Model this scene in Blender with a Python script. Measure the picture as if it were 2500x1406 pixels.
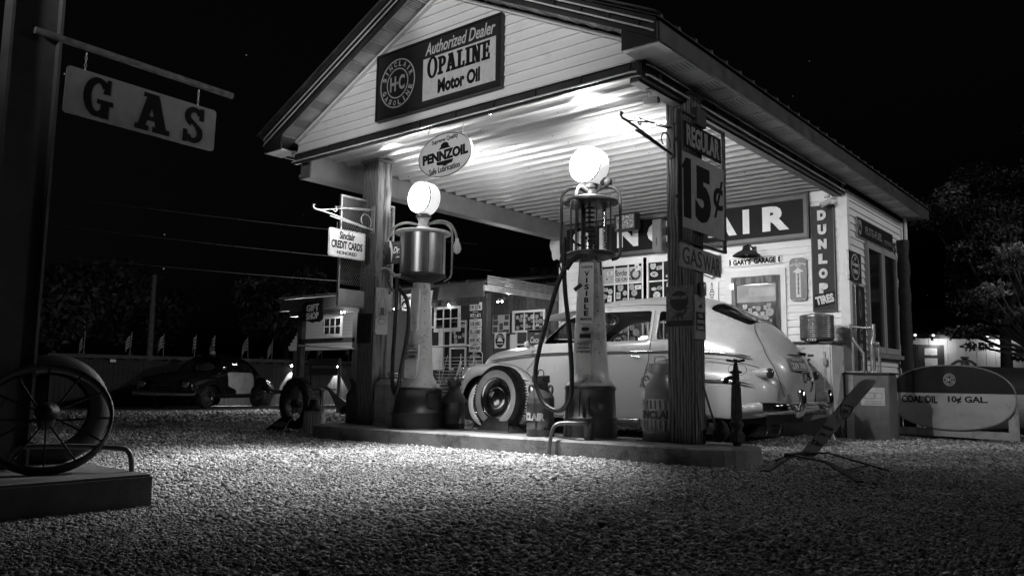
import bpy, bmesh, math, random
import numpy as np
from mathutils import Vector, Matrix
random.seed(7)
rng = np.random.default_rng(7)
PI = math.pi
R = math.radians
for _o in list(bpy.data.objects):
    bpy.data.objects.remove(_o)
scene = bpy.context.scene
C = scene.collection

# ------------------------------------------------------------------ camera
cam = bpy.data.cameras.new('camera')
cam_o = bpy.data.objects.new('camera', cam)
C.objects.link(cam_o)
cam.sensor_width = 36.0
cam.lens = 28.615
cam.clip_start = 0.05
cam.clip_end = 600
_yaw, _pit, _rol = R(39.4305), R(6.6151), R(0.7824)
_fw = Vector((-math.sin(_yaw) * math.cos(_pit), math.cos(_yaw) * math.cos(_pit), math.sin(_pit)))
_r = Vector((math.cos(_yaw), math.sin(_yaw), 0))
_u = _r.cross(_fw)
_r2 = _r * math.cos(_rol) + _u * math.sin(_rol)
_u2 = -_r * math.sin(_rol) + _u * math.cos(_rol)
_m = Matrix((_r2, _u2, -_fw)).transposed().to_4x4()
_m.translation = Vector((3.7187, -6.1378, 0.6405))
cam_o.matrix_world = _m
scene.camera = cam_o
scene.render.resolution_x = 1024
scene.render.resolution_y = 575

# ------------------------------------------------------------------ night sky
w = bpy.data.worlds.new('World')
scene.world = w
w.use_nodes = True
nt = w.node_tree
nt.nodes.clear()
sky = nt.nodes.new('ShaderNodeTexSky')
sky.sky_type = 'NISHITA'
sky.sun_disc = False
sky.sun_elevation = R(-4)
sky.sun_rotation = R(200)
bw = nt.nodes.new('ShaderNodeRGBToBW')
bg = nt.nodes.new('ShaderNodeBackground')
bg.inputs['Strength'].default_value = 0.05
tc = nt.nodes.new('ShaderNodeTexCoord')
vo = nt.nodes.new('ShaderNodeTexVoronoi')
vo.inputs['Scale'].default_value = 34
st = nt.nodes.new('ShaderNodeMapRange')
st.inputs['From Min'].default_value = 0.034
st.inputs['From Max'].default_value = 0.018
st.inputs['To Min'].default_value = 0
st.inputs['To Max'].default_value = 0.10
bg2 = nt.nodes.new('ShaderNodeBackground')
bg2.inputs['Strength'].default_value = 1.0
add = nt.nodes.new('ShaderNodeAddShader')
out = nt.nodes.new('ShaderNodeOutputWorld')
L = nt.links.new
L(sky.outputs[0], bw.inputs[0]); L(bw.outputs[0], bg.inputs['Color'])
L(tc.outputs['Generated'], vo.inputs['Vector']); L(vo.outputs['Distance'], st.inputs['Value'])
L(st.outputs[0], bg2.inputs['Color'])
L(bg.outputs[0], add.inputs[0]); L(bg2.outputs[0], add.inputs[1]); L(add.outputs[0], out.inputs['Surface'])

# ------------------------------------------------------------------ lamps of the place that stand out of frame
def lamp(name, kind, loc, energy, target=None, **kw):
    d = bpy.data.lights.new(name, kind)
    d.energy = energy
    for k, v in kw.items():
        setattr(d, k, v)
    o = bpy.data.objects.new(name, d)
    C.objects.link(o)
    o.location = loc
    if target is not None:
        o.rotation_euler = (Vector(target) - Vector(loc)).to_track_quat('-Z', 'Y').to_euler()
    return o
# a yard floodlight across the road, aimed at the gable, and the street lamp beyond the right side
lamp('yard_floodlight', 'SPOT', (2.7, -15.4, 4.4), 3200, (-1.75, -0.5, 4.0), spot_size=R(19.5), spot_blend=0.7, shadow_soft_size=0.8)
lamp('side_street_lamp', 'SPOT', (13.0, 9.0, 9.0), 1100, (1.2, 7.0, 2.6), spot_size=R(74), spot_blend=1.0, shadow_soft_size=0.12)
lamp('lot_lamp', 'SPOT', (14.0, -1.5, 7.0), 950, (2.4, 8.6, 2.2), spot_size=R(78), spot_blend=1.0, shadow_soft_size=0.12)

scene.view_settings.view_transform = 'Standard'
scene.view_settings.look = 'None'
scene.view_settings.gamma = 1.0
scene.view_settings.exposure = 0.6
scene.view_settings.use_curve_mapping = False

# ------------------------------------------------------------------ materials
_mats = {}
def mat(name, c, rough=0.6, metal=0.0, var=0.25, scale=5.0, bump=0.0, bscale=60.0, stretch=None, coat=0.0, spec=0.5, dirt=0.0, dscale=3.0):
    if name in _mats:
        return _mats[name]
    m = bpy.data.materials.new(name)
    m.use_nodes = True
    n = m.node_tree.nodes
    l = m.node_tree.links.new
    p = n['Principled BSDF']
    tcn = n.new('ShaderNodeTexCoord')
    mp = n.new('ShaderNodeMapping')
    if stretch:
        mp.inputs['Scale'].default_value = stretch
    l(tcn.outputs['Object'], mp.inputs['Vector'])
    no = n.new('ShaderNodeTexNoise')
    no.inputs['Scale'].default_value = scale
    no.inputs['Detail'].default_value = 7
    no.inputs['Roughness'].default_value = 0.65
    l(mp.outputs[0], no.inputs['Vector'])
    cr = n.new('ShaderNodeValToRGB')
    a, b = c * (1 - var), min(0.95, c * (1 + var))
    cr.color_ramp.elements[0].position = 0.3
    cr.color_ramp.elements[1].position = 0.7
    cr.color_ramp.elements[0].color = (a, a, a, 1)
    cr.color_ramp.elements[1].color = (b, b, b, 1)
    l(no.outputs['Fac'], cr.inputs[0])
    col = cr.outputs[0]
    if dirt > 0:
        n2 = n.new('ShaderNodeTexNoise')
        n2.inputs['Scale'].default_value = dscale
        n2.inputs['Detail'].default_value = 9
        n2.inputs['Roughness'].default_value = 0.75
        l(tcn.outputs['Object'], n2.inputs['Vector'])
        r2 = n.new('ShaderNodeValToRGB')
        r2.color_ramp.elements[0].position = 0.52
        r2.color_ramp.elements[1].position = 0.66
        r2.color_ramp.elements[0].color = (0, 0, 0, 1)
        r2.color_ramp.elements[1].color = (dirt, dirt, dirt, 1)
        l(n2.outputs['Fac'], r2.inputs[0])
        mx = n.new('ShaderNodeMix')
        mx.data_type = 'RGBA'
        mx.inputs[7].default_value = (0.03, 0.03, 0.03, 1)
        l(r2.outputs[0], mx.inputs[0]); l(col, mx.inputs[6])
        col = mx.outputs[2]
    l(col, p.inputs['Base Color'])
    rr = n.new('ShaderNodeMapRange')
    rr.inputs['To Min'].default_value = max(0.02, rough - 0.1)
    rr.inputs['To Max'].default_value = min(1, rough + 0.12)
    l(no.outputs['Fac'], rr.inputs['Value'])
    l(rr.outputs[0], p.inputs['Roughness'])
    p.inputs['Metallic'].default_value = metal
    p.inputs['Specular IOR Level'].default_value = spec
    if coat:
        p.inputs['Coat Weight'].default_value = coat
        p.inputs['Coat Roughness'].default_value = 0.08
    if bump > 0:
        nb = n.new('ShaderNodeTexNoise')
        nb.inputs['Scale'].default_value = bscale
        nb.inputs['Detail'].default_value = 6
        l(mp.outputs[0], nb.inputs['Vector'])
        bn = n.new('ShaderNodeBump')
        bn.inputs['Strength'].default_value = bump
        bn.inputs['Distance'].default_value = 0.01
        l(nb.outputs['Fac'], bn.inputs['Height'])
        l(bn.outputs[0], p.inputs['Normal'])
    _mats[name] = m
    return m

def wood(name, c0, c1, grain=(26, 26, 1.4), rough=0.75, bump=0.5, knots=True):
    if name in _mats:
        return _mats[name]
    m = bpy.data.materials.new(name)
    m.use_nodes = True
    n = m.node_tree.nodes
    l = m.node_tree.links.new
    p = n['Principled BSDF']
    t = n.new('ShaderNodeTexCoord')
    g = n.new('ShaderNodeMapping')
    g.inputs['Scale'].default_value = (1.0, 1.0, 0.13)
    l(t.outputs['Object'], g.inputs['Vector'])
    wv = n.new('ShaderNodeTexWave')
    wv.wave_type = 'RINGS'
    wv.rings_direction = 'Z'
    wv.inputs['Scale'].default_value = 13
    wv.inputs['Distortion'].default_value = 6.0
    wv.inputs['Detail'].default_value = 3
    wv.inputs['Detail Scale'].default_value = 1.6
    l(g.outputs[0], wv.inputs['Vector'])
    mp = n.new('ShaderNodeMapping')
    mp.inputs['Scale'].default_value = grain
    l(t.outputs['Object'], mp.inputs['Vector'])
    no = n.new('ShaderNodeTexNoise')
    no.inputs['Scale'].default_value = 3.0
    no.inputs['Detail'].default_value = 8
    l(mp.outputs[0], no.inputs['Vector'])
    mix = n.new('ShaderNodeMath')
    mix.operation = 'MULTIPLY_ADD'
    mix.inputs[1].default_value = 0.45
    l(wv.outputs['Fac'], mix.inputs[0])
    ml = n.new('ShaderNodeMath')
    ml.operation = 'MULTIPLY'
    ml.inputs[1].default_value = 0.62
    l(no.outputs['Fac'], ml.inputs[0])
    l(ml.outputs[0], mix.inputs[2])
    cr = n.new('ShaderNodeValToRGB')
    cr.color_ramp.elements[0].position = 0.22
    cr.color_ramp.elements[1].position = 0.78
    cr.color_ramp.elements[0].color = (c0, c0, c0, 1)
    cr.color_ramp.elements[1].color = (c1, c1, c1, 1)
    l(mix.outputs[0], cr.inputs[0])
    l(cr.outputs[0], p.inputs['Base Color'])
    p.inputs['Roughness'].default_value = rough
    p.inputs['Specular IOR Level'].default_value = 0.3
    bn = n.new('ShaderNodeBump')
    bn.inputs['Strength'].default_value = bump
    bn.inputs['Distance'].default_value = 0.006
    l(mix.outputs[0], bn.inputs['Height'])
    l(bn.outputs[0], p.inputs['Normal'])
    _mats[name] = m
    return m

def emis(name, s, c=1.0):
    if name in _mats:
        return _mats[name]
    m = bpy.data.materials.new(name)
    m.use_nodes = True
    n = m.node_tree.nodes
    p = n['Principled BSDF']
    p.inputs['Base Color'].default_value = (0.8, 0.8, 0.8, 1)
    p.inputs['Emission Color'].default_value = (c, c, c, 1)
    p.inputs['Emission Strength'].default_value = s
    _mats[name] = m
    return m

def glass(name, tint=0.7, refl=0.06, rough=0.0):
    if name in _mats:
        return _mats[name]
    m = bpy.data.materials.new(name)
    m.use_nodes = True
    n = m.node_tree.nodes
    l = m.node_tree.links.new
    n.clear()
    tr = n.new('ShaderNodeBsdfTransparent')
    tr.inputs[0].default_value = (tint, tint, tint, 1)
    gl = n.new('ShaderNodeBsdfGlossy')
    gl.inputs['Roughness'].default_value = rough
    lw = n.new('ShaderNodeLayerWeight')
    lw.inputs['Blend'].default_value = 0.25
    mr = n.new('ShaderNodeMapRange')
    mr.inputs['To Min'].default_value = refl
    mr.inputs['To Max'].default_value = 0.75
    mx = n.new('ShaderNodeMixShader')
    o = n.new('ShaderNodeOutputMaterial')
    l(lw.outputs['Fresnel'], mr.inputs['Value'])
    l(mr.outputs[0], mx.inputs[0]); l(tr.outputs[0], mx.inputs[1]); l(gl.outputs[0], mx.inputs[2]); l(mx.outputs[0], o.inputs[0])
    _mats[name] = m
    return m

def gravel_mat(name, base):
    m = bpy.data.materials.new(name)
    m.use_nodes = True
    n = m.node_tree.nodes
    l = m.node_tree.links.new
    p = n['Principled BSDF']
    t = n.new('ShaderNodeTexCoord')
    v = n.new('ShaderNodeTexVoronoi')
    v.inputs['Scale'].default_value = 42
    v.inputs['Randomness'].default_value = 1.0
    l(t.outputs['Object'], v.inputs['Vector'])
    wn = n.new('ShaderNodeRGBToBW')
    l(v.outputs['Color'], wn.inputs[0])
    no = n.new('ShaderNodeTexNoise')
    no.inputs['Scale'].default_value = 1.3
    no.inputs['Detail'].default_value = 4
    l(t.outputs['Object'], no.inputs['Vector'])
    ad = n.new('ShaderNodeMath'); ad.operation = 'MULTIPLY_ADD'; ad.inputs[1].default_value = 0.6
    l(no.outputs['Fac'], ad.inputs[0]); l(wn.outputs[0], ad.inputs[2])
    cr = n.new('ShaderNodeValToRGB')
    cr.color_ramp.elements[0].position = 0.4
    cr.color_ramp.elements[1].position = 1.2
    cr.color_ramp.elements[0].color = (base * 0.45,) * 3 + (1,)
    cr.color_ramp.elements[1].color = (base * 1.5,) * 3 + (1,)
    l(ad.outputs[0], cr.inputs[0]); l(cr.outputs[0], p.inputs['Base Color'])
    p.inputs['Roughness'].default_value = 0.85
    p.inputs['Specular IOR Level'].default_value = 0.3
    bn = n.new('ShaderNodeBump'); bn.inputs['Strength'].default_value = 1.0; bn.inputs['Distance'].default_value = 0.03
    iv = n.new('ShaderNodeMath'); iv.operation = 'SUBTRACT'; iv.inputs[0].default_value = 1.0
    l(v.outputs['Distance'], iv.inputs[1]); l(iv.outputs[0], bn.inputs['Height']); l(bn.outputs[0], p.inputs['Normal'])
    return m

# common palette (greys: the photograph is black and white)
WHITE = mat('white_painted_board', 0.72, 0.55, var=0.07, scale=3, dirt=0.14, dscale=5)
SIDING = mat('white_vinyl_siding', 0.78, 0.5, var=0.06, scale=2.2, dirt=0.10, dscale=3.5, stretch=(0.6, 0.6, 3))
SOFFIT = mat('soffit_vinyl', 0.55, 0.5, var=0.08, scale=4)
DKTRIM = mat('dark_painted_metal', 0.035, 0.42, var=0.3, scale=4)
ROOFM = mat('ribbed_roof_metal', 0.10, 0.42, metal=0.3, var=0.25, scale=3)
CEILM = mat('ceiling_metal', 0.40, 0.34, metal=0.2, var=0.06, scale=3, dirt=0.08, dscale=8)
BEAMM = mat('painted_beam', 0.17, 0.5, var=0.2, scale=4)
TUBE = mat('unlit_neon_glass', 0.6, 0.12, var=0.05)
POSTW = wood('rough_post_timber', 0.014, 0.21)
OLDW = wood('old_grey_boards', 0.02, 0.11, bump=0.6)
BLACK = mat('black_paint', 0.012, 0.45, var=0.3)
INK = mat('black_lettering', 0.010, 0.6, var=0.2, spec=0.12)
ARMG = mat('pump_arm_grey', 0.16, 0.35, var=0.15)
WLET = mat('white_lettering', 0.75, 0.5, var=0.08, dirt=0.1, dscale=14)
ENAMW = mat('white_enamel', 0.74, 0.28, var=0.06, scale=4, dirt=0.12, dscale=9)
ENAMD = mat('dark_enamel', 0.035, 0.3, var=0.25, scale=4)
ENAMG = mat('grey_enamel', 0.22, 0.35, var=0.2, scale=5, dirt=0.3, dscale=6)
CHROME = mat('chrome', 0.75, 0.08, metal=1.0, var=0.05)
STEEL = mat('bare_steel', 0.45, 0.32, metal=0.9, var=0.3, scale=9, dirt=0.4, dscale=8)
GALV = mat('galvanised_metal', 0.55, 0.34, metal=0.75, var=0.25, scale=14, dirt=0.3, dscale=6)
RUST = mat('rusty_iron', 0.06, 0.75, metal=0.2, var=0.5, scale=16, bump=0.5, bscale=50)
IRON = mat('dark_iron', 0.035, 0.5, metal=0.4, var=0.4, scale=12, bump=0.25, bscale=60)
RUBBER = mat('tyre_rubber', 0.022, 0.62, var=0.3, scale=10, bump=0.2, bscale=80)
WWALL = mat('whitewall', 0.68, 0.55, var=0.08, scale=8, dirt=0.15, dscale=10)
CONC = mat('concrete', 0.30, 0.85, var=0.28, scale=5, bump=0.35, bscale=45, dirt=0.6, dscale=3.2)
PAINT = mat('cream_car_paint', 0.37, 0.28, var=0.04, scale=1.5, coat=0.25, bump=0.04, bscale=400)
GLASS = glass('window_glass', 0.55, 0.05)
CLEAR = glass('clear_glass', 0.88, 0.05)
DGLASS = glass('dark_window_glass', 0.10, 0.05)
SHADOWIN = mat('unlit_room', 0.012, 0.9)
# ------------------------------------------------------------------ mesh helpers
class MB:
    def __init__(s):
        s.v = []; s.f = []; s.sm = []
    def add(s, vs, fs, M=None, smooth=False):
        k = len(s.v)
        if M is not None:
            vs = [tuple(M @ Vector(p)) for p in vs]
        s.v += [tuple(p) for p in vs]
        s.f += [tuple(i + k for i in f) for f in fs]
        s.sm += [smooth] * len(fs)
        return s
    def box(s, x0, x1, y0, y1, z0, z1, M=None):
        vs = [(x0, y0, z0), (x1, y0, z0), (x1, y1, z0), (x0, y1, z0), (x0, y0, z1), (x1, y0, z1), (x1, y1, z1), (x0, y1, z1)]
        return s.add(vs, [(0, 3, 2, 1), (4, 5, 6, 7), (0, 1, 5, 4), (1, 2, 6, 5), (2, 3, 7, 6), (3, 0, 4, 7)], M)
    def bevbox(s, x0, x1, y0, y1, z0, z1, b=0.01, M=None):
        bm = bmesh.new()
        bmesh.ops.create_cube(bm, size=1)
        for vv in bm.verts:
            vv.co = ((x0 + x1) / 2 + vv.co.x * (x1 - x0), (y0 + y1) / 2 + vv.co.y * (y1 - y0), (z0 + z1) / 2 + vv.co.z * (z1 - z0))
        bmesh.ops.bevel(bm, geom=list(bm.edges), offset=b, segments=2, affect='EDGES')
        bm.verts.ensure_lookup_table()
        for i, vv in enumerate(bm.verts):
            vv.index = i
        s.add([tuple(q.co) for q in bm.verts], [[q.index for q in f.verts] for f in bm.faces], M)
        bm.free()
        return s
    def bar(s, a, b, wx, wy, up=(0, 0, 1)):
        a, b = Vector(a), Vector(b)
        d = (b - a).normalized()
        u = Vector(up)
        if abs(d.dot(u)) > 0.98:
            u = Vector((1, 0, 0))
        x = d.cross(u).normalized(); y = x.cross(d)
        vs = []
        for p in (a, b):
            for (i, j) in ((-1, -1), (1, -1), (1, 1), (-1, 1)):
                vs.append(p + x * (i * wx / 2) + y * (j * wy / 2))
        return s.add(vs, [(3, 2, 1, 0), (4, 5, 6, 7), (0, 1, 5, 4), (1, 2, 6, 5), (2, 3, 7, 6), (3, 0, 4, 7)])
    def tube(s, pts, r, seg=8, closed=False, M=None):
        P = [Vector(p) for p in pts]
        n = len(P)
        rs = r if isinstance(r, (list, tuple)) else [r] * n
        T = []
        for i in range(n):
            a = P[i - 1] if (i > 0 or closed) else P[i]
            b = P[(i + 1) % n] if (i < n - 1 or closed) else P[i]
            T.append((b - a).normalized())
        ref = Vector((0, 0, 1)) if abs(T[0].z) < 0.9 else Vector((1, 0, 0))
        x = T[0].cross(ref).normalized()
        vs = []
        for i in range(n):
            x = (x - T[i] * x.dot(T[i])).normalized()
            y = T[i].cross(x)
            for k in range(seg):
                a = 2 * PI * k / seg
                vs.append(P[i] + (x * math.cos(a) + y * math.sin(a)) * rs[i])
        fs = []
        for i in range(n if closed else n - 1):
            j = (i + 1) % n
            for k in range(seg):
                k2 = (k + 1) % seg
                fs.append((i * seg + k, i * seg + k2, j * seg + k2, j * seg + k))
        s.add(vs, fs, M, True)
        if not closed:
            s.add(vs[:seg], [tuple(range(seg))[::-1]], M)
            s.add(vs[-seg:], [tuple(range(seg))], M)
        return s
    def lathe(s, prof, M=None, seg=28, smooth=True, a0=0, a1=2 * PI):
        full = abs(a1 - a0 - 2 * PI) < 1e-6
        ns = seg if full else seg + 1
        vs = []; fs = []
        for (r, z) in prof:
            for k in range(ns):
                a = a0 + (a1 - a0) * k / seg
                vs.append((r * math.cos(a), r * math.sin(a), z))
        for i in range(len(prof) - 1):
            for k in range(seg):
                k2 = (k + 1) % ns
                fs.append((i * ns + k, i * ns + k2, (i + 1) * ns + k2, (i + 1) * ns + k))
        s.add(vs, fs, M, smooth)
        return s
    def prism(s, pts, y0, y1, M=None):
        # polygon in local x,z extruded along local y
        n = len(pts)
        area = sum(pts[i][0] * pts[(i + 1) % n][1] - pts[(i + 1) % n][0] * pts[i][1] for i in range(n))
        if area < 0:
            pts = pts[::-1]
        vs = [(x, y0, z) for x, z in pts] + [(x, y1, z) for x, z in pts]
        fs = [tuple(range(n)), tuple(range(n, 2 * n))[::-1]]
        for i in range(n):
            j = (i + 1) % n
            fs.append((j, i, n + i, n + j))
        return s.add(vs, fs, M)
    def slab(s, pts, z0, z1, M=None):
        n = len(pts)
        area = sum(pts[i][0] * pts[(i + 1) % n][1] - pts[(i + 1) % n][0] * pts[i][1] for i in range(n))
        if area < 0:
            pts = pts[::-1]
        vs = [(x, y, z0) for x, y in pts] + [(x, y, z1) for x, y in pts]
        fs = [tuple(range(n))[::-1], tuple(range(n, 2 * n))]
        for i in range(n):
            j = (i + 1) % n
            fs.append((i, j, n + j, n + i))
        return s.add(vs, fs, M)
    def mesh(s, name, m):
        me = bpy.data.meshes.new(name)
        me.from_pydata(s.v, [], s.f)
        if any(s.sm):
            me.polygons.foreach_set('use_smooth', s.sm)
        ms = m if isinstance(m, (list, tuple)) else [m]
        for q in ms:
            me.materials.append(q)
        me.update()
        return me
    def build(s, name, m, parent=None, loc=None, rot=None):
        o = bpy.data.objects.new(name, s.mesh(name, m))
        C.objects.link(o)
        if parent is not None:
            o.parent = parent
        if loc is not None:
            o.location = loc
        if rot is not None:
            o.rotation_euler = rot
        return o

def T(x, y, z, rz=0, rx=0, ry=0):
    return Matrix.Translation((x, y, z)) @ Matrix.Rotation(rz, 4, 'Z') @ Matrix.Rotation(ry, 4, 'Y') @ Matrix.Rotation(rx, 4, 'X')
RX90 = Matrix.Rotation(PI / 2, 4, 'X')     # local z axis -> -y
RY90 = Matrix.Rotation(PI / 2, 4, 'Y')     # local z axis -> +x

def tag(o, label=None, cat=None, group=None, kind=None):
    if label: o['label'] = label
    if cat: o['category'] = cat
    if group: o['group'] = group
    if kind: o['kind'] = kind
    return o
def thing(name, label, cat, loc=(0, 0, 0), rz=0, group=None, rot=None):
    o = bpy.data.objects.new(name, None)
    o.empty_display_size = 0.1
    C.objects.link(o)
    o.location = loc
    o.rotation_euler = rot if rot else (0, 0, rz)
    return tag(o, label, cat, group)
def copy_tree(o, parent=None):
    c = o.copy()
    C.objects.link(c)
    if parent is not None:
        c.parent = parent
    for ch in list(o.children):
        copy_tree(ch, c)
    return c
def share(o, loc, rot=None, parent=None, name=None):
    c = o.copy()
    C.objects.link(c)
    c.location = loc
    if rot is not None: c.rotation_euler = rot
    if parent is not None: c.parent = parent
    return c

def rrect(w, h, r, n=5, cx=0, cz=0):
    pts = []
    for (sx, sz, a) in ((1, 1, 0), (-1, 1, 90), (-1, -1, 180), (1, -1, 270)):
        for i in range(n + 1):
            t = R(a + 90 * i / n)
            pts.append((cx + sx * (w / 2 - r) + r * math.cos(t), cz + sz * (h / 2 - r) + r * math.sin(t)))
    return pts
def oval(w, h, n=40, cx=0, cz=0):
    return [(cx + w / 2 * math.cos(2 * PI * i / n), cz + h / 2 * math.sin(2 * PI * i / n)) for i in range(n)]
def disc(mb, x, y, z, r, d=0.002, n=20):
    mb.prism(oval(2 * r, 2 * r, n, x, z), y - d, y)
def ring(mb, x, y, z, rx, rz, t, d=0.003, n=40):
    a = oval(2 * rx, 2 * rz, n, x, z); b = oval(2 * (rx - t), 2 * (rz - t), n, x, z)
    for i in range(n):
        j = (i + 1) % n
        mb.add([(a[i][0], y, a[i][1]), (a[j][0], y, a[j][1]), (b[j][0], y, b[j][1]), (b[i][0], y, b[i][1]),
                (a[i][0], y - d, a[i][1]), (a[j][0], y - d, a[j][1]), (b[j][0], y - d, b[j][1]), (b[i][0], y - d, b[i][1])],
               [(4, 5, 6, 7)[::-1], (0, 1, 5, 4), (2, 3, 7, 6)])
def frame(mb, w, h, t, y0, y1, cx=0, cz=0):
    mb.box(cx - w / 2, cx + w / 2, y0, y1, cz + h / 2 - t, cz + h / 2)
    mb.box(cx - w / 2, cx + w / 2, y0, y1, cz - h / 2, cz - h / 2 + t)
    mb.box(cx - w / 2, cx - w / 2 + t, y0, y1, cz - h / 2 + t, cz + h / 2 - t)
    mb.box(cx + w / 2 - t, cx + w / 2, y0, y1, cz - h / 2 + t, cz + h / 2 - t)

# ------------------------------------------------------------------ lettering
_tcache = {}
def text_geo(s, bold=0.0, shear=0.0, depth=True):
    key = (s, bold, shear)
    if key in _tcache:
        return _tcache[key]
    cu = bpy.data.curves.new('tmp', 'FONT')
    cu.body = s
    cu.size = 1.0
    cu.offset = bold
    cu.shear = shear
    cu.extrude = 0.02
    cu.resolution_u = 3
    cu.align_x = 'LEFT'
    ob = bpy.data.objects.new('tmp', cu)
    me = bpy.data.meshes.new_from_object(ob)
    v = np.zeros(len(me.vertices) * 3)
    me.vertices.foreach_get('co', v)
    v = v.reshape(-1, 3)
    fs = [tuple(p.vertices) for p in me.polygons]
    bpy.data.objects.remove(ob)
    bpy.data.curves.remove(cu)
    bpy.data.meshes.remove(me)
    lo, hi = v.min(0), v.max(0)
    _tcache[key] = (v, fs, lo, hi)
    return _tcache[key]
def put_text(mb, s, w, h, x, z, y=0.0, d=0.003, bold=0.02, shear=0.0, rot=0.0, cyl=None):
    """flat lettering facing local -y, its box w by h centred on x,z; y is the face it stands on"""
    v, fs, lo, hi = text_geo(s, bold, shear)
    u = (v - (lo + hi) / 2) / np.maximum(hi - lo, 1e-6)
    px = u[:, 0] * w; pz = u[:, 1] * h; py = -(u[:, 2] + 0.5) * d
    if rot:
        c, sn = math.cos(rot), math.sin(rot)
        px, pz = px * c - pz * sn, px * sn + pz * c
    px = px + x; pz = pz + z
    if cyl:
        a = px / cyl
        rr = cyl - py
        px, py = rr * np.sin(a), -rr * np.cos(a)
    else:
        py = py + y
    mb.add(np.stack([px, py, pz], 1).tolist(), fs)
def arc_text(mb, s, rad, mid, span, h, x, z, y=0.0, d=0.003, bold=0.03, inside=False, wch=None, sx=1.0):
    """letters on a circle about x,z; mid angle in degrees, letters upright at the top, or reading along the bottom"""
    n = len(s)
    for i, ch in enumerate(s):
        if ch == ' ':
            continue
        t = (i / (n - 1) - 0.5) if n > 1 else 0
        if inside:
            a = R(mid + span * t); rot = a + PI / 2
        else:
            a = R(mid - span * t); rot = a - PI / 2
        cw = (wch or 0.7) * h * (0.35 if ch in "I.'" else 1.0)
        put_text(mb, ch, cw, h, x + sx * rad * math.cos(a), z + rad * math.sin(a), y, d, bold, 0, rot * (1 if sx == 1 else 0.8))

def _R(x0, z0, x1, z1): return [(x0, z0), (x1, z0), (x1, z1), (x0, z1)]
def _A(cx, cz, rx, rz, tx, tz, a0, a1, n=12):
    out = []
    for i in range(n):
        a, b = R(a0 + (a1 - a0) * i / n), R(a0 + (a1 - a0) * (i + 1) / n)
        out.append([(cx + rx * math.cos(a), cz + rz * math.sin(a)), (cx + rx * math.cos(b), cz + rz * math.sin(b)),
                    (cx + (rx - tx) * math.cos(b), cz + (rz - tz) * math.sin(b)), (cx + (rx - tx) * math.cos(a), cz + (rz - tz) * math.sin(a))])
    return out
def slab_glyph(ch):
    """heavy slab-serif capitals in a unit-high cell; returns polygons and width"""
    s = 0.14
    if ch == 'G':
        return _A(.36, .5, .36, .5, .2, s, 38, 310, 22) + [_R(.46, .0, .68, .44), _R(.36, .34, .78, .46), [(.5, .62), (.68, .62), (.68, 1.0), (.6, 1.0)]], .78
    if ch == 'A':
        return [[(.06, .1), (.24, .1), (.46, 1), (.26, 1)], [(.5, .1), (.76, .1), (.52, 1), (.28, 1)], _R(.2, .28, .58, .4), _R(0, 0, .32, s), _R(.42, 0, .84, s), _R(.16, .88, .5, 1)], .84
    if ch == 'S':
        return _A(.33, .72, .31, .28, .19, s, 20, 250, 14) + [[(.1, .62), (.3, .5), (.58, .38), (.42, .56), (.2, .7)], [(.06, .66), (.26, .62), (.6, .42), (.6, .3), (.4, .42)]] + _A(.33, .28, .31, .28, .19, s, -160, 70, 14) + [_R(.5, .66, .64, 1), _R(.0, 0, .14, .34)], .66
    if ch == 'O':
        return _A(.36, .5, .36, .5, .17, .1, 0, 360, 28), .72
    if ch == 'P':
        return [_R(.1, 0, .3, 1), _R(0, 0, .42, s), _R(0, .88, .4, 1)] + _A(.34, .7, .34, .3, .2, s, -90, 90, 12), .68
    if ch == 'L':
        return [_R(.1, 0, .3, 1), _R(0, 0, .62, s), _R(0, .88, .42, 1), _R(.5, 0, .62, .34)], .64
    if ch == 'I':
        return [_R(.1, 0, .32, 1), _R(0, 0, .42, s), _R(0, .88, .42, 1)], .42
    if ch == 'N':
        return [_R(.1, 0, .24, 1), _R(.56, 0, .7, 1), [(.1, 1), (.34, 1), (.7, 0), (.46, 0)], _R(0, 0, .34, s), _R(0, .88, .3, 1), _R(.48, .88, .8, 1)], .8
    if ch == 'E':
        return [_R(.1, 0, .3, 1), _R(0, 0, .62, s), _R(0, .88, .6, 1), _R(.3, .44, .5, .56), _R(.5, 0, .62, .32), _R(.48, .7, .6, 1), _R(.42, .36, .52, .64)], .64
    return [], .4
def slab_text(mb, s, w, h, x, z, y=0.0, d=0.003, gap=0.1, first=1.0):
    gl = [slab_glyph(c) for c in s]
    tot = sum(g[1] for g in gl) + gap * (len(s) - 1) + (first - 1) * gl[0][1]
    k = w / tot
    cx = x - w / 2
    q = 0
    for i, (polys, gw) in enumerate(gl):
        f = first if i == 0 else 1.0
        for P in polys:
            q += 1
            mb.prism([(cx + px * k * f, z - h / 2 + pz * h * f - (f - 1) * h * 0.35) for px, pz in P], y - d - 0.00006 * (q % 9), y)
        cx += (gw * f + gap) * k
def L_(parent, m, fn, name='lettering'):
    mb = MB()
    fn(mb)
    return mb.build(name, m, parent)
# ------------------------------------------------------------------ ground
def gz(x):
    if x > -7: return 0.0
    if x < -22: return -0.3
    return -0.3 * (-7 - x) / 15.0
GR = gravel_mat('gravel_bed', 0.24)
def build_ground():
    xs = [-260, -60, -22, -18, -14.5, -11, -7, -3, 1, 5, 20, 260]
    ys = [-200, -20, -8, -4, 0, 4, 8, 14, 24, 60, 260]
    mb = MB()
    vs = [(x, y, gz(x)) for y in ys for x in xs]
    n = len(xs)
    mb.add(vs, [(j * n + i, j * n + i + 1, (j + 1) * n + i + 1, (j + 1) * n + i) for j in range(len(ys) - 1) for i in range(n - 1)])
    tag(mb.build('gravel_ground', GR), kind='structure')
build_ground()

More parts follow.
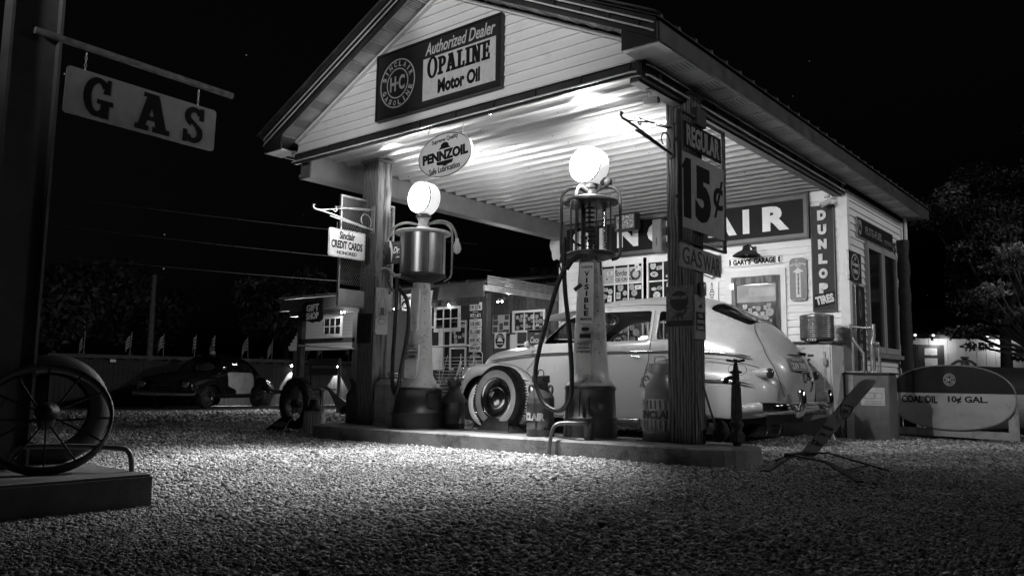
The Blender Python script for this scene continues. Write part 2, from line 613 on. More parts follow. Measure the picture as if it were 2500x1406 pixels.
def build_stones():
    """loose angular gravel over the yard, one mesh, dense near and sparser far"""
    t = (1 + 5 ** 0.5) / 2
    iv = np.array([(-1, t, 0), (1, t, 0), (-1, -t, 0), (1, -t, 0), (0, -1, t), (0, 1, t), (0, -1, -t), (0, 1, -t), (t, 0, -1), (t, 0, 1), (-t, 0, -1), (-t, 0, 1)], float)
    iv /= np.linalg.norm(iv[0])
    itri = np.array([(0, 11, 5), (0, 5, 1), (0, 1, 7), (0, 7, 10), (0, 10, 11), (1, 5, 9), (5, 11, 4), (11, 10, 2), (10, 7, 6), (7, 1, 8), (3, 9, 4), (3, 4, 2), (3, 2, 6), (3, 6, 8), (3, 8, 9), (4, 9, 5), (2, 4, 11), (6, 2, 10), (8, 6, 7), (9, 8, 1)])
    cx, cy = 3.72, -6.14
    th0 = math.atan2(0.767, -0.63)
    P = []
    for (r0, r1, dens, s0, s1) in ((1.4, 2.6, 600, .009, .02), (2.6, 4.6, 4200, .005, .0135), (4.6, 8.0, 2500, .006, .0145), (8.0, 13.0, 520, .010, .020), (13.0, 22.0, 40, .02, .04)):
        half = R(42)
        n = int(dens * half * (r1 * r1 - r0 * r0))
        r = np.sqrt(rng.uniform(r0 * r0, r1 * r1, n)); a = th0 + rng.uniform(-half, half, n)
        x = cx + r * np.cos(a); y = cy + r * np.sin(a)
        s = rng.uniform(0, 1, n) ** 2.0 * (s1 - s0) + s0
        P.append(np.stack([x, y, s], 1))
    P = np.concatenate(P)
    inside = (P[:, 0] > -4.0) & (P[:, 0] < 0.9) & (np.abs(P[:, 1] - (0.25 + 0.071 * P[:, 0])) < 0.40)
    box = (P[:, 0] > -1.75) & (P[:, 0] < -0.36) & (P[:, 1] > -6.3) & (P[:, 1] < -4.08)
    bld = (P[:, 0] > -4.1) & (P[:, 0] < .44) & (P[:, 1] > 4.72) & (P[:, 1] < 7.4)
    P = P[~(inside | box | bld)]
    n = len(P)
    print('stones', n)
    nz = lambda x, y: np.sin(x * 1.3 + 1.7 * np.sin(y * .9)) * np.sin(y * 1.7 + 1.1 * np.sin(x * .7)) + .5 * np.sin(x * 4.1 + y * 2.3) * np.sin(y * 5.2 - x)
    cl = nz(P[:, 0], P[:, 1])
    P[:, 2] *= np.clip(.95 + .28 * cl, .6, 1.45)
    big = rng.uniform(0, 1, n) < .012
    P[big, 2] *= 1.7
    def shape(P, iv, itri):
        n, k = len(P), len(iv)
        V = np.repeat(iv[None], n, 0) * rng.uniform(0.72, 1.25, (n, k, 1))
        V *= rng.uniform(0.65, 1.25, (n, 1, 3)) * np.array([1.15, 1.0, 0.68])
        a = rng.uniform(0, 2 * PI, n); c, s = np.cos(a), np.sin(a)
        X = V[:, :, 0] * c[:, None] - V[:, :, 1] * s[:, None]
        Y = V[:, :, 0] * s[:, None] + V[:, :, 1] * c[:, None]
        Z = V[:, :, 2]
        tl = rng.normal(0, 0.3, n)
        Z2 = Z * np.cos(tl)[:, None] + X * np.sin(tl)[:, None]
        X2 = X * np.cos(tl)[:, None] - Z * np.sin(tl)[:, None]
        sz = P[:, 2][:, None]
        g = np.where(P[:, 0] > -7, 0, np.where(P[:, 0] < -22, -0.3, -0.3 * (-7 - P[:, 0]) / 15))
        W = np.stack([P[:, 0][:, None] + X2 * sz, P[:, 1][:, None] + Y * sz, (g + P[:, 2] * rng.uniform(0.0, 0.55, n))[:, None] + Z2 * sz], 2).reshape(-1, 3)
        F = (itri[None] + (np.arange(n) * k)[:, None, None]).reshape(-1, 3)
        return W, F
    ov = np.array([(1, 0, 0), (-1, 0, 0), (0, 1, 0), (0, -1, 0), (0, 0, 1), (0, 0, -1)], float)
    otri = np.array([(0, 2, 4), (2, 1, 4), (1, 3, 4), (3, 0, 4), (2, 0, 5), (1, 2, 5), (3, 1, 5), (0, 3, 5)])
    far = np.hypot(P[:, 0] - cx, P[:, 1] - cy) > 6.6
    W1, F1 = shape(P[~far], iv, itri)
    W2, F2 = shape(P[far], ov * 1.25, otri)
    W = np.concatenate([W1, W2]); F = np.concatenate([F1, F2 + len(W1)])
    reps = np.concatenate([np.full((~far).sum(), 20), np.full(far.sum(), 8)])
    me = bpy.data.meshes.new('loose_gravel')
    me.vertices.add(len(W)); me.vertices.foreach_set('co', W.ravel())
    me.loops.add(F.size); me.loops.foreach_set('vertex_index', F.ravel().astype(np.int32))
    me.polygons.add(len(F)); me.polygons.foreach_set('loop_start', np.arange(0, F.size, 3, dtype=np.int32))
    me.polygons.foreach_set('material_index', np.repeat(rng.choice(4, n, p=[.34, .34, .2, .12]), reps).astype(np.int32))
    for i, cc in enumerate((0.25, 0.38, 0.13, 0.56)):
        me.materials.append(mat('stone_%s' % ('grey', 'pale', 'dark', 'chalky')[i], cc, 0.8, var=0.38, scale=1.1, spec=0.3))
    me.update(calc_edges=True)
    o = bpy.data.objects.new('loose_gravel', me)
    C.objects.link(o)
    tag(o, kind='stuff')
build_stones()

# pump island: a kerbed concrete slab with rounded ends
def stadium(c1, c2, r, n=14):
    d = Vector((c2[0] - c1[0], c2[1] - c1[1])).normalized()
    a = math.atan2(d.y, d.x)
    pts = []
    for i in range(n + 1):
        t = a - PI / 2 + PI * i / n
        pts.append((c2[0] + r * math.cos(t), c2[1] + r * math.sin(t)))
    for i in range(n + 1):
        t = a + PI / 2 + PI * i / n
        pts.append((c1[0] + r * math.cos(t), c1[1] + r * math.sin(t)))
    return pts
def build_island():
    c1, c2 = (-3.64, -0.01), (0.59, 0.29)
    mb = MB()
    a = stadium(c1, c2, .445); b = stadium(c1, c2, .435); c = stadium(c1, c2, .42)
    n = len(a)
    vs = [(x, y, -0.05) for x, y in a] + [(x, y, 0.128) for x, y in b] + [(x, y, 0.14) for x, y in c]
    fs = [(i, (i + 1) % n, n + (i + 1) % n, n + i) for i in range(n)] + [(n + i, n + (i + 1) % n, 2 * n + (i + 1) % n, 2 * n + i) for i in range(n)]
    fs.append(tuple(range(2 * n, 3 * n)))
    mb.add(vs, fs)
    m = mat('island_concrete', 0.27, 0.85, var=0.3, scale=4, bump=0.4, bscale=50, dirt=0.75, dscale=2.6)
    o = mb.build('pump_island', m)
    tag(o, kind='structure')
build_island()
# ------------------------------------------------------------------ filling station
ST = thing('filling_station', 'white clapboard filling station with a pitched canopy on two timber posts', 'gas station', (-1.87, 4.7, 0))
def sp(mb, name, m, parent=None):
    """build in world coordinates as a part of the station"""
    o = mb.build(name, m, parent or ST)
    if parent is None:
        o.location = (1.87, -4.7, 0)
    return o
XL, XR, YG, YW, YB = -4.19, 0.45, -0.54, 4.70, 7.42
CX = (XL + XR) / 2 + 0.02
sp(MB().box(XL + .07, XR - .02, YW + .01, YB, 0, 3.22), 'wall_core', SIDING)
E_ = 0.098
def siding(a0, a1, z, dz, y, side=False):
    mb = MB()
    cs = [(0.02, z), (-0.022, z), (-0.002, z + dz), (0.02, z + dz)]
    if not side:
        vs = [(a0, y + c, q) for c, q in cs] + [(a1, y + c, q) for c, q in cs]
    else:
        vs = [(y - c, a0, q) for c, q in cs] + [(y - c, a1, q) for c, q in cs]
    mb.add(vs, [(0, 1, 2, 3)[::-1], (4, 5, 6, 7), (0, 1, 5, 4), (1, 2, 6, 5), (2, 3, 7, 6), (3, 0, 4, 7)])
    return mb
z = 0.06
while z < 3.2:
    sp(siding(XL + .07, XR - .09, z, min(E_, 3.235 - z), YW), 'siding_board', SIDING)
    sp(siding(YW + .07, YB, z, min(E_, 3.235 - z), XR - .02, True), 'siding_board', SIDING)
    z += E_
sp(MB().box(XR - .10, XR + .012, YW - .022, YW + .08, 0, 3.13), 'corner_trim', WHITE)
sp(MB().box(XL + .02, XL + .07, YW - .022, YW + .08, 0, 3.0), 'corner_trim', WHITE)
sp(MB().box(XR - .06, XR + .015, YB - .06, YB + .02, 0, 3.2), 'corner_trim', WHITE)
# gable
SL = 0.49
def zs(x): return 3.285 + SL * (2.60 - abs(x - CX))
z = 3.275
while z < 4.5:
    dz = min(E_, 4.54 - z)
    hw0 = min(2.60 - (z - 3.285) / SL, 2.31); hw1 = max(0.02, min(2.60 - (z + dz - 3.285) / SL, 2.31))
    if hw0 > 0.03:
        mb = MB()
        cs = [(0.02, z, hw0), (-0.022, z, hw0), (-0.002, z + dz, hw1), (0.02, z + dz, hw1)]
        vs = [(CX - h, YG + c, q) for c, q, h in cs] + [(CX + h, YG + c, q) for c, q, h in cs]
        mb.add(vs, [(0, 1, 2, 3)[::-1], (4, 5, 6, 7), (0, 1, 5, 4), (1, 2, 6, 5), (2, 3, 7, 6), (3, 0, 4, 7)])
        sp(mb, 'siding_board', SIDING)
    z += E_
mb = MB(); mb.prism([(CX - 2.3, 3.26), (CX + 2.3, 3.26), (CX + 2.3, 3.42), (CX, 4.55), (CX - 2.3, 3.42)], YG + .02, YG + .05)
sp(mb, 'gable_backing', SIDING)
for s in (-1, 1):   # white trim along the rake
    mb = MB(); mb.bar((CX + s * 2.31, YG - .03, zs(CX + 2.31) - .03), (CX, YG - .03, zs(CX) - .03), .03, .05, (0, 1, 0)); sp(mb, 'rake_trim', WHITE)
# front beam fascia and its inner board
sp(MB().bevbox(XL, XR, YG - .035, YG, 3.14, 3.27, .006), 'front_fascia', DKTRIM)
sp(MB().box(XL, XR, YG + .003, YG + .032, 3.157, 3.258), 'inner_beam_board', BEAMM)
sp(MB().bevbox(XR - .05, XR, YG + .003, YW - .03, 3.14, 3.29, .006), 'side_fascia', DKTRIM)
sp(MB().box(XR - .14, XR - .053, YG + .055, YW - .03, 3.12, 3.26), 'side_beam', BEAMM)
sp(MB().bevbox(XL + .003, XL + .2, YG + .055, YW - .03, 2.98, 3.235, .008), 'side_beam', BEAMM)
# neon tubing (unlit) on the fascias and rakes
def tube_run(pts):
    sp(MB().tube(pts, .0085, 8), 'neon_tube', TUBE)
for zz in (3.165, 3.255):
    tube_run([(XL - .02, YG - .05, zz), (XL + .02, YG - .062, zz), (-2.2, YG - .064, zz), (XR - .06, YG - .062, zz), (XR - .02, YG - .045, zz)])
    tube_run([(XR + .012, YG + .06, zz), (XR + .03, YG + .1, zz), (XR + .03, 2.0, zz), (XR + .03, YW - .12, zz), (XR + .012, YW - .08, zz)])
for s in (-1, 1):
    for dz in (.05, .115):
        tube_run([(CX + s * 2.585, -.835, zs(CX + 2.585) + dz), (CX + s * 2.54, -.85, zs(CX + 2.54) + dz), (CX + s * .02, -.85, zs(CX) + dz)])
    mb = MB()
    for k in range(9):
        x = CX + s * (0.25 + 2.2 * k / 8)
        mb.box(x - .01, x + .01, -.845, -.82, zs(x) + .045, zs(x) + .13)
    sp(mb, 'tube_holders', DKTRIM)['kind'] = 'stuff'
mb = MB()
for k in range(10):
    x = XL + .15 + k * .49
    mb.box(x - .008, x + .008, YG - .058, YG - .033, 3.16, 3.262)
    y = YG + .3 + k * .52
    mb.box(XR - .002, XR + .026, y - .008, y + .008, 3.16, 3.262)
sp(mb, 'tube_holders', DKTRIM)['kind'] = 'stuff'
# rake fascia, soffit panels, roof
for s in (-1, 1):
    xe = CX + s * 2.60
    mb = MB()
    mb.prism([(xe, zs(xe)), (CX, zs(CX)), (CX, zs(CX) + .175), (xe, zs(xe) + .175)], -.82, -.795)
    sp(mb, 'rake_fascia', DKTRIM)
    n = 17
    for k in range(n):
        x0 = CX + s * (2.60 - 2.58 * k / n); x1 = CX + s * (2.60 - 2.58 * (k + 1) / n + .008)
        mb = MB()
        vented = k % 2 == 1
        mb.prism([(x0, zs(x0) + .012), (x1, zs(x1) + .012), (x1, zs(x1) + .024), (x0, zs(x0) + .024)], -.794, YG - .035)
        xm = x0 + (x1 - x0) * .92
        mb.prism([(xm, zs(xm) + .004), (x1, zs(x1) + .004), (x1, zs(x1) + .0115), (xm, zs(xm) + .0115)], -.794, YG - .035)
        o = sp(mb, 'soffit_panel', SOFFIT)
        if vented:
            vb = MB()
            for i in range(5):
                for j in range(7):
                    u = .16 + .15 * i; xa = x0 + (x1 - x0) * u; xb = x0 + (x1 - x0) * (u + .08)
                    y = -.76 + j * .027
                    vb.add([(xa, y, zs(xa) + .0105), (xb, y, zs(xb) + .0105), (xb, y + .014, zs(xb) + .0105), (xa, y + .014, zs(xa) + .0105)], [(0, 1, 2, 3)])
            so = vb.build('vent_slots', BLACK, o)
            so['kind'] = 'stuff'
    # boxed eave returns at the gable foot
    xi = CX + s * 2.28
    mb = MB(); mb.prism([(xi, 3.262), (xe, 3.262), (xe, zs(xe) - .002), (xi, zs(xi) - .002)], -.812, -.79)
    sp(mb, 'eave_return', DKTRIM)
    mb = MB(); mb.box(min(xi, xe), max(xi, xe), -.789, YG - .036, 3.262, 3.276); sp(mb, 'eave_return', SOFFIT)
    # eave fascia
    sp(MB().box(xe - .012 if s > 0 else xe - .012, xe + .012, -.79, 7.83, 3.275, 3.435), 'eave_fascia', DKTRIM if s < 0 else mat('eave_metal', 0.09, .38, metal=.4, var=.3, scale=6))
    xin = XR + .002 if s > 0 else XL - .002
    n = 30
    for k in range(n):
        y0 = YG - .035 + (7.80 - YG) * k / n; y1 = y0 + (7.80 - YG) / n - .006
        mb = MB()
        xa, xb = min(xin, xe - s * .014), max(xin, xe - s * .014)
        mb.box(xa, xb, y0, y1, 3.296, 3.306)
        mb.box(xa, xb, y1 - .022, y1, 3.288, 3.2955)
        o = sp(mb, 'soffit_panel', SOFFIT)
        if k % 2 and s > 0:
            vb = MB()
            for i in range(6):
                for j in range(5):
                    vb.add([(xin + .03 + i * .04, y0 + .05 + j * .035, 3.2945), (xin + .045 + i * .04, y0 + .05 + j * .035, 3.2945), (xin + .045 + i * .04, y0 + .07 + j * .035, 3.2945), (xin + .03 + i * .04, y0 + .07 + j * .035, 3.2945)], [(0, 3, 2, 1)])
            vb.build('vent_slots', BLACK, o)['kind'] = 'stuff'
    # ribbed roof sheets
    n = 10
    for k in range(n):
        ya = -.86 + 8.72 * k / n; yb = -.86 + 8.72 * (k + 1) / n
        mb = MB()
        xo = CX + s * 2.64
        def top(x): return zs(x) + .178
        rib = [(0, 0), (.03, 0), (.045, .028), (.065, .028), (.08, 0)]
        prof = []
        for q in range(3):
            yy = ya + (yb - ya) * q / 3
            prof += [(yy + a, b) for a, b in rib]
        prof.append((yb, 0))
        vs = []
        for (yy, hh) in prof:
            vs += [(xo, yy, top(xo) + hh), (CX, yy, top(CX) + hh), (CX, yy, top(CX) - .006), (xo, yy, top(xo) - .006)]
        fs = []
        for i in range(len(prof) - 1):
            a, b = 4 * i, 4 * (i + 1)
            fs += [(a, a + 1, b + 1, b), (a + 3, b + 3, b + 2, a + 2), (a, b, b + 3, a + 3)]
        mb.add(vs, fs)
        mb.add([vs[0], vs[1], vs[2], vs[3]], [(0, 3, 2, 1)]); mb.add(vs[-4:], [(0, 1, 2, 3)])
        sp(mb, 'roof_panel', ROOFM)
mb = MB()   # rake cap strips and ridge cap
for s in (-1, 1):
    mb.bar((CX + s * 2.64, -.85, zs(CX + 2.64) + .20), (CX, -.85, zs(CX) + .20), .012, .10, (0, 1, 0))
mb.box(CX - .1, CX + .1, -.87, 7.88, zs(CX) + .18, zs(CX) + .215)
sp(mb, 'rake_cap', ROOFM)
# corrugated canopy ceiling, ribs running across
n = 6
for k in range(n):
    ya = YG + .052 + (YW - .03 - YG - .052) * k / n; yb = YG + .052 + (YW - .03 - YG - .052) * (k + 1) / n
    prof = []
    m_ = 4
    for q in range(m_):
        yy = ya + (yb - ya) * q / m_
        d = (yb - ya) / m_
        prof += [(yy, 0), (yy + .30 * d, -.004), (yy + .42 * d, -.020), (yy + .50 * d, -.050), (yy + .64 * d, -.050), (yy + .72 * d, -.024), (yy + .86 * d, -.004)]
    prof.append((yb - .002, 0))
    mb = MB(); vs = []
    for (yy, h) in prof:
        vs += [(XL + .202, yy, 3.275 + h), (XR - .142, yy, 3.275 + h)]
    mb.add(vs, [(2 * i, 2 * i + 2, 2 * i + 3, 2 * i + 1) for i in range(len(prof) - 1)])
    sp(mb, 'ceiling_panel', CEILM)
sp(MB().box(XL + .05, XR - .05, YG + .06, YW - .03, 3.280, 3.286), 'ceiling_deck', BEAMM)
mb = MB()
for i in range(16):
    for j in range(9):
        mb.box(XL + .4 + j * .5, XL + .408 + j * .5, .0 + i * .29, .008 + i * .29, 3.228, 3.236)
so = sp(mb, 'ceiling_screws', BLACK); so['kind'] = 'stuff'
sp(MB().box(XL + .21, XR - .15, YW - .028, YW - .019, 3.10, 3.235), 'wall_head_trim', WHITE)
# downlight under the middle of the front beam, aimed at the forecourt
dl = sp(MB().lathe([(.001, .022), (.05, .02), (.055, 0), (.045, -.004)], T(-1.3, YG + .10, 3.207), 18), 'hidden_beam_light', IRON)
mb = MB(); mb.lathe([(.001, 0), (.044, 0)], T(-1.3, YG + .10, 3.2055), 18); mb.build('lens', emis('down_light_lens', 30), dl)
lamp('down_light_lamp', 'SPOT', (-1.3, YG + .10, 3.195), 1150, (-1.2, YG - 1.15, 0), spot_size=R(76), spot_blend=.75, shadow_soft_size=.04)
# two added heads hidden behind the front beam, brightening the clapboard wall and car
for x in (-3.0, -.35):
    h = sp(MB().lathe([(.001, .022), (.035, .02), (.04, 0), (.035, -.004)], T(x, YG + .10, 3.207), 16), 'hidden_beam_light', IRON)
    lamp('wall_fill_lamp', 'SPOT', (x, YG + .10, 3.195), 270, (x * .8 - .2, 4.7, 1.1), spot_size=R(88), spot_blend=1.0, shadow_soft_size=.06)
# posts
for (x0, x1, y0, y1) in ((-3.69, -3.42, .05, .27), (.24, .497, .25, .45)):
    p = sp(MB().bevbox(x0, x1, y0, y1, .14, 3.205, .008), 'post', POSTW)
    sp(MB().box(x0 - .02, x1 + .02, y0 - .02, y1 + .02, 3.207, 3.232), 'post_cap', BEAMM)
# ---------------- door
DR = sp(MB().box(-1.12, -.43, YW - .035, YW - .022, .10, 2.14), 'door', mat('weathered_door', .16, .6, var=.4, scale=8, stretch=(1, 1, .2)))
mb = MB(); mb.box(-1.24, -1.14, YW - .05, YW + .0, .06, 2.24); mb.box(-.445, -.364, YW - .05, YW, .06, 2.24); mb.box(-1.139, -.446, YW - .05, YW, 2.15, 2.24)
sp(mb, 'door_frame', WHITE)
mb = MB(); mb.box(-1.125, -1.065, YW - .06, YW - .0355, .1, 2.14); mb.box(-.495, -.435, YW - .06, YW - .0355, .1, 2.14); mb.box(-1.064, -.496, YW - .06, YW - .0355, 2.05, 2.14); mb.box(-1.064, -.496, YW - .06, YW - .0355, .1, .35)
mb.build('door_stile', wood('door_timber', .05, .25), DR)
MB().box(-1.06, -.50, YW - .044, YW - .040, .36, 2.04).build('pane', mat('door_glass_dark', .03, .08, spec=.8), DR)
MB().box(-1.06, -.50, YW - .049, YW - .045, 1.79, 2.03).build('paper_notice', mat('pinned_paper', .35, .7), DR)
MB().box(-.88, -.51, YW - .053, YW - .050, 1.865, 1.985).build('paper_notice', mat('pinned_paper_pale', .45, .7), DR)
MB().box(-1.155, -1.10, YW - .066, YW - .0605, 1.98, 2.07).build('hinge', STEEL, DR)
MB().tube([(-.47, YW - .1, 1.0), (-.47, YW - .1, 1.12)], .012).build('handle', CHROME, DR)
STK = [mat('sticker_white', .6, .4), mat('sticker_pale', .38, .4), mat('sticker_grey', .16, .4), mat('sticker_dark', .04, .4)]
_shapes = {}
def sticker_mesh(kind, tone):
    k = (kind, tone)
    if k in _shapes: return _shapes[k]
    mb = MB()
    if kind == 0: mb.prism(oval(1, 1, 16), -.002, 0)
    elif kind == 1: mb.prism(rrect(1, .62, .1, 2), -.002, 0)
    elif kind == 2: mb.prism([(-.45, .42), (-.3, .5), (0, .42), (.3, .5), (.45, .42), (.5, 0), (.35, -.35), (0, -.5), (-.35, -.35), (-.5, 0)], -.002, 0)
    elif kind == 3: mb.prism(oval(1, .6, 16), -.002, 0)
    else: mb.prism(rrect(.7, 1, .06, 2), -.002, 0)
    ink = MB()
    if kind in (0, 2, 3):
        ring(ink, 0, -.002, 0, .4, .4 if kind != 3 else .22, .05, .001, 14)
    for i in range(3):
        wv = .5 - .12 * (i % 2)
        zz = (.14 - i * .14) * (1 if kind != 3 else .6)
        ink.box(-wv / 2, wv / 2 - .06 * i, -.0035, -.002, zz - .04, zz + .03)
    nb = len(mb.f)
    mb.add(ink.v, ink.f)
    me = mb.mesh('sticker', [STK[tone], STK[3 if tone < 2 else 0]])
    for i, p in enumerate(me.polygons):
        p.material_index = 0 if i < nb else 1
    _shapes[k] = me
    return me
def stickers(parent, x0, x1, z0, z1, y, n, s0, s1, wx=0.0):
    """stickers on a pane as parts; rejection-sampled so that they do not overlap"""
    done = []
    tries = 0
    while len(done) < n and tries < 400:
        tries += 1
        s = random.uniform(s0, s1)
        x = random.uniform(x0 + s / 2, x1 - s / 2); zz = random.uniform(z0 + s / 2, z1 - s / 2)
        if any((x - a) ** 2 + (zz - b) ** 2 < ((s + c) * .5) ** 2 for a, b, c in done):
            continue
        done.append((x, zz, s))
        o = bpy.data.objects.new('sticker', sticker_mesh(random.choice((0, 0, 1, 2, 3, 4)), random.choice((0, 0, 1, 1, 2))))
        C.objects.link(o)
        o.parent = parent
        o.location = (x, y, zz)
        o.scale = (s, 1, s)
        o.rotation_euler = (0, random.uniform(-.12, .12), 0)
stickers(DR, -.98, -.51, .70, 1.775, YW - .0455, 46, .055, .12)
# ---------------- front windows
def front_window(x0, x1, z0, z1, cols, rows, seed, parent=None):
    W = sp(MB().box(x0 - .002, x1 + .002, YW - .03, YW - .018, z0, z1), 'window', SHADOWIN)
    MB().box(x0, x1, YW - .038, YW - .034, z0, z1).build('pane', mat('shop_pane', .02, .06, spec=.9), W)
    fr = MB(); frame(fr, x1 - x0 + .17, z1 - z0 + .12, .085, YW - .06, YW - .0, (x0 + x1) / 2, (z0 + z1) / 2)
    fr.build('frame', WHITE, W)
    for i in range(1, cols):
        x = x0 + (x1 - x0) * i / cols
        MB().box(x - .009, x + .009, YW - .05, YW - .0385, z0, z1).build('muntin', WHITE, W)
    for j in range(1, rows):
        zz = z0 + (z1 - z0) * j / rows
        MB().box(x0, x1, YW - .049, YW - .039, zz - .009, zz + .009).build('muntin', WHITE, W)
    return W
W1 = front_window(-3.325, -2.583, .94, 2.50, 3, 5, 1)
W2 = front_window(-2.47, -1.73, .94, 2.50, 3, 5, 2)
for j in range(5):
    for i in range(3):
        for (Wn, x0) in ((W1, -3.325), (W2, -2.47)):
            xa = x0 + .247 * i + .012; za = .94 + .312 * j + .012
            if Wn is W1 and j == 4: continue
            stickers(Wn, xa, xa + .224, za, za + .288, YW - .0385, 4 if j > 1 else 5, .08, .13)
# the ice cream card and roundels in the top row of the left window
MB().box(-3.30, -2.60, YW - .0375 - .004, YW - .0385, 2.20, 2.44).build('window_card', mat('ice_cream_card', .42, .5), W1)
def _ice(mb):
    put_text(mb, "Borden's", .30, .10, -2.93, 2.36, YW - .042, .002, .01, .25)
    put_text(mb, 'ICE CREAM', .36, .05, -2.9, 2.255, YW - .042, .002, .02)
L_(W1, INK, _ice)
mb = MB(); ring(mb, -2.70, YW - .042, 2.32, .095, .095, .04, .002, 20); mb.build('roundel', STK[3], W1)
stickers(W1, -3.28, -3.1, 2.22, 2.46, YW - .042, 2, .1, .12)
stickers(W1, -2.74, -2.60, 2.36, 2.49, YW - .0445, 1, .1, .11)
# ---------------- side window (two tall sashes on the right wall)
SW = sp(MB().box(XR - .004, XR + .004, 5.46, 6.89, 1.18, 2.57), 'window', SHADOWIN)
MB().box(XR + .012, XR + .016, 5.47, 6.88, 1.19, 2.56).build('pane', mat('night_pane', .012, .04, var=.2, scale=3, bump=.12, bscale=3, spec=.9, stretch=(1, 1, 5)), SW)
for (a, b) in ((5.43, 6.17), (6.19, 6.92)):
    mb = MB()
    mb.box(XR - .01, XR + .04, a, a + .06, 1.12, 2.62); mb.box(XR - .01, XR + .04, b - .06, b, 1.12, 2.62)
    mb.box(XR - .01, XR + .04, a + .061, b - .061, 1.12, 1.20); mb.box(XR - .01, XR + .04, a + .061, b - .061, 2.54, 2.62)
    mb.build('sash', mat('sash_paint', .34, .4, var=.1), SW)
MB().box(XR - .01, XR + .09, 5.40, 6.95, 1.05, 1.105).build('sill', mat('sill_paint', .25, .45), SW)
# downpipe-like porch pole on the far corner, and siding corner timber
sp(MB().tube([(XR + .05, YB + .03, 0.02), (XR + .05, YB + .03, 3.28)], .025, 10), 'downpipe', WHITE)
# ------------------------------------------------------------------ signs on and around the station
# every sign root: face looks along local -y, x to the right, z up
def emblem(mb_w, mb_d, cx, cz, r, y):
    """round gasoline emblem: white ring, arced words, inner disc with two capitals"""
    ring(mb_w, cx, y, cz, r, r, r * .05, .002, 48)
    ring(mb_w, cx, y, cz, r * .62, r * .62, r * .05, .002, 40)
    arc_text(mb_w, 'SINCLAIR', r * .80, 90, 140, r * .215, cx, cz, y, .0022, .03, wch=.74)
    arc_text(mb_w, 'GASOLINE', r * .80, 270, 138, r * .215, cx, cz, y, .0022, .03, True, wch=.74)
    if mb_d is not None:
        mb_d.prism(oval(r * 1.12, r * 1.12, 36, cx, cz), y - .001, y)
    put_text(mb_w, 'H', r * .34, r * .6, cx - r * .25, cz, y - .0012, .002, .03)
    put_text(mb_w, 'C', r * .34, r * .6, cx + r * .25, cz, y - .0012, .002, .03)
    mb_w.box(cx - r * .045, cx + r * .045, y - .0032, y - .0012, cz - r * .04, cz + r * .05)

def gable_sign():
    t = thing('gable_sign', 'large dark rectangular oil sign with round emblem on the gable', 'sign', (-1.868, YG - .062, 3.718))
    w_, h_ = 1.71, .69
    MB().box(-w_ / 2, w_ / 2, -.0, .04, -h_ / 2, h_ / 2).build('panel', mat('gable_sign_enamel', .026, .4, spec=.2, var=.25, scale=3, dirt=.2), t)
    mb = MB(); frame(mb, w_ + .03, h_ + .03, .022, -.012, .042); mb.build('frame', BLACK, t)
    mb = MB(); mb.box(-.165, .80, -.004, -.0005, -.285, .15)
    mb.build('white_panel', mat('crazed_white_enamel', .55, .35, var=.12, scale=22, dirt=.25, dscale=9), t)
    e = MB(); emblem(e, None, -.545, -.005, .262, -.0005); e.build('emblem', mat('emblem_white', .52, .4, var=.1), t)
    def words(mb):
        [slab_text(mb, 'OPALINE', .83, .185, .315 + q, .035, -.0042 - .0007 * i, .003, .07, 1.22) for i, q in enumerate((-.004, .004))]
        put_text(mb, 'Motor Oil', .56, .145, .33, -.175, -.0042, .003, .045)
    L_(t, INK, words)
    L_(t, mat('emblem_white', .52), lambda mb: put_text(mb, 'Authorized Dealer', .93, .13, .325, .245, -.0005, .003, .012, .28))
gable_sign()

def oval_sign():
    t = thing('oval_sign', 'white oval sign with a bell hanging from chains under the canopy edge', 'sign', (-1.80, -.50, 2.868))
    MB().prism(oval(.735, .445, 48), -.006, .006).build('panel', mat('oval_enamel', .66, .25, var=.05, dirt=.1), t)
    mb = MB(); ring(mb, 0, -.006, 0, .366, .221, .008, .002, 48); mb.build('border', INK, t)
    def words(mb):
        put_text(mb, 'PENNZOIL', .62, .105, .005, 0, -.0062, .003, .055, 0.0, R(3))
        put_text(mb, 'Supreme Quality', .36, .058, .0, .155, -.0062, .003, .012, 0, R(4))
        put_text(mb, 'Safe Lubrication', .42, .062, .0, -.138, -.0062, .003, .016, 0, R(4))
    L_(t, INK, words)
    mb = MB()
    mb.prism([(-.085, .062), (.085, .068), (.055, .085), (.05, .11), (.022, .128), (-.022, .128), (-.05, .11), (-.055, .085)], -.0085, -.006)
    mb.prism([(-.11, -.062), (.12, -.056), (.105, -.09), (.04, -.10), (.01, -.118), (-.02, -.102), (-.1, -.094)], -.0085, -.006)
    mb.build('bell_emblem', INK, t)
    for x in (-.235, .235):
        pts = []
        mb = MB()
        z0 = .17
        for k in range(6):
            zc = z0 + .012 + k * .024
            mb.tube([(x + .008 * math.cos(a) * (k % 2), .008 * math.cos(a) * ((k + 1) % 2), zc + .016 * math.sin(a)) for a in [2 * PI * i / 8 for i in range(8)]], .0022, 5, True)
        mb.build('chain', STEEL, t)
oval_sign()

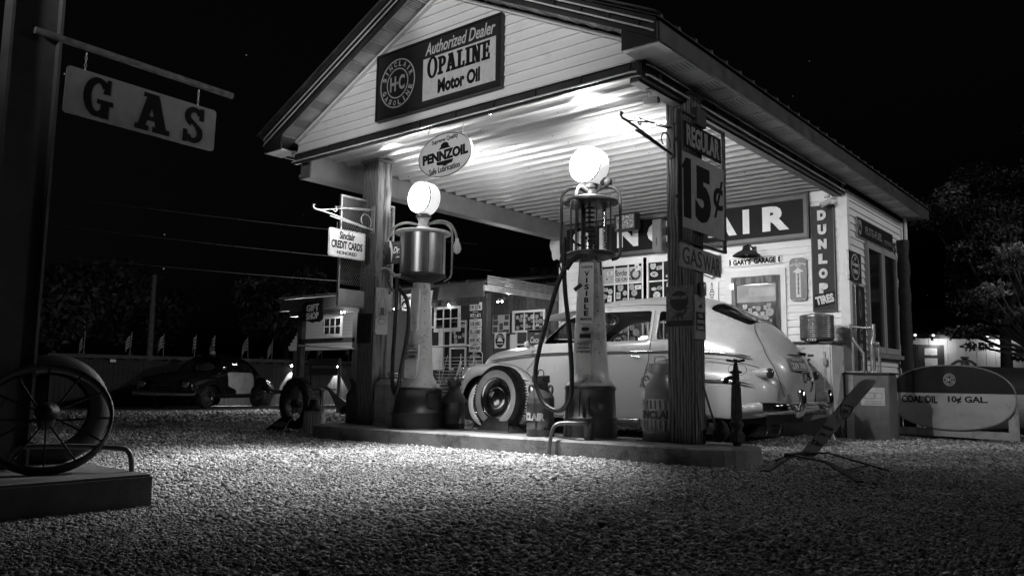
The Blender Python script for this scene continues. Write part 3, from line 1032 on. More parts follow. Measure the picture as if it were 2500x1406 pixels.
def long_sign():
    t = thing('long_wall_sign', 'long dark sign with tall white capitals along the wall under the ceiling', 'sign', (-2.06, YW - .06, 2.915))
    w_, h_ = 4.03, .56
    MB().box(-w_ / 2, w_ / 2, -.0, .03, -h_ / 2, h_ / 2).build('panel', mat('long_sign_enamel', .011, .5, spec=.12, var=.3, scale=2), t)
    mb = MB(); frame(mb, w_ + .02, h_ + .02, .055, -.012, .034); mb.build('inner_border', mat('grey_border', .09, .4), t)
    mb = MB(); frame(mb, w_ + .06, h_ + .06, .022, -.03, .036); mb.build('frame', BLACK, t)
    # letters placed one by one: centre x (world), width
    def words(mb):
        for ch, xc, wd in (('S', -3.70, .33), ('I', -3.30, .10), ('N', -2.83, .38), ('C', -2.28, .40), ('L', -1.76, .30), ('A', -1.26, .44), ('I', -.90, .095), ('R', -.475, .375)):
            put_text(mb, ch, wd, .345, xc + 2.06, .012, -.0005, .004, .055)
    L_(t, WLET, words)
long_sign()

def vertical_sign():
    t = thing('tyre_sign', 'tall narrow dark sign with stacked white letters beside the wall corner', 'sign', (.150, YW - .05, 2.322))
    w_, h_ = .292, 1.40
    MB().box(-w_ / 2, w_ / 2, 0, .03, -h_ / 2, h_ / 2).build('panel', mat('tyre_sign_enamel', .035, .5, spec=.15, var=.35, scale=7, dirt=.4, dscale=9), t)
    mb = MB(); frame(mb, w_ + .012, h_ + .012, .014, -.008, .032); mb.build('frame', BLACK, t)
    mb = MB(); mb.prism([(-.13, -.655), (.138, -.60), (.138, -.435), (-.13, -.487)], -.003, -.0005); mb.build('band', INK, t)
    def words(mb):
        for i, ch in enumerate('DUNLOP'):
            z = .575 - i * .1945
            put_text(mb, ch, .115, .135, -.005, z, -.0005, .006, .085)
        put_text(mb, 'TIRES', .235, .115, .004, -.545, -.0032, .004, .05, 0, R(11))
    L_(t, mat('worn_white_letter', .6, .5, var=.1, dirt=.5, dscale=20), words)
    def sh(mb):
        for i, ch in enumerate('DUNLOP'):
            put_text(mb, ch, .115, .135, .006, .567 - i * .1945, -.0003, .003, .085)
    L_(t, INK, sh, 'letter_shadow')
vertical_sign()

def thermometer():
    t = thing('cola_thermometer', 'grey rounded cola thermometer with a white arrow beside the door', 'thermometer', (-.19, YW - .045, 2.063))
    MB().prism(rrect(.232, .585, .06), -.0, .02).build('panel', mat('thermo_enamel', .10, .35, var=.35, scale=9, dirt=.3, dscale=12), t)
    mb = MB()
    mb.prism([(-.033, -.24), (.033, -.24), (.033, .10), (-.033, .10)], -.003, -.0005)
    mb.prism([(-.075, .10), (.075, .10), (0, .165)], -.003, -.0005)
    mb.build('arrow', mat('thermo_arrow', .55, .4, dirt=.4, dscale=14), t)
    def words(mb):
        arc_text(mb, 'ROYALCROWN', .22, 90, 50, .03, 0, -.005, -.0005, .002, .02, wch=.6)
        put_text(mb, 'COLA', .075, .028, 0, .185, -.0005, .002, .02)
        put_text(mb, 'The', .035, .018, -.02, .262, -.0005, .002, .01, .3)
        put_text(mb, 'BEST BY TASTE TEST', .17, .014, 0, -.272, -.0005, .002, .01)
    L_(t, WLET, words)
    mb = MB(); mb.box(-.005, .005, -.007, -.003, -.2, .08)
    for k in range(5): mb.box(-.02, .02, -.0045, -.003, -.19 + k * .065, -.186 + k * .065)
    mb.build('tube', INK, t)
thermometer()

def street_plate():
    t = thing('garage_sign', 'small white street plate with black capitals above the door', 'sign', (-.80, YW - .045, 2.363))
    MB().prism(rrect(.755, .125, .015, 3), 0, .008).build('panel', ENAMW, t)
    mb = MB(); frame(mb, .735, .107, .006, -.002, -.0003); mb.build('border', INK, t)
    L_(t, INK, lambda mb: put_text(mb, "GARY'S  GARAGE", .62, .082, 0, 0, -.0004, .002, .055))
    mb = MB()
    for s in (-1, 1): mb.prism([(s * .365, .05), (s * .335, .02), (s * .345, 0), (s * .335, -.02), (s * .365, -.05)], -.0024, -.0004)
    mb.build('end_marks', INK, t)
street_plate()

def barn_lamp():
    t = thing('barn_lamp', 'dark enamel barn lamp unlit on a short arm over the door', 'lamp', (-.80, YW - .30, 2.40))
    MB().lathe([(.188, 0), (.185, .012), (.12, .055), (.055, .085), (.045, .14), (.02, .15), (0.001, .15)], T(0, 0, 0)).build('shade', IRON, t)
    MB().tube([(0, 0, .14), (0, .03, .165), (0, .15, .16), (0, .28, .13)], .011).build('arm', IRON, t)
    MB().box(-.03, .03, .262, .275, .09, .17).build('wall_plate', IRON, t)
    MB().lathe([(.001, .0), (.03, .02), (.02, .06)], T(0, 0, .0)).build('bulb', mat('frosted_bulb', .5, .2), t)
barn_lamp()

def pentagon_sign():
    t = thing('shield_sign', 'white shield shaped trading stamp sign half hidden behind the right post', 'sign', (-1.44, YW - .045, 2.33))
    MB().prism([(-.145, .165), (.145, .165), (.15, -.10), (0, -.175), (-.15, -.10)], 0, .012).build('panel', mat('stamp_back', .12, .4, dirt=.3), t)
    mb = MB(); mb.prism([(-.115, .075), (.115, .075), (.12, -.09), (0, -.15), (-.12, -.09)], -.003, -.0003); mb.build('white_field', ENAMW, t)
    L_(t, WLET, lambda mb: put_text(mb, 'WE GIVE', .2, .04, 0, .12, -.0004, .002, .02))
    def w2(mb):
        put_text(mb, 'GREEN', .16, .03, 0, -.03, -.0032, .002, .01); put_text(mb, 'STAMPS', .17, .03, 0, -.075, -.0032, .002, .01)
        mb.prism([(.02, 0), (.05, 0), (.09, .07), (.07, .07)], -.005, -.0032)
    L_(t, INK, w2)
pentagon_sign()

def plug_sign():
    t = thing('spark_plug_sign', 'white card with a spark plug drawing left of the door', 'sign', (-1.44, YW - .04, 1.98))
    MB().box(-.095, .095, 0, .008, -.135, .135).build('panel', ENAMW, t)
    mb = MB()
    for (z0, z1, wv) in ((.10, .125, .016), (.02, .10, .028), (-.01, .02, .05), (-.05, -.01, .07), (-.085, -.05, .05), (-.125, -.085, .03)):
        frame(mb, wv, z1 - z0, .006, -.003, -.0003, 0, (z0 + z1) / 2)
    mb.build('drawing', INK, t)
plug_sign()

def round_end():
    t = thing('scalloped_sign', 'pale scalloped blank sign at the left end of the wall', 'sign', (-4.17, YW - .10, 2.92))
    pts = []
    for i in range(48):
        a = 2 * PI * i / 48
        rr = 1 + .09 * math.cos(6 * a)
        pts.append((.13 * rr * math.cos(a), .27 * rr * math.sin(a)))
    MB().prism(pts, 0, .012).build('panel', mat('pale_sign', .6, .45), t)
    MB().bar((0, .012, 0), (.1, .06, 0), .02, .02).build('bracket', IRON, t)
round_end()

def flood_box():
    t = thing('floodlight', 'square framed floodlight with a crinkled reflector beside the long sign', 'floodlight', (-2.60, 4.2, 3.05), R(-6))
    MB().bevbox(-.19, .19, -.01, .12, -.125, .125, .01).build('housing', IRON, t)
    mb = MB(); frame(mb, .39, .26, .022, -.022, -.008); mb.build('frame', IRON, t)
    MB().box(-.165, .165, -.014, -.0105, -.1, .1).build('reflector', mat('crinkled_foil', .5, .25, metal=.8, var=.5, scale=30, bump=1.0, bscale=35), t)
    MB().tube([(-.19, .05, 0), (-.3, .05, -.02), (-.36, .18, .02), (-.36, .46, .02)], .014).build('arm', IRON, t)
flood_box()
def elec():
    t = thing('switch_box', 'tall grey electrical box mounted over the middle of the long sign', 'electrical box', (-2.23, YW - .16, 2.85))
    MB().bevbox(-.078, .078, -.06, .098, -.245, .245, .008).build('box', mat('switch_box_paint', .14, .4, var=.15), t)
    MB().box(-.07, .07, -.066, -.061, -.23, .23).build('door', mat('switch_box_paint', .14), t)
    MB().box(-.004, .004, -.07, -.0665, -.15, -.03).build('latch', INK, t)
elec()
def security(name, label, loc, rz, rx=0):
    t = thing(name, label, 'camera', loc, rz)
    MB().lathe([(.001, .03), (.035, .03), (.04, .0)], T(0, 0, .0), 16).build('mount', ENAMW, t)
    MB().tube([(0, 0, .0), (0, 0, -.05), (0, -.02, -.06)], .012).build('bracket', ENAMW, t)
    M = T(0, -.02, -.075) @ Matrix.Rotation(rx, 4, 'X') @ RX90
    mb = MB(); mb.lathe([(.001, -.07), (.03, -.068), (.034, -.05), (.034, .06), (.03, .07)], M, 16); mb.build('body', mat('camera_plastic', .45, .4), t)
    mb = MB(); mb.lathe([(.001, .066), (.028, .0665)], M, 16); mb.build('lens', BLACK, t)
security('security_camera', 'white security camera hanging below the left end of the front beam', (-4.3, -.32, 3.155), R(-20), R(40))
security('security_camera.001', 'grey security camera at the right front canopy corner', (.36, -.25, 3.10), R(90), R(5))
security('security_camera.002', 'small security camera at the top right corner of the clapboard wall', (.27, 4.5, 3.09), R(-60), R(25))

# right wall signs (facing +x)
def cooper():
    t = thing('round_tyre_sign', 'dark square sign with a ringed tyre maker name on the right wall', 'sign', (XR + .02, 4.92, 2.21), R(90))
    MB().box(-.265, .265, -.0, .02, -.2, .2).build('panel', mat('side_sign_enamel', .05, .25, var=.4, scale=6), t)
    mb = MB(); ring(mb, 0, -.0005, 0, .17, .17, .012, .002, 36); mb.build('ring', WLET, t)
    def w(mb):
        put_text(mb, 'Cooper', .27, .075, 0, .03, -.0005, .003, .02); put_text(mb, 'TIRES', .19, .05, 0, -.06, -.0005, .003, .02)
        put_text(mb, 'H', .04, .05, 0, .11, -.0005, .003, .01)
    L_(t, WLET, w)
cooper()
def tallsign():
    t = thing('tall_oil_sign', 'very tall narrow dark sign with embossed letters standing on the right wall', 'sign', (XR + .03, 5.03, 1.33), R(90))
    MB().box(-.2, .2, 0, .025, -.64, .64).build('panel', mat('tall_sign_enamel', .045, .22, var=.4, scale=7, dirt=.4), t)
    mb = MB(); frame(mb, .41, 1.29, .018, -.008, .027); mb.build('frame', STEEL, t)
    def w(mb):
        for i, ch in enumerate('OGIL'):
            put_text(mb, ch, .11, .16 if i else .4, 0, .40 - (0 if i == 0 else .20 + i * .2), -.0005, .004, .03)
    L_(t, mat('dim_letters', .2, .3), w)
tallsign()
def phil():
    t = thing('wide_wall_sign', 'wide dark petroleum sign with badge high on the right wall', 'sign', (XR + .02, 5.93, 2.78), R(90))
    MB().box(-.85, .85, 0, .025, -.125, .125).build('panel', mat('wide_sign_enamel', .03, .12, var=.3), t)
    mb = MB(); frame(mb, 1.72, .27, .012, -.006, .027); mb.build('frame', STEEL, t)
    mb = MB(); mb.prism([(-.82, .09), (-.75, .11), (-.68, .09), (-.66, 0), (-.70, -.08), (-.75, -.11), (-.80, -.08), (-.84, 0)], -.004, -.0005); mb.build('badge', mat('badge_grey', .25, .4), t)
    def w(mb):
        put_text(mb, '66', .1, .09, -.75, 0, -.0042, .002, .02)
    L_(t, INK, w)
    L_(t, mat('dim_letters', .2), lambda mb: (put_text(mb, 'FLITE-FUEL', .8, .11, -.1, .0, -.0005, .003, .04), put_text(mb, 'MOTOR OIL', .4, .06, .6, -.03, -.0005, .003, .02)))
phil()
def bark():
    t = thing('carved_post', 'rough barked timber standing at the far end of the right wall', 'timber post', (XR + .11, 6.99, 0))
    mb = MB()
    pts = [(0, 0, z) for z in np.linspace(0, 2.85, 24)]
    rs = [.085 + .006 * math.sin(i * 1.7) + .006 * math.sin(i * 4.1) for i in range(24)]
    mb.tube(pts, rs, 10)
    mb.build('trunk', mat('bark', .03, .8, var=.7, scale=9, bump=1.0, bscale=20), t)
bark()

# ---------------- signs on the posts
def mesh_panel(mb, w, h, cx, cz, y, pitch=.028, t=.0025, d=.003, zlo=None):
    """expanded metal: crossing diagonal strands clipped to the rectangle"""
    x0, x1, z0, z1 = cx - w / 2, cx + w / 2, cz - h / 2, cz + h / 2
    k = 1.75
    n = int((w + h / k) / pitch) + 2
    for sgn in (1, -1):
        for i in range(-n, n + 1):
            c = i * pitch
            pts = []
            # x = cx + c + sgn*(z-cz)/k
            za, zb = z0, z1
            xa = cx + c + sgn * (za - cz) / k; xb = cx + c + sgn * (zb - cz) / k
            lo, hi = (0.0, 1.0)
            dx = xb - xa
            for lim, s2 in ((x0, 1), (x1, -1)):
                fa = s2 * (xa - lim); fb = s2 * (xb - lim)
                if fa < 0 and fb < 0: lo = 2
                elif fa < 0: lo = max(lo, fa / (fa - fb))
                elif fb < 0: hi = min(hi, fa / (fa - fb))
            if lo >= hi: continue
            A = (xa + dx * lo, y + (0.0015 if sgn > 0 else -.0015), za + (zb - za) * lo); B = (xa + dx * hi, y + (0.0015 if sgn > 0 else -.0015), za + (zb - za) * hi)
            mb.bar(A, B, t, d, (0, 1, 0))
def price_sign():
    t = thing('price_sign', 'tall framed price sign with black numerals on the right post', 'price sign', (.525, .40, 2.415), R(90))
    w_, h_ = .875, 1.145
    mb = MB(); frame(mb, w_, h_, .016, -.016, .016); mb.build('frame', IRON, t)
    mb = MB(); mesh_panel(mb, w_ - .03, h_ - .03, 0, 0, .008); o = mb.build('wire_mesh', IRON, t); o['kind'] = 'stuff'
    MB().box(-.36, .36, -.008, -.002, .26, .49).build('name_plate', mat('name_plate', .010, .6, spec=.1), t)
    L_(t, mat('plate_letter_grey', .34, .4), lambda mb: put_text(mb, 'REGULAR', .64, .185, 0, .375, -.0082, .003, .035))
    MB().box(-.42, .405, -.008, -.002, -.45, .21).build('number_plate', mat('number_plate', .36, .45, var=.15, scale=8, dirt=.2), t)
    def w(mb):
        mb.prism([(-.385, -.36), (-.25, -.36), (-.25, .165), (-.34, .165), (-.41, .08), (-.41, .055), (-.385, .065)], -.011, -.0082)
        put_text(mb, '5', .30, .50, -.02, -.11, -.0082, .003, .06)
        put_text(mb, '¢', .20, .36, .285, -.09, -.0082, .003, .012)
    L_(t, INK, w)
    MB().box(-.16, .02, -.03, .03, .5, .66).build('hanger', BLACK, t)
    for zz in (-.2, .3): MB().box(-.42, -.40, .016, .05, zz, zz + .03).build('clip', IRON, t)
price_sign()
def gaswar():
    t = thing('hand_lettered_sign', 'rough pale hand painted board nailed askew under the price sign', 'sign', (.512, .37, 1.72), R(90), rot=(0, R(1.5), R(90)))
    MB().box(-.39, .39, -.004, .014, -.095, .10).build('board', mat('rough_board', .30, .7, var=.3, scale=9, dirt=.3, bump=.2), t)
    def w(mb):
        put_text(mb, 'GAS', .36, .15, -.175, .005, -.0042, .002, .008)
        put_text(mb, 'WAR', .34, .15, .2, -.008, -.0042, .002, .008)
    L_(t, mat('brushed_paint', .035, .6, var=.4), w)
gaswar()
def dino(mb, cx, cz, s, y, d=.002):
    P = [(-.95, -.32), (-.6, -.18), (-.38, .08), (-.1, .24), (.18, .2), (.38, .1), (.55, .3), (.68, .62), (.8, .72), (.98, .68), (1.0, .6), (.84, .56), (.74, .3), (.6, 0), (.42, -.12), (.4, -.5), (.26, -.5), (.24, -.2), (.0, -.16), (-.12, -.5), (-.28, -.5), (-.28, -.14), (-.5, -.3), (-.8, -.42)]
    mb.prism([(cx + a * s, cz + b * s) for a, b in P], y - d, y)
def dino_sign():
    t = thing('dinosaur_sign', 'worn grey sign with a disc and long necked dinosaur on the right post', 'sign', (.368, .236, 1.32))
    MB().box(-.128, .128, -.006, .012, -.178, .178).build('panel', mat('dino_enamel', .17, .5, var=.5, scale=40, dirt=.4, dscale=9), t)
    mb = MB(); mb.prism(oval(.175, .175, 32, 0, .045), -.008, -.0062); mb.build('disc', mat('dino_disc', .03, .5, var=.3), t)
    mb = MB(); dino(mb, 0, -.075, .085, -.0082); mb.build('dinosaur', mat('dino_body', .035, .5), t)
    MB().box(-.125, .125, -.008, -.0062, -.176, -.125).build('base_band', mat('dino_band', .025, .5), t)
    L_(t, mat('faded_letter', .3, .5), lambda mb: put_text(mb, 'SINCLAIR', .15, .03, 0, .075, -.0082, .002, .02))
dino_sign()
def service_sign():
    t = thing('service_plate', 'tall narrow service plate with small dinosaur on the side of the right post', 'sign', (.505, .345, 1.223), R(90))
    MB().box(-.098, .098, -.006, .01, -.19, .19).build('panel', mat('service_enamel', .32, .35, var=.2, scale=9), t)
    MB().box(-.082, .082, -.008, -.0062, -.115, .045).build('dark_field', ENAMD, t)
    def w(mb):
        put_text(mb, 'FULL', .09, .035, 0, .015, -.0082, .002, .02); put_text(mb, 'SERVICE', .135, .03, 0, -.038, -.0082, .002, .02); put_text(mb, 'ISLAND', .125, .033, 0, -.088, -.0082, .002, .02)
    L_(t, mat('plate_white', .5, .4), w)
    mb = MB(); dino(mb, 0, .1, .045, -.0062); mb.build('dinosaur', INK, t)
service_sign()
def tin_cup():
    t = thing('tin_dispenser', 'dull metal cup dispenser on the right post below the hand painted board', 'dispenser', (.498, .36, 1.47))
    MB().lathe([(.001, .06), (.026, .06), (.032, .03), (.032, -.05), (.028, -.06), (.001, -.06)], T(.03, 0, 0), 18).build('body', GALV, t)
tin_cup()
def scroll_bracket(name, label, loc, m, sign=False):
    """wrought sign bracket reaching towards local -y from a wall plate"""
    t = thing(name, label, 'bracket', loc)
    MB().box(-.03, .03, -.004, .008, -.16, .16).build('wall_plate', m, t)
    MB().tube([(0, -.004, .12), (0, -.30, .09), (0, -.62, .02), (0, -.80, -.02)], .006).build('top_rod', m, t)
    MB().tube([(0, -.004, -.12), (0, -.12, -.105), (0, -.60, -.03), (0, -.78, -.012), (0, -.83, -.01), (0, -.855, .012), (0, -.85, .035), (0, -.83, .03)], .011).build('main_rod', m, t)
    MB().tube([(0, -.10, -.115), (0, -.62, -.055)], .009).build('sign_pipe', m, t)
    def spiral(cx, cz, r0, r1, a0, turns, n=22):
        return [(0, cx + (r0 + (r1 - r0) * i / n) * math.cos(R(a0) + turns * 2 * PI * i / n), cz + (r0 + (r1 - r0) * i / n) * math.sin(R(a0) + turns * 2 * PI * i / n)) for i in range(n + 1)]
    MB().tube(spiral(-.12, -.03, .10, .05, -40, .75), .006).build('scroll', m, t)
    MB().tube([(0, -.05, .10), (0, -.3, .075)] + spiral(-.56, .03, .035, .02, 90, -.7), .0055).build('scroll', m, t)
    return t
scroll_bracket('sign_bracket', 'empty black scrolled iron sign bracket on the right post', (.30, .243, 2.81), IRON)
scroll_bracket('sign_bracket.001', 'pale scrolled sign bracket on the left post holding the credit card sign', (-3.48, .045, 2.50), GALV)
def credit():
    t = thing('credit_card_sign', 'white rectangular credit card sign hanging by the left post', 'sign', (-3.48, -.325, 2.16), R(90))
    MB().prism(rrect(.52, .315, .025, 4), -.006, .006).build('panel', mat('credit_enamel', .66, .25, var=.05), t)
    a, b = rrect(.505, .30, .02, 4), rrect(.497, .292, .018, 4)
    mb = MB()
    for i in range(len(a)):
        j = (i + 1) % len(a)
        mb.add([(a[i][0], -.0065, a[i][1]), (a[j][0], -.0065, a[j][1]), (b[j][0], -.0065, b[j][1]), (b[i][0], -.0065, b[i][1])], [(0, 1, 2, 3)[::-1]])
    mb.build('border', INK, t)
    def w(mb):
        put_text(mb, 'Sinclair', .22, .088, 0, .092, -.0062, .002, .028)
        put_text(mb, 'CREDIT CARDS', .44, .09, 0, -.015, -.0062, .002, .035)
        put_text(mb, 'HONORED', .28, .042, 0, -.105, -.0062, .002, .03)
    L_(t, INK, w)
    for x in (-.15, .14):
        MB().tube([(x, 0, .145), (x, 0, .19), (x + .005, 0, .235)], .006, 6).build('hook', IRON, t)
credit()
def mesh_sign():
    t = thing('mesh_frame_sign', 'tall empty wire mesh sign frame with a pale lower plate behind the left post', 'sign frame', (-3.60, .07, 2.11), R(90))
    w_, h_ = .82, 1.28
    mb = MB(); frame(mb, w_, h_, .02, -.014, .014); mb.build('frame', GALV, t)
    mb = MB(); mesh_panel(mb, w_ - .03, h_ - .26, 0, .12, 0); o = mb.build('wire_mesh', GALV, t); o['kind'] = 'stuff'
    MB().box(-.40, .40, -.004, .004, -.632, -.44).build('lower_plate', mat('lower_plate', .5, .5, var=.12, dirt=.3), t)
mesh_sign()
def drpepper():
    t = thing('soda_sign', 'dark soda sign with white script between the left post and left pump', 'sign', (-3.06, .22, 2.115), R(8))
    MB().prism(rrect(.56, .26, .02, 3), 0, .015).build('panel', ENAMD, t)
    mb = MB(); frame(mb, .50, .21, .003, -.002, -.0004)
    for k in range(7): mb.box(-.235 + k * .075, -.2335 + k * .075, -.0016, -.0004, -.1, .1)
    mb.box(-.25, .25, -.0018, -.0006, -.048, -.0465)
    mb.build('grid_lines', mat('thin_grey', .2, .4), t)
    def w(mb):
        put_text(mb, 'Dr.Pepper', .33, .10, -.05, .015, -.0018, .003, .012, .35); put_text(mb, 'DRINK', .1, .018, .02, .085, -.0018, .002, .01)
        mb.prism([(-.18, -.062), (.12, -.054), (.12, -.045), (-.16, -.05)], -.004, -.0018)
    L_(t, WLET, w)
    b = MB(); b.prism([(x * .5 - .29, z * 1.0) for x, z in [(-.06, -.14), (.06, -.14), (.085, -.12), (.085, -.02), (.06, .04), (.03, .09), (.028, .14), (-.028, .14), (-.03, .09), (-.06, .04), (-.085, -.02), (-.085, -.12)]], -.02, -.001)
    halo = MB(); halo.prism(oval(.13, .30, 28, -.29, 0), -.0008, .012); halo.build('bottle_halo', ENAMW, t)
    b.build('bottle', BLACK, t)
drpepper()
def bottle_sign():
    t = thing('bottle_thermometer', 'worn white soda bottle thermometer on the side of the left post', 'thermometer', (-3.412, .165, 1.44), R(90))
    MB().prism(rrect(.18, .54, .02, 3), -.006, .008).build('panel', mat('worn_white_tin', .5, .45, var=.15, dirt=.6, dscale=10), t)
    mb = MB()
    P = [(-.05, -.05), (.05, -.05), (.055, .05), (.045, .1), (.02, .16), (.018, .24), (-.018, .24), (-.02, .16), (-.045, .1), (-.055, .05)]
    for i in range(len(P)):
        j = (i + 1) % len(P)
        mb.bar((P[i][0], -.0075, P[i][1]), (P[j][0], -.0075, P[j][1]), .004, .002, (0, 1, 0))
    mb.box(-.03, .03, -.008, -.0062, -.045, .04)
    ring(mb, 0, -.0062, -.12, .06, .035, .006, .002, 20)
    mb.build('bottle_drawing', mat('faded_print', .13, .5), t)
bottle_sign()
def dark_plate():
    t = thing('dark_plate_sign', 'very dark old square sign on the front of the left post', 'sign', (-3.555, .036, 1.235))
    MB().box(-.125, .125, -.006, .012, -.17, .17).build('panel', mat('old_dark_tin', .02, .5, var=.4, dirt=.3), t)
    mb = MB(); ring(mb, 0, -.0062, .04, .07, .07, .012, .002, 24); mb.build('ring', mat('dim_ring', .05, .5), t)
dark_plate()
# ------------------------------------------------------------------ gasoline pumps and things on the island
PUMPW = mat('pump_white_paint', .56, .30, var=.12, scale=5, dirt=.5, dscale=6, bump=.05, bscale=30)
PUMPD = mat('pump_red_base', .055, .35, var=.3, scale=8, dirt=.4, dscale=6)
PUMPD2 = mat('pump_black_base', .022, .4, var=.35, scale=8, dirt=.3, dscale=6)
GLOBE = emis('lit_globe_glass', 85)
GLOBE2 = emis('lit_globe_rim', .38)
HOSE = mat('black_hose', .016, .45, var=.3, scale=14)
def smooth_pts(P, n=8):
    P = [Vector(p) for p in P]
    Q = [P[0] * 2 - P[1]] + P + [P[-1] * 2 - P[-2]]
    out = []
    for i in range(1, len(Q) - 2):
        a, b, c, d = Q[i - 1], Q[i], Q[i + 1], Q[i + 2]
        for k in range(n):
            t = k / n
            out.append(.5 * ((2 * b) + (c - a) * t + (2 * a - 5 * b + 4 * c - d) * t * t + (-a + 3 * b - 3 * c + d) * t ** 3))
    out.append(P[-1])
    return out
def globe(t, z, r, cx=0, cy=0):
    M = T(cx, cy, z) @ RX90     # axis along -y
    g = MB().lathe([(r * .98, -.075), (r * 1.0, -.03), (r * 1.0, .03), (r * .96, .07)], M, 36).build('globe_body', GLOBE2, t)
    for s in (-1, 1):
        mb = MB(); mb.lathe([(r * .90, .072 * s), (r * .88, .083 * s), (r * .6, .098 * s), (r * .3, .105 * s), (.001, .108 * s)], M, 36)
        mb.build('lens', GLOBE, g)
        mb = MB(); mb.lathe([(r * .97, .066 * s), (r * .98, .078 * s), (r * .93, .086 * s), (r * .90, .078 * s)], M, 36)
        mb.build('lens_rim', mat('globe_rim', .3, .3), g)
    mb = MB(); mb.lathe([(.085, -.03), (.082, .0), (.055, .02), (.001, .02)], T(cx, cy, z - r - .01), 20)
    mb.build('globe_collar', PUMPD, g)
def column(t, zb, ztop, m=PUMPW, k=1.0):
    prof = [(.225, zb), (.222, zb + .02), (.19, zb + .05), (.172, zb + .13), (.162, zb + .24), (.15, zb + .45), (.138, zb + .68), (.124, zb + .95), (.112, ztop - .06), (.110, ztop)]
    prof = [(r_ * (1 if i < 3 else k), z_) for i, (r_, z_) in enumerate(prof)]
    c = MB().lathe(prof, None, 24).build('column', m, t)
    mb = MB()
    for i in range(8):   # bolt heads round the foot and up the seam
        a = 2 * PI * i / 8 + .3
        mb.lathe([(.001, .008), (.008, .006), (.009, 0)], T(.205 * math.cos(a), .205 * math.sin(a), zb + .036), 6)
    for i in range(7):
        rr = float(np.interp(zb + .3 + i * .13, [q[1] for q in prof], [q[0] for q in prof]))
        mb.lathe([(.001, .004), (.006, .003), (.007, 0)], T(rr * math.cos(R(-25)), rr * math.sin(R(-25)), zb + .3 + i * .13, R(-25)) @ RY90, 6)
    mb.build('bolts', IRON, c)['kind'] = 'stuff'
    # raised service panels set on the front of the tapering column
    for (z0, z1, wv, r_, yaw) in ((zb + .10, zb + .30, .15, .176, R(14)), ):
        mb = MB(); mb.prism(rrect(wv, z1 - z0, .02, 3, 0, (z0 + z1) / 2), -r_ - .006, -r_ + .03, Matrix.Rotation(yaw, 4, 'Z'))
        mb.build('service_panel', m, c)
    return c
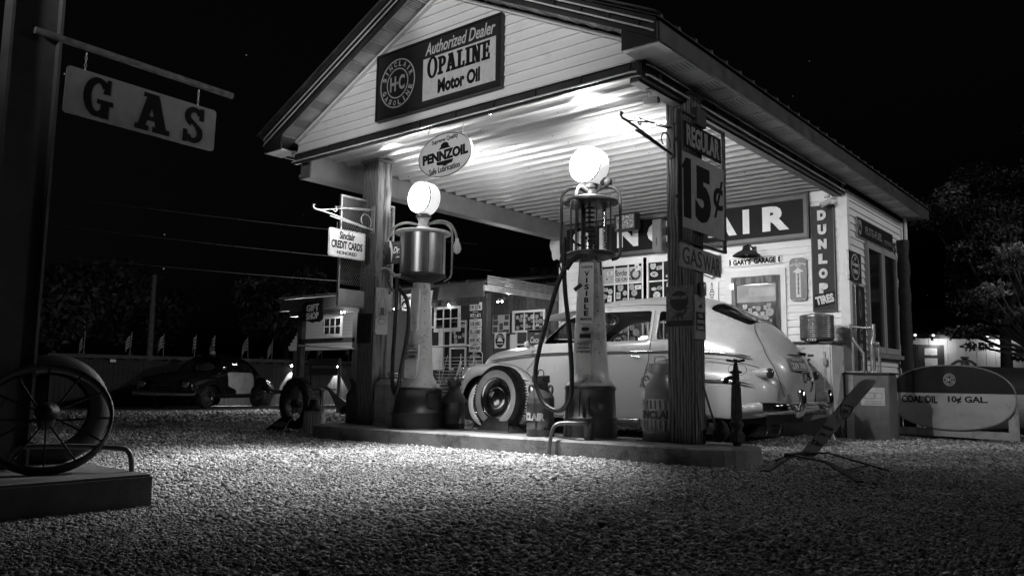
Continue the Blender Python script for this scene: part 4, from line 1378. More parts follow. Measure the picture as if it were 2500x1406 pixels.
def visible_pump():
    t = thing('visible_gas_pump', 'tall visible gas pump with clear glass cylinder and big hose loop', 'gas pump', (-.575, .255, .14))
    MB().lathe([(.30, 0), (.30, .006), (.27, .014), (.25, .016)], None, 32).build('foot_flange', PUMPD, t)
    b = MB().lathe([(.252, .012), (.248, .17), (.255, .175), (.256, .187), (.243, .192), (.232, .43), (.236, .435), (.238, .475), (.226, .48), (.001, .481)], None, 28).build('base', PUMPD, t)
    for (z, n, r_) in ((.1, 14, .252), (.455, 14, .238)):
        mb = MB()
        for k in range(n):
            a = 2 * PI * k / n
            mb.lathe([(.001, .006), (.006, .004), (.008, 0)], T(r_ * math.cos(a), r_ * math.sin(a), z) @ Matrix.Rotation(a, 4, 'Z') @ RY90, 6)
        mb.build('rivets', IRON, b)['kind'] = 'stuff'
    mb = MB(); mb.bar((.05, -.252, .2), (.05, -.243, .43), .008, .006); mb.bar((.13, -.215, .26), (.13, -.208, .38), .01, .012)
    mb.build('door_seam', BLACK, b)
    c = column(t, .481, 1.655)
    mb = MB(); PM = T(0, 0, 1.335, R(19), R(-3.2)) @ T(0, 0, -1.335); mb.prism(rrect(.135, .57, .03, 4, 0, 1.335), -.142, -.10, PM)
    pl = mb.build('name_plate', ENAMW, c)
    def w(m_):
        for i, ch in enumerate('VISIBLE'):
            put_text(m_, ch, .016 if ch == 'I' else .042, .05, 0, 1.51 - i * .062, -.1425, .002, .04)
        put_text(m_, 'GUARANTEE', .11, .02, 0, 1.575, -.1425, .002, .02); put_text(m_, 'MEASURE', .11, .024, 0, 1.085, -.1425, .002, .02)
    lo = L_(pl, INK, w); lo.matrix_local = PM
    mb = MB(); mb.box(-.075, .075, -.17, -.14, .70, .87, T(0, 0, 0, R(14), 0)); lp = mb.build('lead_plate', mat('lead_plate', .62, .4, dirt=.3), c)
    def w2(m_):
        put_text(m_, 'FOR USE AS A', .10, .014, 0, .852, -.1705, .002, .02); put_text(m_, 'MOTOR FUEL ONLY', .12, .014, 0, .827, -.1705, .002, .02)
        put_text(m_, 'CONTAINS', .125, .028, 0, .788, -.1705, .002, .03); put_text(m_, 'LEAD', .09, .034, 0, .745, -.1705, .002, .04)
        put_text(m_, '(TETRAETHYL)', .09, .012, 0, .713, -.1705, .002, .02)
        frame(m_, .146, .166, .004, -.172, -.1705, 0, .785)
    lo = L_(lp, INK, w2); lo.matrix_local = T(0, 0, 0, R(14), 0)
    MB().box(-.05, .05, -.168, -.13, .915, .955, T(0, 0, 0, R(16))).build('badge', BLACK, c)
    MB().prism(rrect(.07, .035, .015, 3, 0, 1.0), -.160, -.13, T(0, 0, 0, R(16))).build('badge', BLACK, c)
    # cylinder head
    h = MB().lathe([(.001, 1.655), (.13, 1.66), (.225, 1.69), (.242, 1.70), (.242, 1.725), (.225, 1.735), (.001, 1.736)], None, 32).build('lower_plate', PUMPD, t)
    MB().lathe([(.152, 1.736), (.152, 2.215)], None, 36).build('glass_cylinder', CLEAR, t)
    MB().lathe([(.262, 2.21), (.266, 2.225), (.262, 2.24), (.20, 2.262), (.09, 2.275), (.065, 2.30), (.06, 2.36), (.075, 2.40), (.001, 2.40)], None, 32).build('top_plate', PUMPD, t)
    MB().lathe([(.001, 2.205), (.25, 2.208), (.26, 2.21)], None, 32).build('top_plate_underside', IRON, t)
    rod = MB().tube([(.02, -.05, 1.736), (.02, -.05, 2.21)], .012, 8).build('gauge_rod', IRON, t)
    for k in range(9):
        z = 1.79 + k * .046
        MB().lathe([(.001, -.004), (.045, -.002), (.045, .003), (.001, .006)], T(.03, -.05, z), 16).build('gauge_disc', INK, rod)
    for (x, y) in ((-.06, -.05), (-.10, .02)):
        MB().tube([(x, y, 1.736), (x, y, 2.21)], .014, 8).build('inner_pipe', IRON, t)
    for k in range(6):
        a = R(20 + 60 * k)
        MB().tube([(.195 * math.cos(a), .195 * math.sin(a), 1.73), (.195 * math.cos(a), .195 * math.sin(a), 2.215)], .0075, 8).build('guard_rod', IRON, t)
    for a in (R(28), R(208)):
        ca, sa = math.cos(a), math.sin(a)
        P = [(.055, 2.335), (.13, 2.375), (.21, 2.365), (.268, 2.31), (.282, 2.22), (.282, 1.95), (.282, 1.76), (.262, 1.69), (.2, 1.665)]
        MB().tube(smooth_pts([(r_ * ca, r_ * sa, z) for r_, z in P], 5), .015, 10).build('guard_arm', IRON, t)
    P = [(0, -.05, 2.33), (-.02, -.14, 2.36), (-.02, -.20, 2.31), (-.02, -.22, 2.245)]
    arm = MB().tube(smooth_pts(P, 6), .015, 10).build('lamp_arm', PUMPW, t)
    MB().lathe([(.018, .05), (.022, .03), (.05, .0), (.056, -.035), (.045, -.07), (.001, -.09)], T(-.02, -.225, 2.2), 18).build('bulb', mat('painted_bulb', .06, .15), arm)
    # rear bell
    MB().lathe([(.001, .06), (.045, .055), (.06, 0), (.001, -.01)], T(.12, .10, 2.42) @ RX90, 18).build('bell', PUMPD, t)
    globe(t, 2.585, .186, -.02, 0)
    # hose loop, nozzle
    ox, oy, oz = -.575, .255, .14
    def wp(x, y, z): return (x - ox, y - oy, z - oz)
    H = [wp(-.56, .02, 1.81), wp(-.62, -.04, 1.74), wp(-.70, -.08, 1.58), wp(-.82, -.1, 1.22), wp(-.93, -.1, .86), wp(-.945, -.1, .66), wp(-.87, -.1, .48), wp(-.76, -.1, .405), wp(-.65, -.1, .40), wp(-.56, -.1, .50), wp(-.535, -.1, .68), wp(-.58, -.08, 1.10), wp(-.64, -.06, 1.45), wp(-.665, -.05, 1.66)]
    MB().tube(smooth_pts(H, 7), .022, 10).build('hose', HOSE, t)
    MB().tube([wp(-.50, .08, 1.82), wp(-.56, .02, 1.815), wp(-.60, -.02, 1.77), wp(-.64, -.05, 1.69)], [.035, .034, .026, .026], 10).build('hose_coupling', IRON, t)
    MB().tube(smooth_pts([wp(-.665, -.05, 1.64), wp(-.668, -.05, 1.78), wp(-.665, -.05, 1.90), wp(-.65, -.06, 1.99)], 4), [.026, .024, .022, .02, .02, .03, .02, .02, .018, .016, .016, .016, .016], 10).build('nozzle', IRON, t)
    MB().tube([wp(-.69, -.05, 1.66), wp(-.72, -.05, 1.74), wp(-.69, -.05, 1.85)], .008, 8).build('nozzle_lever', IRON, t)
    MB().tube([wp(-.54, .05, 1.55), wp(-.60, .03, 1.50)], .02, 8).build('latch', IRON, t)
    MB().tube([wp(-.38, .06, 1.80), wp(-.375, .05, 1.76), wp(-.33, .05, 1.74), wp(-.32, .05, 1.62)], .007, 8).build('pull_rod', IRON, t)
    # crank pipe down the front of the base
    MB().tube([wp(-.66, -.02, .17), wp(-.65, 0, .62)], .014, 8).build('conduit', PUMPD, t)
visible_pump()
def drum_pump():
    t = thing('drum_gas_pump', 'left gas pump with a closed steel drum and two bulbs under its globe', 'gas pump', (-2.65, .055, .14))
    MB().lathe([(.33, 0), (.33, .006), (.30, .012), (.285, .014)], None, 32).build('foot_flange', PUMPD2, t)
    b = MB().lathe([(.285, .012), (.280, .16), (.287, .165), (.286, .175), (.27, .18), (.248, .40), (.252, .405), (.25, .425), (.238, .43), (.001, .431)], None, 28).build('base', PUMPD2, t)
    mb = MB(); mb.prism(rrect(.075, .15, .02, 3, .0, .30), -.272, -.24, T(0, 0, 0, R(73))); mb.build('base_door', PUMPD2, b)
    c = column(t, .431, 1.56, k=.86)
    mb = MB(); mb.prism(rrect(.10, .46, .025, 3, 0, 1.26), -.140, -.10, T(0, 0, 1.26, R(14), R(-3.2)) @ T(0, 0, -1.26)); mb.build('service_panel', PUMPW, c)
    mb = MB(); mb.box(-.07, .07, -.150, -.11, .72, .885, T(0, 0, 0, R(13), 0)); lp = mb.build('lead_plate', mat('lead_plate', .45), c)
    def w2(m_):
        put_text(m_, 'FOR USE AS A', .10, .014, 0, .868, -.1505, .002, .02); put_text(m_, 'MOTOR FUEL ONLY', .12, .014, 0, .843, -.1505, .002, .02)
        put_text(m_, 'CONTAINS', .12, .028, 0, .806, -.1505, .002, .03); put_text(m_, 'LEAD', .09, .034, 0, .762, -.1505, .002, .04)
        frame(m_, .136, .16, .004, -.152, -.1505, 0, .802)
    lo = L_(lp, INK, w2); lo.matrix_local = T(0, 0, 0, R(13), 0)
    MB().lathe([(.001, 1.56), (.12, 1.565), (.2, 1.60), (.255, 1.63), (.262, 1.64), (.262, 1.655), (.25, 1.66)], None, 32).build('lower_plate', IRON, t)
    D = MB().lathe([(.25, 1.66), (.25, 2.10)], None, 40).build('drum', mat('brushed_drum', .34, .3, metal=.85, var=.25, scale=10, stretch=(6, 6, .2)), t)
    for k in range(8):
        a = R(15 + 45 * k)
        MB().bar((.251 * math.cos(a), .251 * math.sin(a), 1.66), (.251 * math.cos(a), .251 * math.sin(a), 2.10), .004, .004).build('seam', BLACK, D)
    MB().lathe([(.25, 2.095), (.305, 2.10), (.312, 2.112), (.305, 2.125), (.25, 2.135), (.12, 2.145), (.09, 2.17), (.06, 2.19), (.055, 2.25), (.075, 2.29), (.001, 2.29)], None, 32).build('top_plate', PUMPW, t)
    for a, r_ in ((R(35), 1), (R(150), 1)):
        ca, sa = math.cos(a), math.sin(a)
        MB().tube(smooth_pts([(r0 * ca, r0 * sa, z) for r0, z in [(.05, 2.22), (.16, 2.235), (.25, 2.22), (.315, 2.15), (.325, 2.05), (.325, 1.8), (.315, 1.64), (.24, 1.585)]], 5), .012, 10).build('guard_arm', ARMG, t)
    for a, lit, dz in ((R(205), 0, 0), (R(15), 1, 0)):
        ca, sa = math.cos(a), math.sin(a)
        arm = MB().tube(smooth_pts([(r0 * ca, r0 * sa, z) for r0, z in [(.05, 2.21), (.2, 2.24), (.33, 2.20), (.40, 2.10), (.42, 2.03)]], 6), .014, 10).build('lamp_arm', ARMG, t)
        MB().lathe([(.02, .03), (.022, .0), (.045, -.05), (.047, -.085), (.035, -.12), (.001, -.14)], T(.425 * ca, .425 * sa, 2.0), 18).build('bulb', (mat('clear_bulb', .4, .05, spec=1.0) if lit else mat('painted_bulb', .06, .15)), arm)
    globe(t, 2.505, .182)
    ox, oy, oz = -2.65, .055, .14
    def wp(x, y, z): return (x - ox, y - oy, z - oz)
    MB().tube(smooth_pts([wp(-2.70, -.2, 1.76), wp(-2.81, -.2, 1.77), wp(-2.90, -.2, 1.84), wp(-3.0, -.2, 1.86), wp(-3.12, -.2, 1.80)], 5), [.024] * 8 + [.016] * 13, 8).build('nozzle', GALV, t)
    MB().tube([wp(-2.62, -.1, 1.74), wp(-2.72, -.19, 1.755)], .03, 10).build('hose_coupling', IRON, t)
    MB().tube([wp(-2.765, -.2, 1.76), wp(-2.765, -.2, 1.60)], .022, 10).build('valve', IRON, t)
    MB().tube([wp(-2.90, -.2, 1.80), wp(-2.92, -.2, 1.72), wp(-2.84, -.2, 1.60)], .007, 6).build('nozzle_lever', IRON, t)
    MB().tube(smooth_pts([wp(-2.765, -.2, 1.62), wp(-2.78, -.2, 1.2), wp(-2.80, -.2, .85), wp(-2.785, -.2, .56), wp(-2.72, -.2, .52), wp(-2.66, -.2, .80), wp(-2.585, -.19, 1.2), wp(-2.62, -.18, 1.48), wp(-2.74, -.19, 1.62)], 7), .021, 10).build('hose', HOSE, t)
drum_pump()

# ---------------- cans
def milk_can(name, label, loc, k, m, text=None, tm=None, tz=.20, handles=True, ribs=False, lettersize=.075, rz=0.0, tw=.30, word='SINCLAIR'):
    t = thing(name, label, 'milk can', loc, rz)
    r = .135 * k
    def z(v): return v * k
    MB().lathe([(.001, 0), (r * .98, 0), (r, .004), (r, z(.06)), (r * 1.03, z(.065)), (r * 1.03, z(.075)), (r, z(.08)), (r, z(.31)), (r * 1.02, z(.315)), (r * 1.02, z(.325)), (r, z(.33)), (r * 1.01, z(.36)), (r * .96, z(.385)), (r * .60, z(.455)), (r * .54, z(.48)), (r * .53, z(.52))], None, 30).build('body', m, t)
    MB().lathe([(r * .54, z(.515)), (r * .64, z(.518)), (r * .66, z(.53)), (r * .64, z(.575)), (r * .66, z(.58)), (r * .64, z(.588)), (r * .50, z(.59)), (.001, z(.585))], None, 26).build('lid', m, t)
    MB().tube(smooth_pts([(-r * .35, 0, z(.585)), (-r * .33, 0, z(.63)), (0, 0, z(.645)), (r * .33, 0, z(.63)), (r * .35, 0, z(.585))], 5), .006, 8).build('lid_handle', m, t)
    if handles:
        for s in (-1, 1):
            a = R(20)
            c_, s_ = math.cos(a) * s, math.sin(a) * s
            MB().tube(smooth_pts([(q * c_, q * s_, zz) for q, zz in [(r * .62, z(.455)), (r * .80, z(.49)), (r * 1.02, z(.475)), (r * 1.02, z(.43)), (r * .9, z(.40))]], 5), .012 * k, 8).build('handle', m, t)
    if ribs:
        for (z0, z1) in ((.085, .155), (.245, .305)):
            for q in range(24):
                a = 2 * PI * q / 24
                MB().tube([(r * math.cos(a), r * math.sin(a), z(z0)), (r * 1.025 * math.cos(a), r * 1.025 * math.sin(a), z(z0) + .012), (r * 1.025 * math.cos(a), r * 1.025 * math.sin(a), z(z1) - .012), (r * math.cos(a), r * math.sin(a), z(z1))], .010 * k, 6).build('rib', m, t)
    if word:
        mb = MB(); put_text(mb, word, tw, lettersize * k, 0, z(tz), 0, .003, .05, cyl=r + .0005); mb.build('lettering', tm, t)
    return t
RED = mat('red_can_paint', .085, .4, var=.3, scale=9, dirt=.4, dscale=12)
milk_can('red_milk_can', 'dark painted milk can with white capitals and a chain beside the visible pump', (-1.03, .09, .14), .97, RED, tm=WLET, tz=.19, tw=.33, rz=R(-18))
cmb = MB()
for k in range(12):
    zz = .40 - k * .022
    cmb.tube([(.005 * math.cos(a) * (k % 2), .005 * math.cos(a) * ((k + 1) % 2), zz + .011 * math.sin(a)) for a in [2 * PI * i / 8 for i in range(8)]], .002, 5, True)
o = cmb.build('chain', RUST); o.location = (-1.0, -.05, .14); tag(o, 'short rusty chain hanging down the front of the dark painted milk can', 'chain')
milk_can('galvanised_milk_can', 'bright fluted milk can with dark embossed capitals touching the right post', (.045, .47, .14), 1.17, mat('bright_can', .5, .35, metal=.25, var=.15, scale=10, dirt=.3, dscale=7), tm=mat('can_dark_letter', .12, .4), tz=.20, ribs=True, lettersize=.062, tw=.36, rz=R(10))
milk_can('dark_milk_can', 'plain black milk can between the left pump and the spare whitewall tyre', (-2.37, .31, .14), .88, mat('black_can', .03, .4, var=.4, scale=10, dirt=.3), word=None, handles=False)
milk_can('spouted_milk_can', 'dark milk can behind the left post with a long pouring spout', (-3.90, .24, .14), .88, mat('brown_can', .05, .5, var=.4, scale=10, dirt=.3), word=None, handles=False)
sp_ = MB().tube(smooth_pts([(-3.95, .12, .30), (-4.10, .12, .40), (-4.22, .12, .50), (-4.34, .12, .555), (-4.50, .12, .555)], 5), [.075, .072, .066, .06, .055, .048, .042, .037, .033, .030, .027, .024, .022, .020, .018, .017, .016, .015, .014, .013, .013], 12).build('watering_spout', GALV)
tag(sp_, 'long curved tapering galvanised spout leaning on the dark can left of the left post', 'spout')
def square_can():
    t = thing('square_oil_can', 'grey square can with rope handle and screw cap between left post and pump', 'oil can', (-3.27, .24, .14), R(20))
    MB().bevbox(-.155, .155, -.155, .155, 0, .46, .02).build('body', mat('dull_tin', .30, .5, metal=.5, var=.4, scale=9, stretch=(1, 1, .25), dirt=.5, dscale=7), t)
    MB().bevbox(-.165, .165, -.165, .165, 0, .03, .008).build('base_rim', GALV, t)
    mb = MB(); mb.prism([(-.15, .458), (.15, .458), (.07, .52), (-.07, .52)], -.15, .15); mb.build('shoulder', GALV, t)
    MB().lathe([(.06, .515), (.06, .57), (.066, .572), (.066, .59), (.001, .592)], None, 20).build('cap', GALV, t)
    MB().tube(smooth_pts([(-.14, -.05, .48), (-.1, -.1, .54), (0, -.13, .53), (.1, -.1, .54), (.14, -.05, .48)], 5), .014, 8).build('rope_handle', mat('rope', .2, .9, bump=.6, bscale=90), t)
square_can()
def pail():
    t = thing('white_fluted_pail', 'white fluted can with cone top on the gravel at the left island end', 'can', (-4.50, .10, 0))
    mb = MB(); n = 40
    prof = [(.125, 0), (.125, .02), (.122, .24), (.128, .25), (.128, .265)]
    mb.lathe(prof, None, 40)
    mb.build('body', mat('worn_white_pail', .5, .5, var=.15, scale=8, stretch=(2, 2, .3), dirt=.4, dscale=8), t)
    for q in range(20):
        a = 2 * PI * q / 20
        MB().tube([(.124 * math.cos(a), .124 * math.sin(a), .01), (.121 * math.cos(a), .121 * math.sin(a), .235)], .006, 6).build('flute', WHITE, t)
    MB().lathe([(.126, .262), (.06, .345), (.055, .40), (.05, .405), (.001, .405)], None, 28).build('cone_top', IRON, t)
    MB().tube(smooth_pts([(-.125, 0, .25), (-.12, 0, .40), (0, 0, .47), (.12, 0, .40), (.125, 0, .25)], 6), .004, 6).build('bail_handle', GALV, t)
pail()

# ---------------- tyres
def tyre(mb, r, wdt, rin, M):
    prof = []
    for i in range(17):
        a = PI * i / 16
        # cross-section from one bead over the tread to the other
        rr = rin + (r - rin) * (math.sin(a) ** .62)
        x = -wdt / 2 * math.cos(a) if 0 < i < 16 else (-wdt * .38 if i == 0 else wdt * .38)
        prof.append((rr, x))
    mb.lathe(prof, M, 48)
def treads(mb, r, wdt, M, n=70):
    for k in range(n):
        a = 2 * PI * k / n
        for (x0, x1, s) in ((-.32, -.05, 1), (.05, .32, -1)):
            Mk = M @ Matrix.Rotation(a, 4, 'Z')
            mb.box(r - .012, r + .004, -.007, .007, x0 * wdt, x1 * wdt, Mk)
def car_wheel(parent, loc, side, r=.352, wdt=.165, white=True, name='wheel', spoke=False):
    """wheel with axis along y; side -1 shows its cap towards -y"""
    e = MB()
    M = RX90 if side < 0 else Matrix.Rotation(-PI / 2, 4, 'X')
    tyre(e, r, wdt, r * .60, M)
    wh = e.build(name, RUBBER, parent, loc)
    tr = MB(); treads(tr, r, wdt, M); tr.build('tread', RUBBER, wh)['kind'] = 'stuff'
    if white:
        mb = MB(); mb.lathe([(r * .645, wdt * .42), (r * .70, wdt * .505), (r * .78, wdt * .515), (r * .86, wdt * .465)], M, 48); mb.build('whitewall', WWALL, wh)
    mb = MB(); mb.lathe([(r * .64, wdt * .41), (r * .62, wdt * .45), (r * .585, wdt * .43), (r * .57, wdt * .36)], M, 44); mb.build('trim_ring', CHROME, wh)
    mb = MB(); mb.lathe([(r * .57, wdt * .36), (r * .50, wdt * .27), (r * .40, wdt * .24), (r * .36, wdt * .30), (.001, wdt * .30)], M, 40); mb.build('rim', mat('dark_wheel_paint', .03, .25, coat=.4), wh)
    mb = MB(); mb.lathe([(r * .355, wdt * .30), (r * .345, wdt * .36), (r * .29, wdt * .42), (r * .25, wdt * .40), (r * .17, wdt * .50), (r * .08, wdt * .54), (.001, wdt * .545)], M, 36); mb.build('hubcap', CHROME, wh)
    return wh
def spare():
    t = thing('spare_wheel', 'upright spare whitewall wheel with chrome cap on the island before the car', 'wheel', (-1.74, .33, .475), R(-4), rot=(R(-3), 0, R(-4)))
    car_wheel(t, (0, 0, 0), -1, .335, .16)
spare()
def tyre_stand():
    t = thing('tyre_stand', 'folded sheet metal stand under the spare whitewall wheel', 'stand', (-1.70, .30, .14))
    mb = MB()
    for y in (-.13, .13):
        s = -1 if y < 0 else 1
        vs = [(-.22, y * 1.15, 0), (.22, y * 1.15, 0), (.13, y * .35, .15), (-.13, y * .35, .15)]
        vs2 = [(a, b - s * .006, c) for a, b, c in vs]
        mb.add(vs + vs2, [(0, 1, 2, 3), (7, 6, 5, 4), (0, 4, 5, 1), (1, 5, 6, 2), (2, 6, 7, 3), (3, 7, 4, 0)])
    mb.build('side_plate', mat('stand_tin', .075, .4, metal=.4, var=.4, scale=8), t)
    mb = MB()
    for s in (-1, 1):
        mb.add([(s * .22, -.15, 0), (s * .22, .15, 0), (s * .13, .0, .11), (s * .226, -.15, 0), (s * .226, .15, 0), (s * .136, .0, .11)], [(0, 1, 2), (5, 4, 3), (0, 3, 4, 1), (1, 4, 5, 2), (2, 5, 3, 0)])
    mb.build('end_plate', mat('stand_tin', .075), t)
    MB().box(-.22, .22, -.156, -.15, 0, .018).build('base_lip', mat('lip_edge', .25, .4), t)
tyre_stand()
def wire_wheel():
    t = thing('wire_spoked_wheel', 'old black wire spoked wheel with a bare tyre at the left island end', 'wheel', (-5.20, .34, .335), R(-2))
    mb = MB(); tyre(mb, .335, .15, .225, RX90); w_ = mb.build('tyre', RUBBER, t)
    tr = MB(); treads(tr, .335, .15, RX90, 48); tr.build('tread', RUBBER, w_)['kind'] = 'stuff'
    mb = MB(); mb.lathe([(.232, .06), (.222, .05), (.212, .0), (.222, -.05), (.232, -.06)], RX90, 40); mb.build('rim', IRON, t)
    mb = MB(); mb.lathe([(.001, .075), (.04, .07), (.055, .05), (.06, -.05), (.001, -.05)], RX90, 24); mb.build('hub', IRON, t)
    for k in range(24):
        a = 2 * PI * k / 24
        b = a + (R(28) if k % 2 else R(-28))
        y = -.05 if (k // 2) % 2 else .03
        MB().tube([(.055 * math.cos(a), y, .055 * math.sin(a)), (.215 * math.cos(b), 0, .215 * math.sin(b))], .003, 5).build('spoke', RUST, t)
wire_wheel()
def atlas():
    t = thing('tyre_stand_lettered', 'low black stand with pale letters under the wire spoked wheel', 'stand', (-5.20, .12, 0), R(-2))
    mb = MB(); mb.add([(-.21, -.1, 0), (.19, -.1, 0), (.11, .08, .17), (-.11, .08, .17), (-.21, -.09, 0), (.19, -.09, 0), (.11, .09, .17), (-.11, .09, .17)], [(0, 1, 2, 3), (7, 6, 5, 4), (0, 4, 5, 1), (1, 5, 6, 2), (2, 6, 7, 3), (3, 7, 4, 0)])
    mb.build('face_plate', BLACK, t)
    o = L_(t, mat('stand_letter', .3, .5), lambda m_: put_text(m_, 'ATLAS', .26, .08, -.0, .09, -.0, .003, .03, .2))
    o.matrix_local = T(0, -.105, .0, 0, R(-46)) @ T(0, .0, .015)
    MB().bar((-.16, .12, 0), (-.1, .40, .02), .02, .02).build('foot', IRON, t)
    MB().bar((.16, .12, 0), (.1, .40, .02), .02, .02).build('foot', IRON, t)
atlas()

# ---------------- small island things
def hydrant():
    t = thing('water_standpipe', 'old fluted iron water standpipe with a tap on the right island end', 'standpipe', (.80, .40, .14))
    MB().lathe([(.03, 0), (.034, .025), (.062, .03), (.062, .035)], None, 20).build('foot', RUST, t)
    MB().lathe([(.066, .03), (.07, .04), (.07, .10), (.06, .112)], None, 6, False).build('hex_nut', RUST, t)
    MB().lathe([(.05, .112), (.04, .13), (.055, .165), (.06, .185), (.045, .205), (.042, .21)], None, 20).build('collar', RUST, t)
    b = MB().lathe([(.042, .21), (.033, .50), (.040, .505), (.040, .525), (.03, .53), (.03, .60), (.05, .605), (.05, .62), (.03, .625)], None, 20).build('barrel', RUST, t)
    for k in range(12):
        a = 2 * PI * k / 12
        MB().tube([(.043 * math.cos(a), .043 * math.sin(a), .22), (.034 * math.cos(a), .034 * math.sin(a), .49)], .006, 5).build('flute', mat('worn_iron', .10, .6, metal=.3, var=.5, scale=15), b)
    MB().tube(smooth_pts([(0, 0, .565), (-.04, -.03, .565), (-.065, -.05, .55), (-.068, -.052, .515)], 4), [.018] * 9 + [.022] * 4, 10).build('spout', RUST, t)
    MB().tube([(0, 0, .62), (0, 0, .70)], [.028, .012], 10).build('stem', RUST, t)
    for k in range(4):
        a = PI / 2 * k + .3
        MB().tube([(0, 0, .70), (.075 * math.cos(a), .075 * math.sin(a), .715)], [.008, .012], 8).build('tap_handle', RUST, t)
hydrant()
def ladle():
    t = thing('long_handled_ladle', 'iron ladle with a long thin handle leaning on the right post', 'ladle', (0, 0, 0))
    MB().tube([(.512, .20, .93), (.56, .33, .55), (.60, .43, .27), (.61, .45, .235)], [.007, .009, .011, .016], 8).build('handle', mat('ladle_handle', .16, .45, metal=.4, var=.3), t)
    M = T(.60, .45, .255, R(-50), R(68))
    mb = MB(); mb.lathe([(.001, -.10), (.05, -.09), (.085, -.055), (.10, 0), (.096, 0), (.08, -.05), (.045, -.083), (.001, -.092)], M, 22); mb.build('bowl', RUST, t)
ladle()
o = MB().tube(smooth_pts([(-.66, -.275, -.02), (-.65, -.27, .10), (-.63, -.25, .24), (-.59, -.2, .285), (-.45, -.12, .29), (-.40, .0, .29)], 6), .017, 10).build('vent_pipe', mat('dull_pipe', .16, .4, metal=.5, var=.3, scale=10))
tag(o, 'bent steel pipe rising from gravel over the island edge to the visible pump', 'pipe')
o = MB().bevbox(-.46, -.38, -.02, .03, .14, .30, .006).build('pipe_box', PUMPD); o.location = (-.0, .0, 0)
tag(o, 'small painted box joining the bent pipe to the visible pump base', 'box')
# ------------------------------------------------------------------ cream fat-fendered sedan
def lerp_tab(xs, ys, x):
    return float(np.interp(x, xs, ys))
def loft_obj(name, secs, m, parent, drop=(), sub=2, thick=.028, inner=None, close=True, keep=None, shrink=0.0):
    """secs: list of (x, [(y,z) bottom outer .. top centre]); mirrored over y; drop: set of (station, row) quads left open"""
    nr = len(secs[0][1])
    cols = 2 * nr - 1
    vs = []
    for x, half in secs:
        for (y, z) in half: vs.append((x, -y * (1 - shrink), z))
        for (y, z) in half[-2::-1]: vs.append((x, y * (1 - shrink), z))
    fs = []
    for i in range(len(secs) - 1):
        for j in range(cols - 1):
            row = j if j < nr - 1 else 2 * nr - 3 - j
            if keep is not None:
                if (i, row) not in keep: continue
            elif (i, row) in drop: continue
            fs.append((i * cols + j, i * cols + j + 1, (i + 1) * cols + j + 1, (i + 1) * cols + j))
    if close and keep is None:
        fs.append(tuple(range(cols))[::-1]); k = (len(secs) - 1) * cols
        fs.append(tuple(range(k, k + cols)))
    used = sorted({i for f in fs for i in f}); mp = {a: b for b, a in enumerate(used)}
    me = bpy.data.meshes.new(name)
    me.from_pydata([vs[i] for i in used], [], [tuple(mp[i] for i in f) for f in fs])
    me.materials.append(m)
    if inner: me.materials.append(inner)
    bm = bmesh.new(); bm.from_mesh(me); bmesh.ops.recalc_face_normals(bm, faces=bm.faces); 
    bm.to_mesh(me); bm.free()
    me.polygons.foreach_set('use_smooth', [True] * len(me.polygons))
    o = bpy.data.objects.new(name, me); C.objects.link(o)
    if parent: o.parent = parent
    if thick:
        s = o.modifiers.new('solid', 'SOLIDIFY'); s.thickness = thick; s.offset = -1
        if inner: s.material_offset = 1; s.material_offset_rim = 0
    if sub:
        s = o.modifiers.new('sub', 'SUBSURF'); s.levels = sub; s.render_levels = sub
    return o
def grid_obj(name, rows, m, parent, sub=2, thick=0.0, inner=None):
    n = len(rows[0])
    vs = [p for r_ in rows for p in r_]
    fs = [(i * n + j, i * n + j + 1, (i + 1) * n + j + 1, (i + 1) * n + j) for i in range(len(rows) - 1) for j in range(n - 1)]
    me = bpy.data.meshes.new(name); me.from_pydata(vs, [], fs); me.materials.append(m)
    if inner: me.materials.append(inner)
    bm = bmesh.new(); bm.from_mesh(me); bmesh.ops.recalc_face_normals(bm, faces=bm.faces); bm.to_mesh(me); bm.free()
    me.polygons.foreach_set('use_smooth', [True] * len(me.polygons))
    o = bpy.data.objects.new(name, me); C.objects.link(o)
    if parent: o.parent = parent
    if thick:
        s = o.modifiers.new('solid', 'SOLIDIFY'); s.thickness = thick; s.offset = 0
    if sub:
        s = o.modifiers.new('sub', 'SUBSURF'); s.levels = sub; s.render_levels = sub
    return o
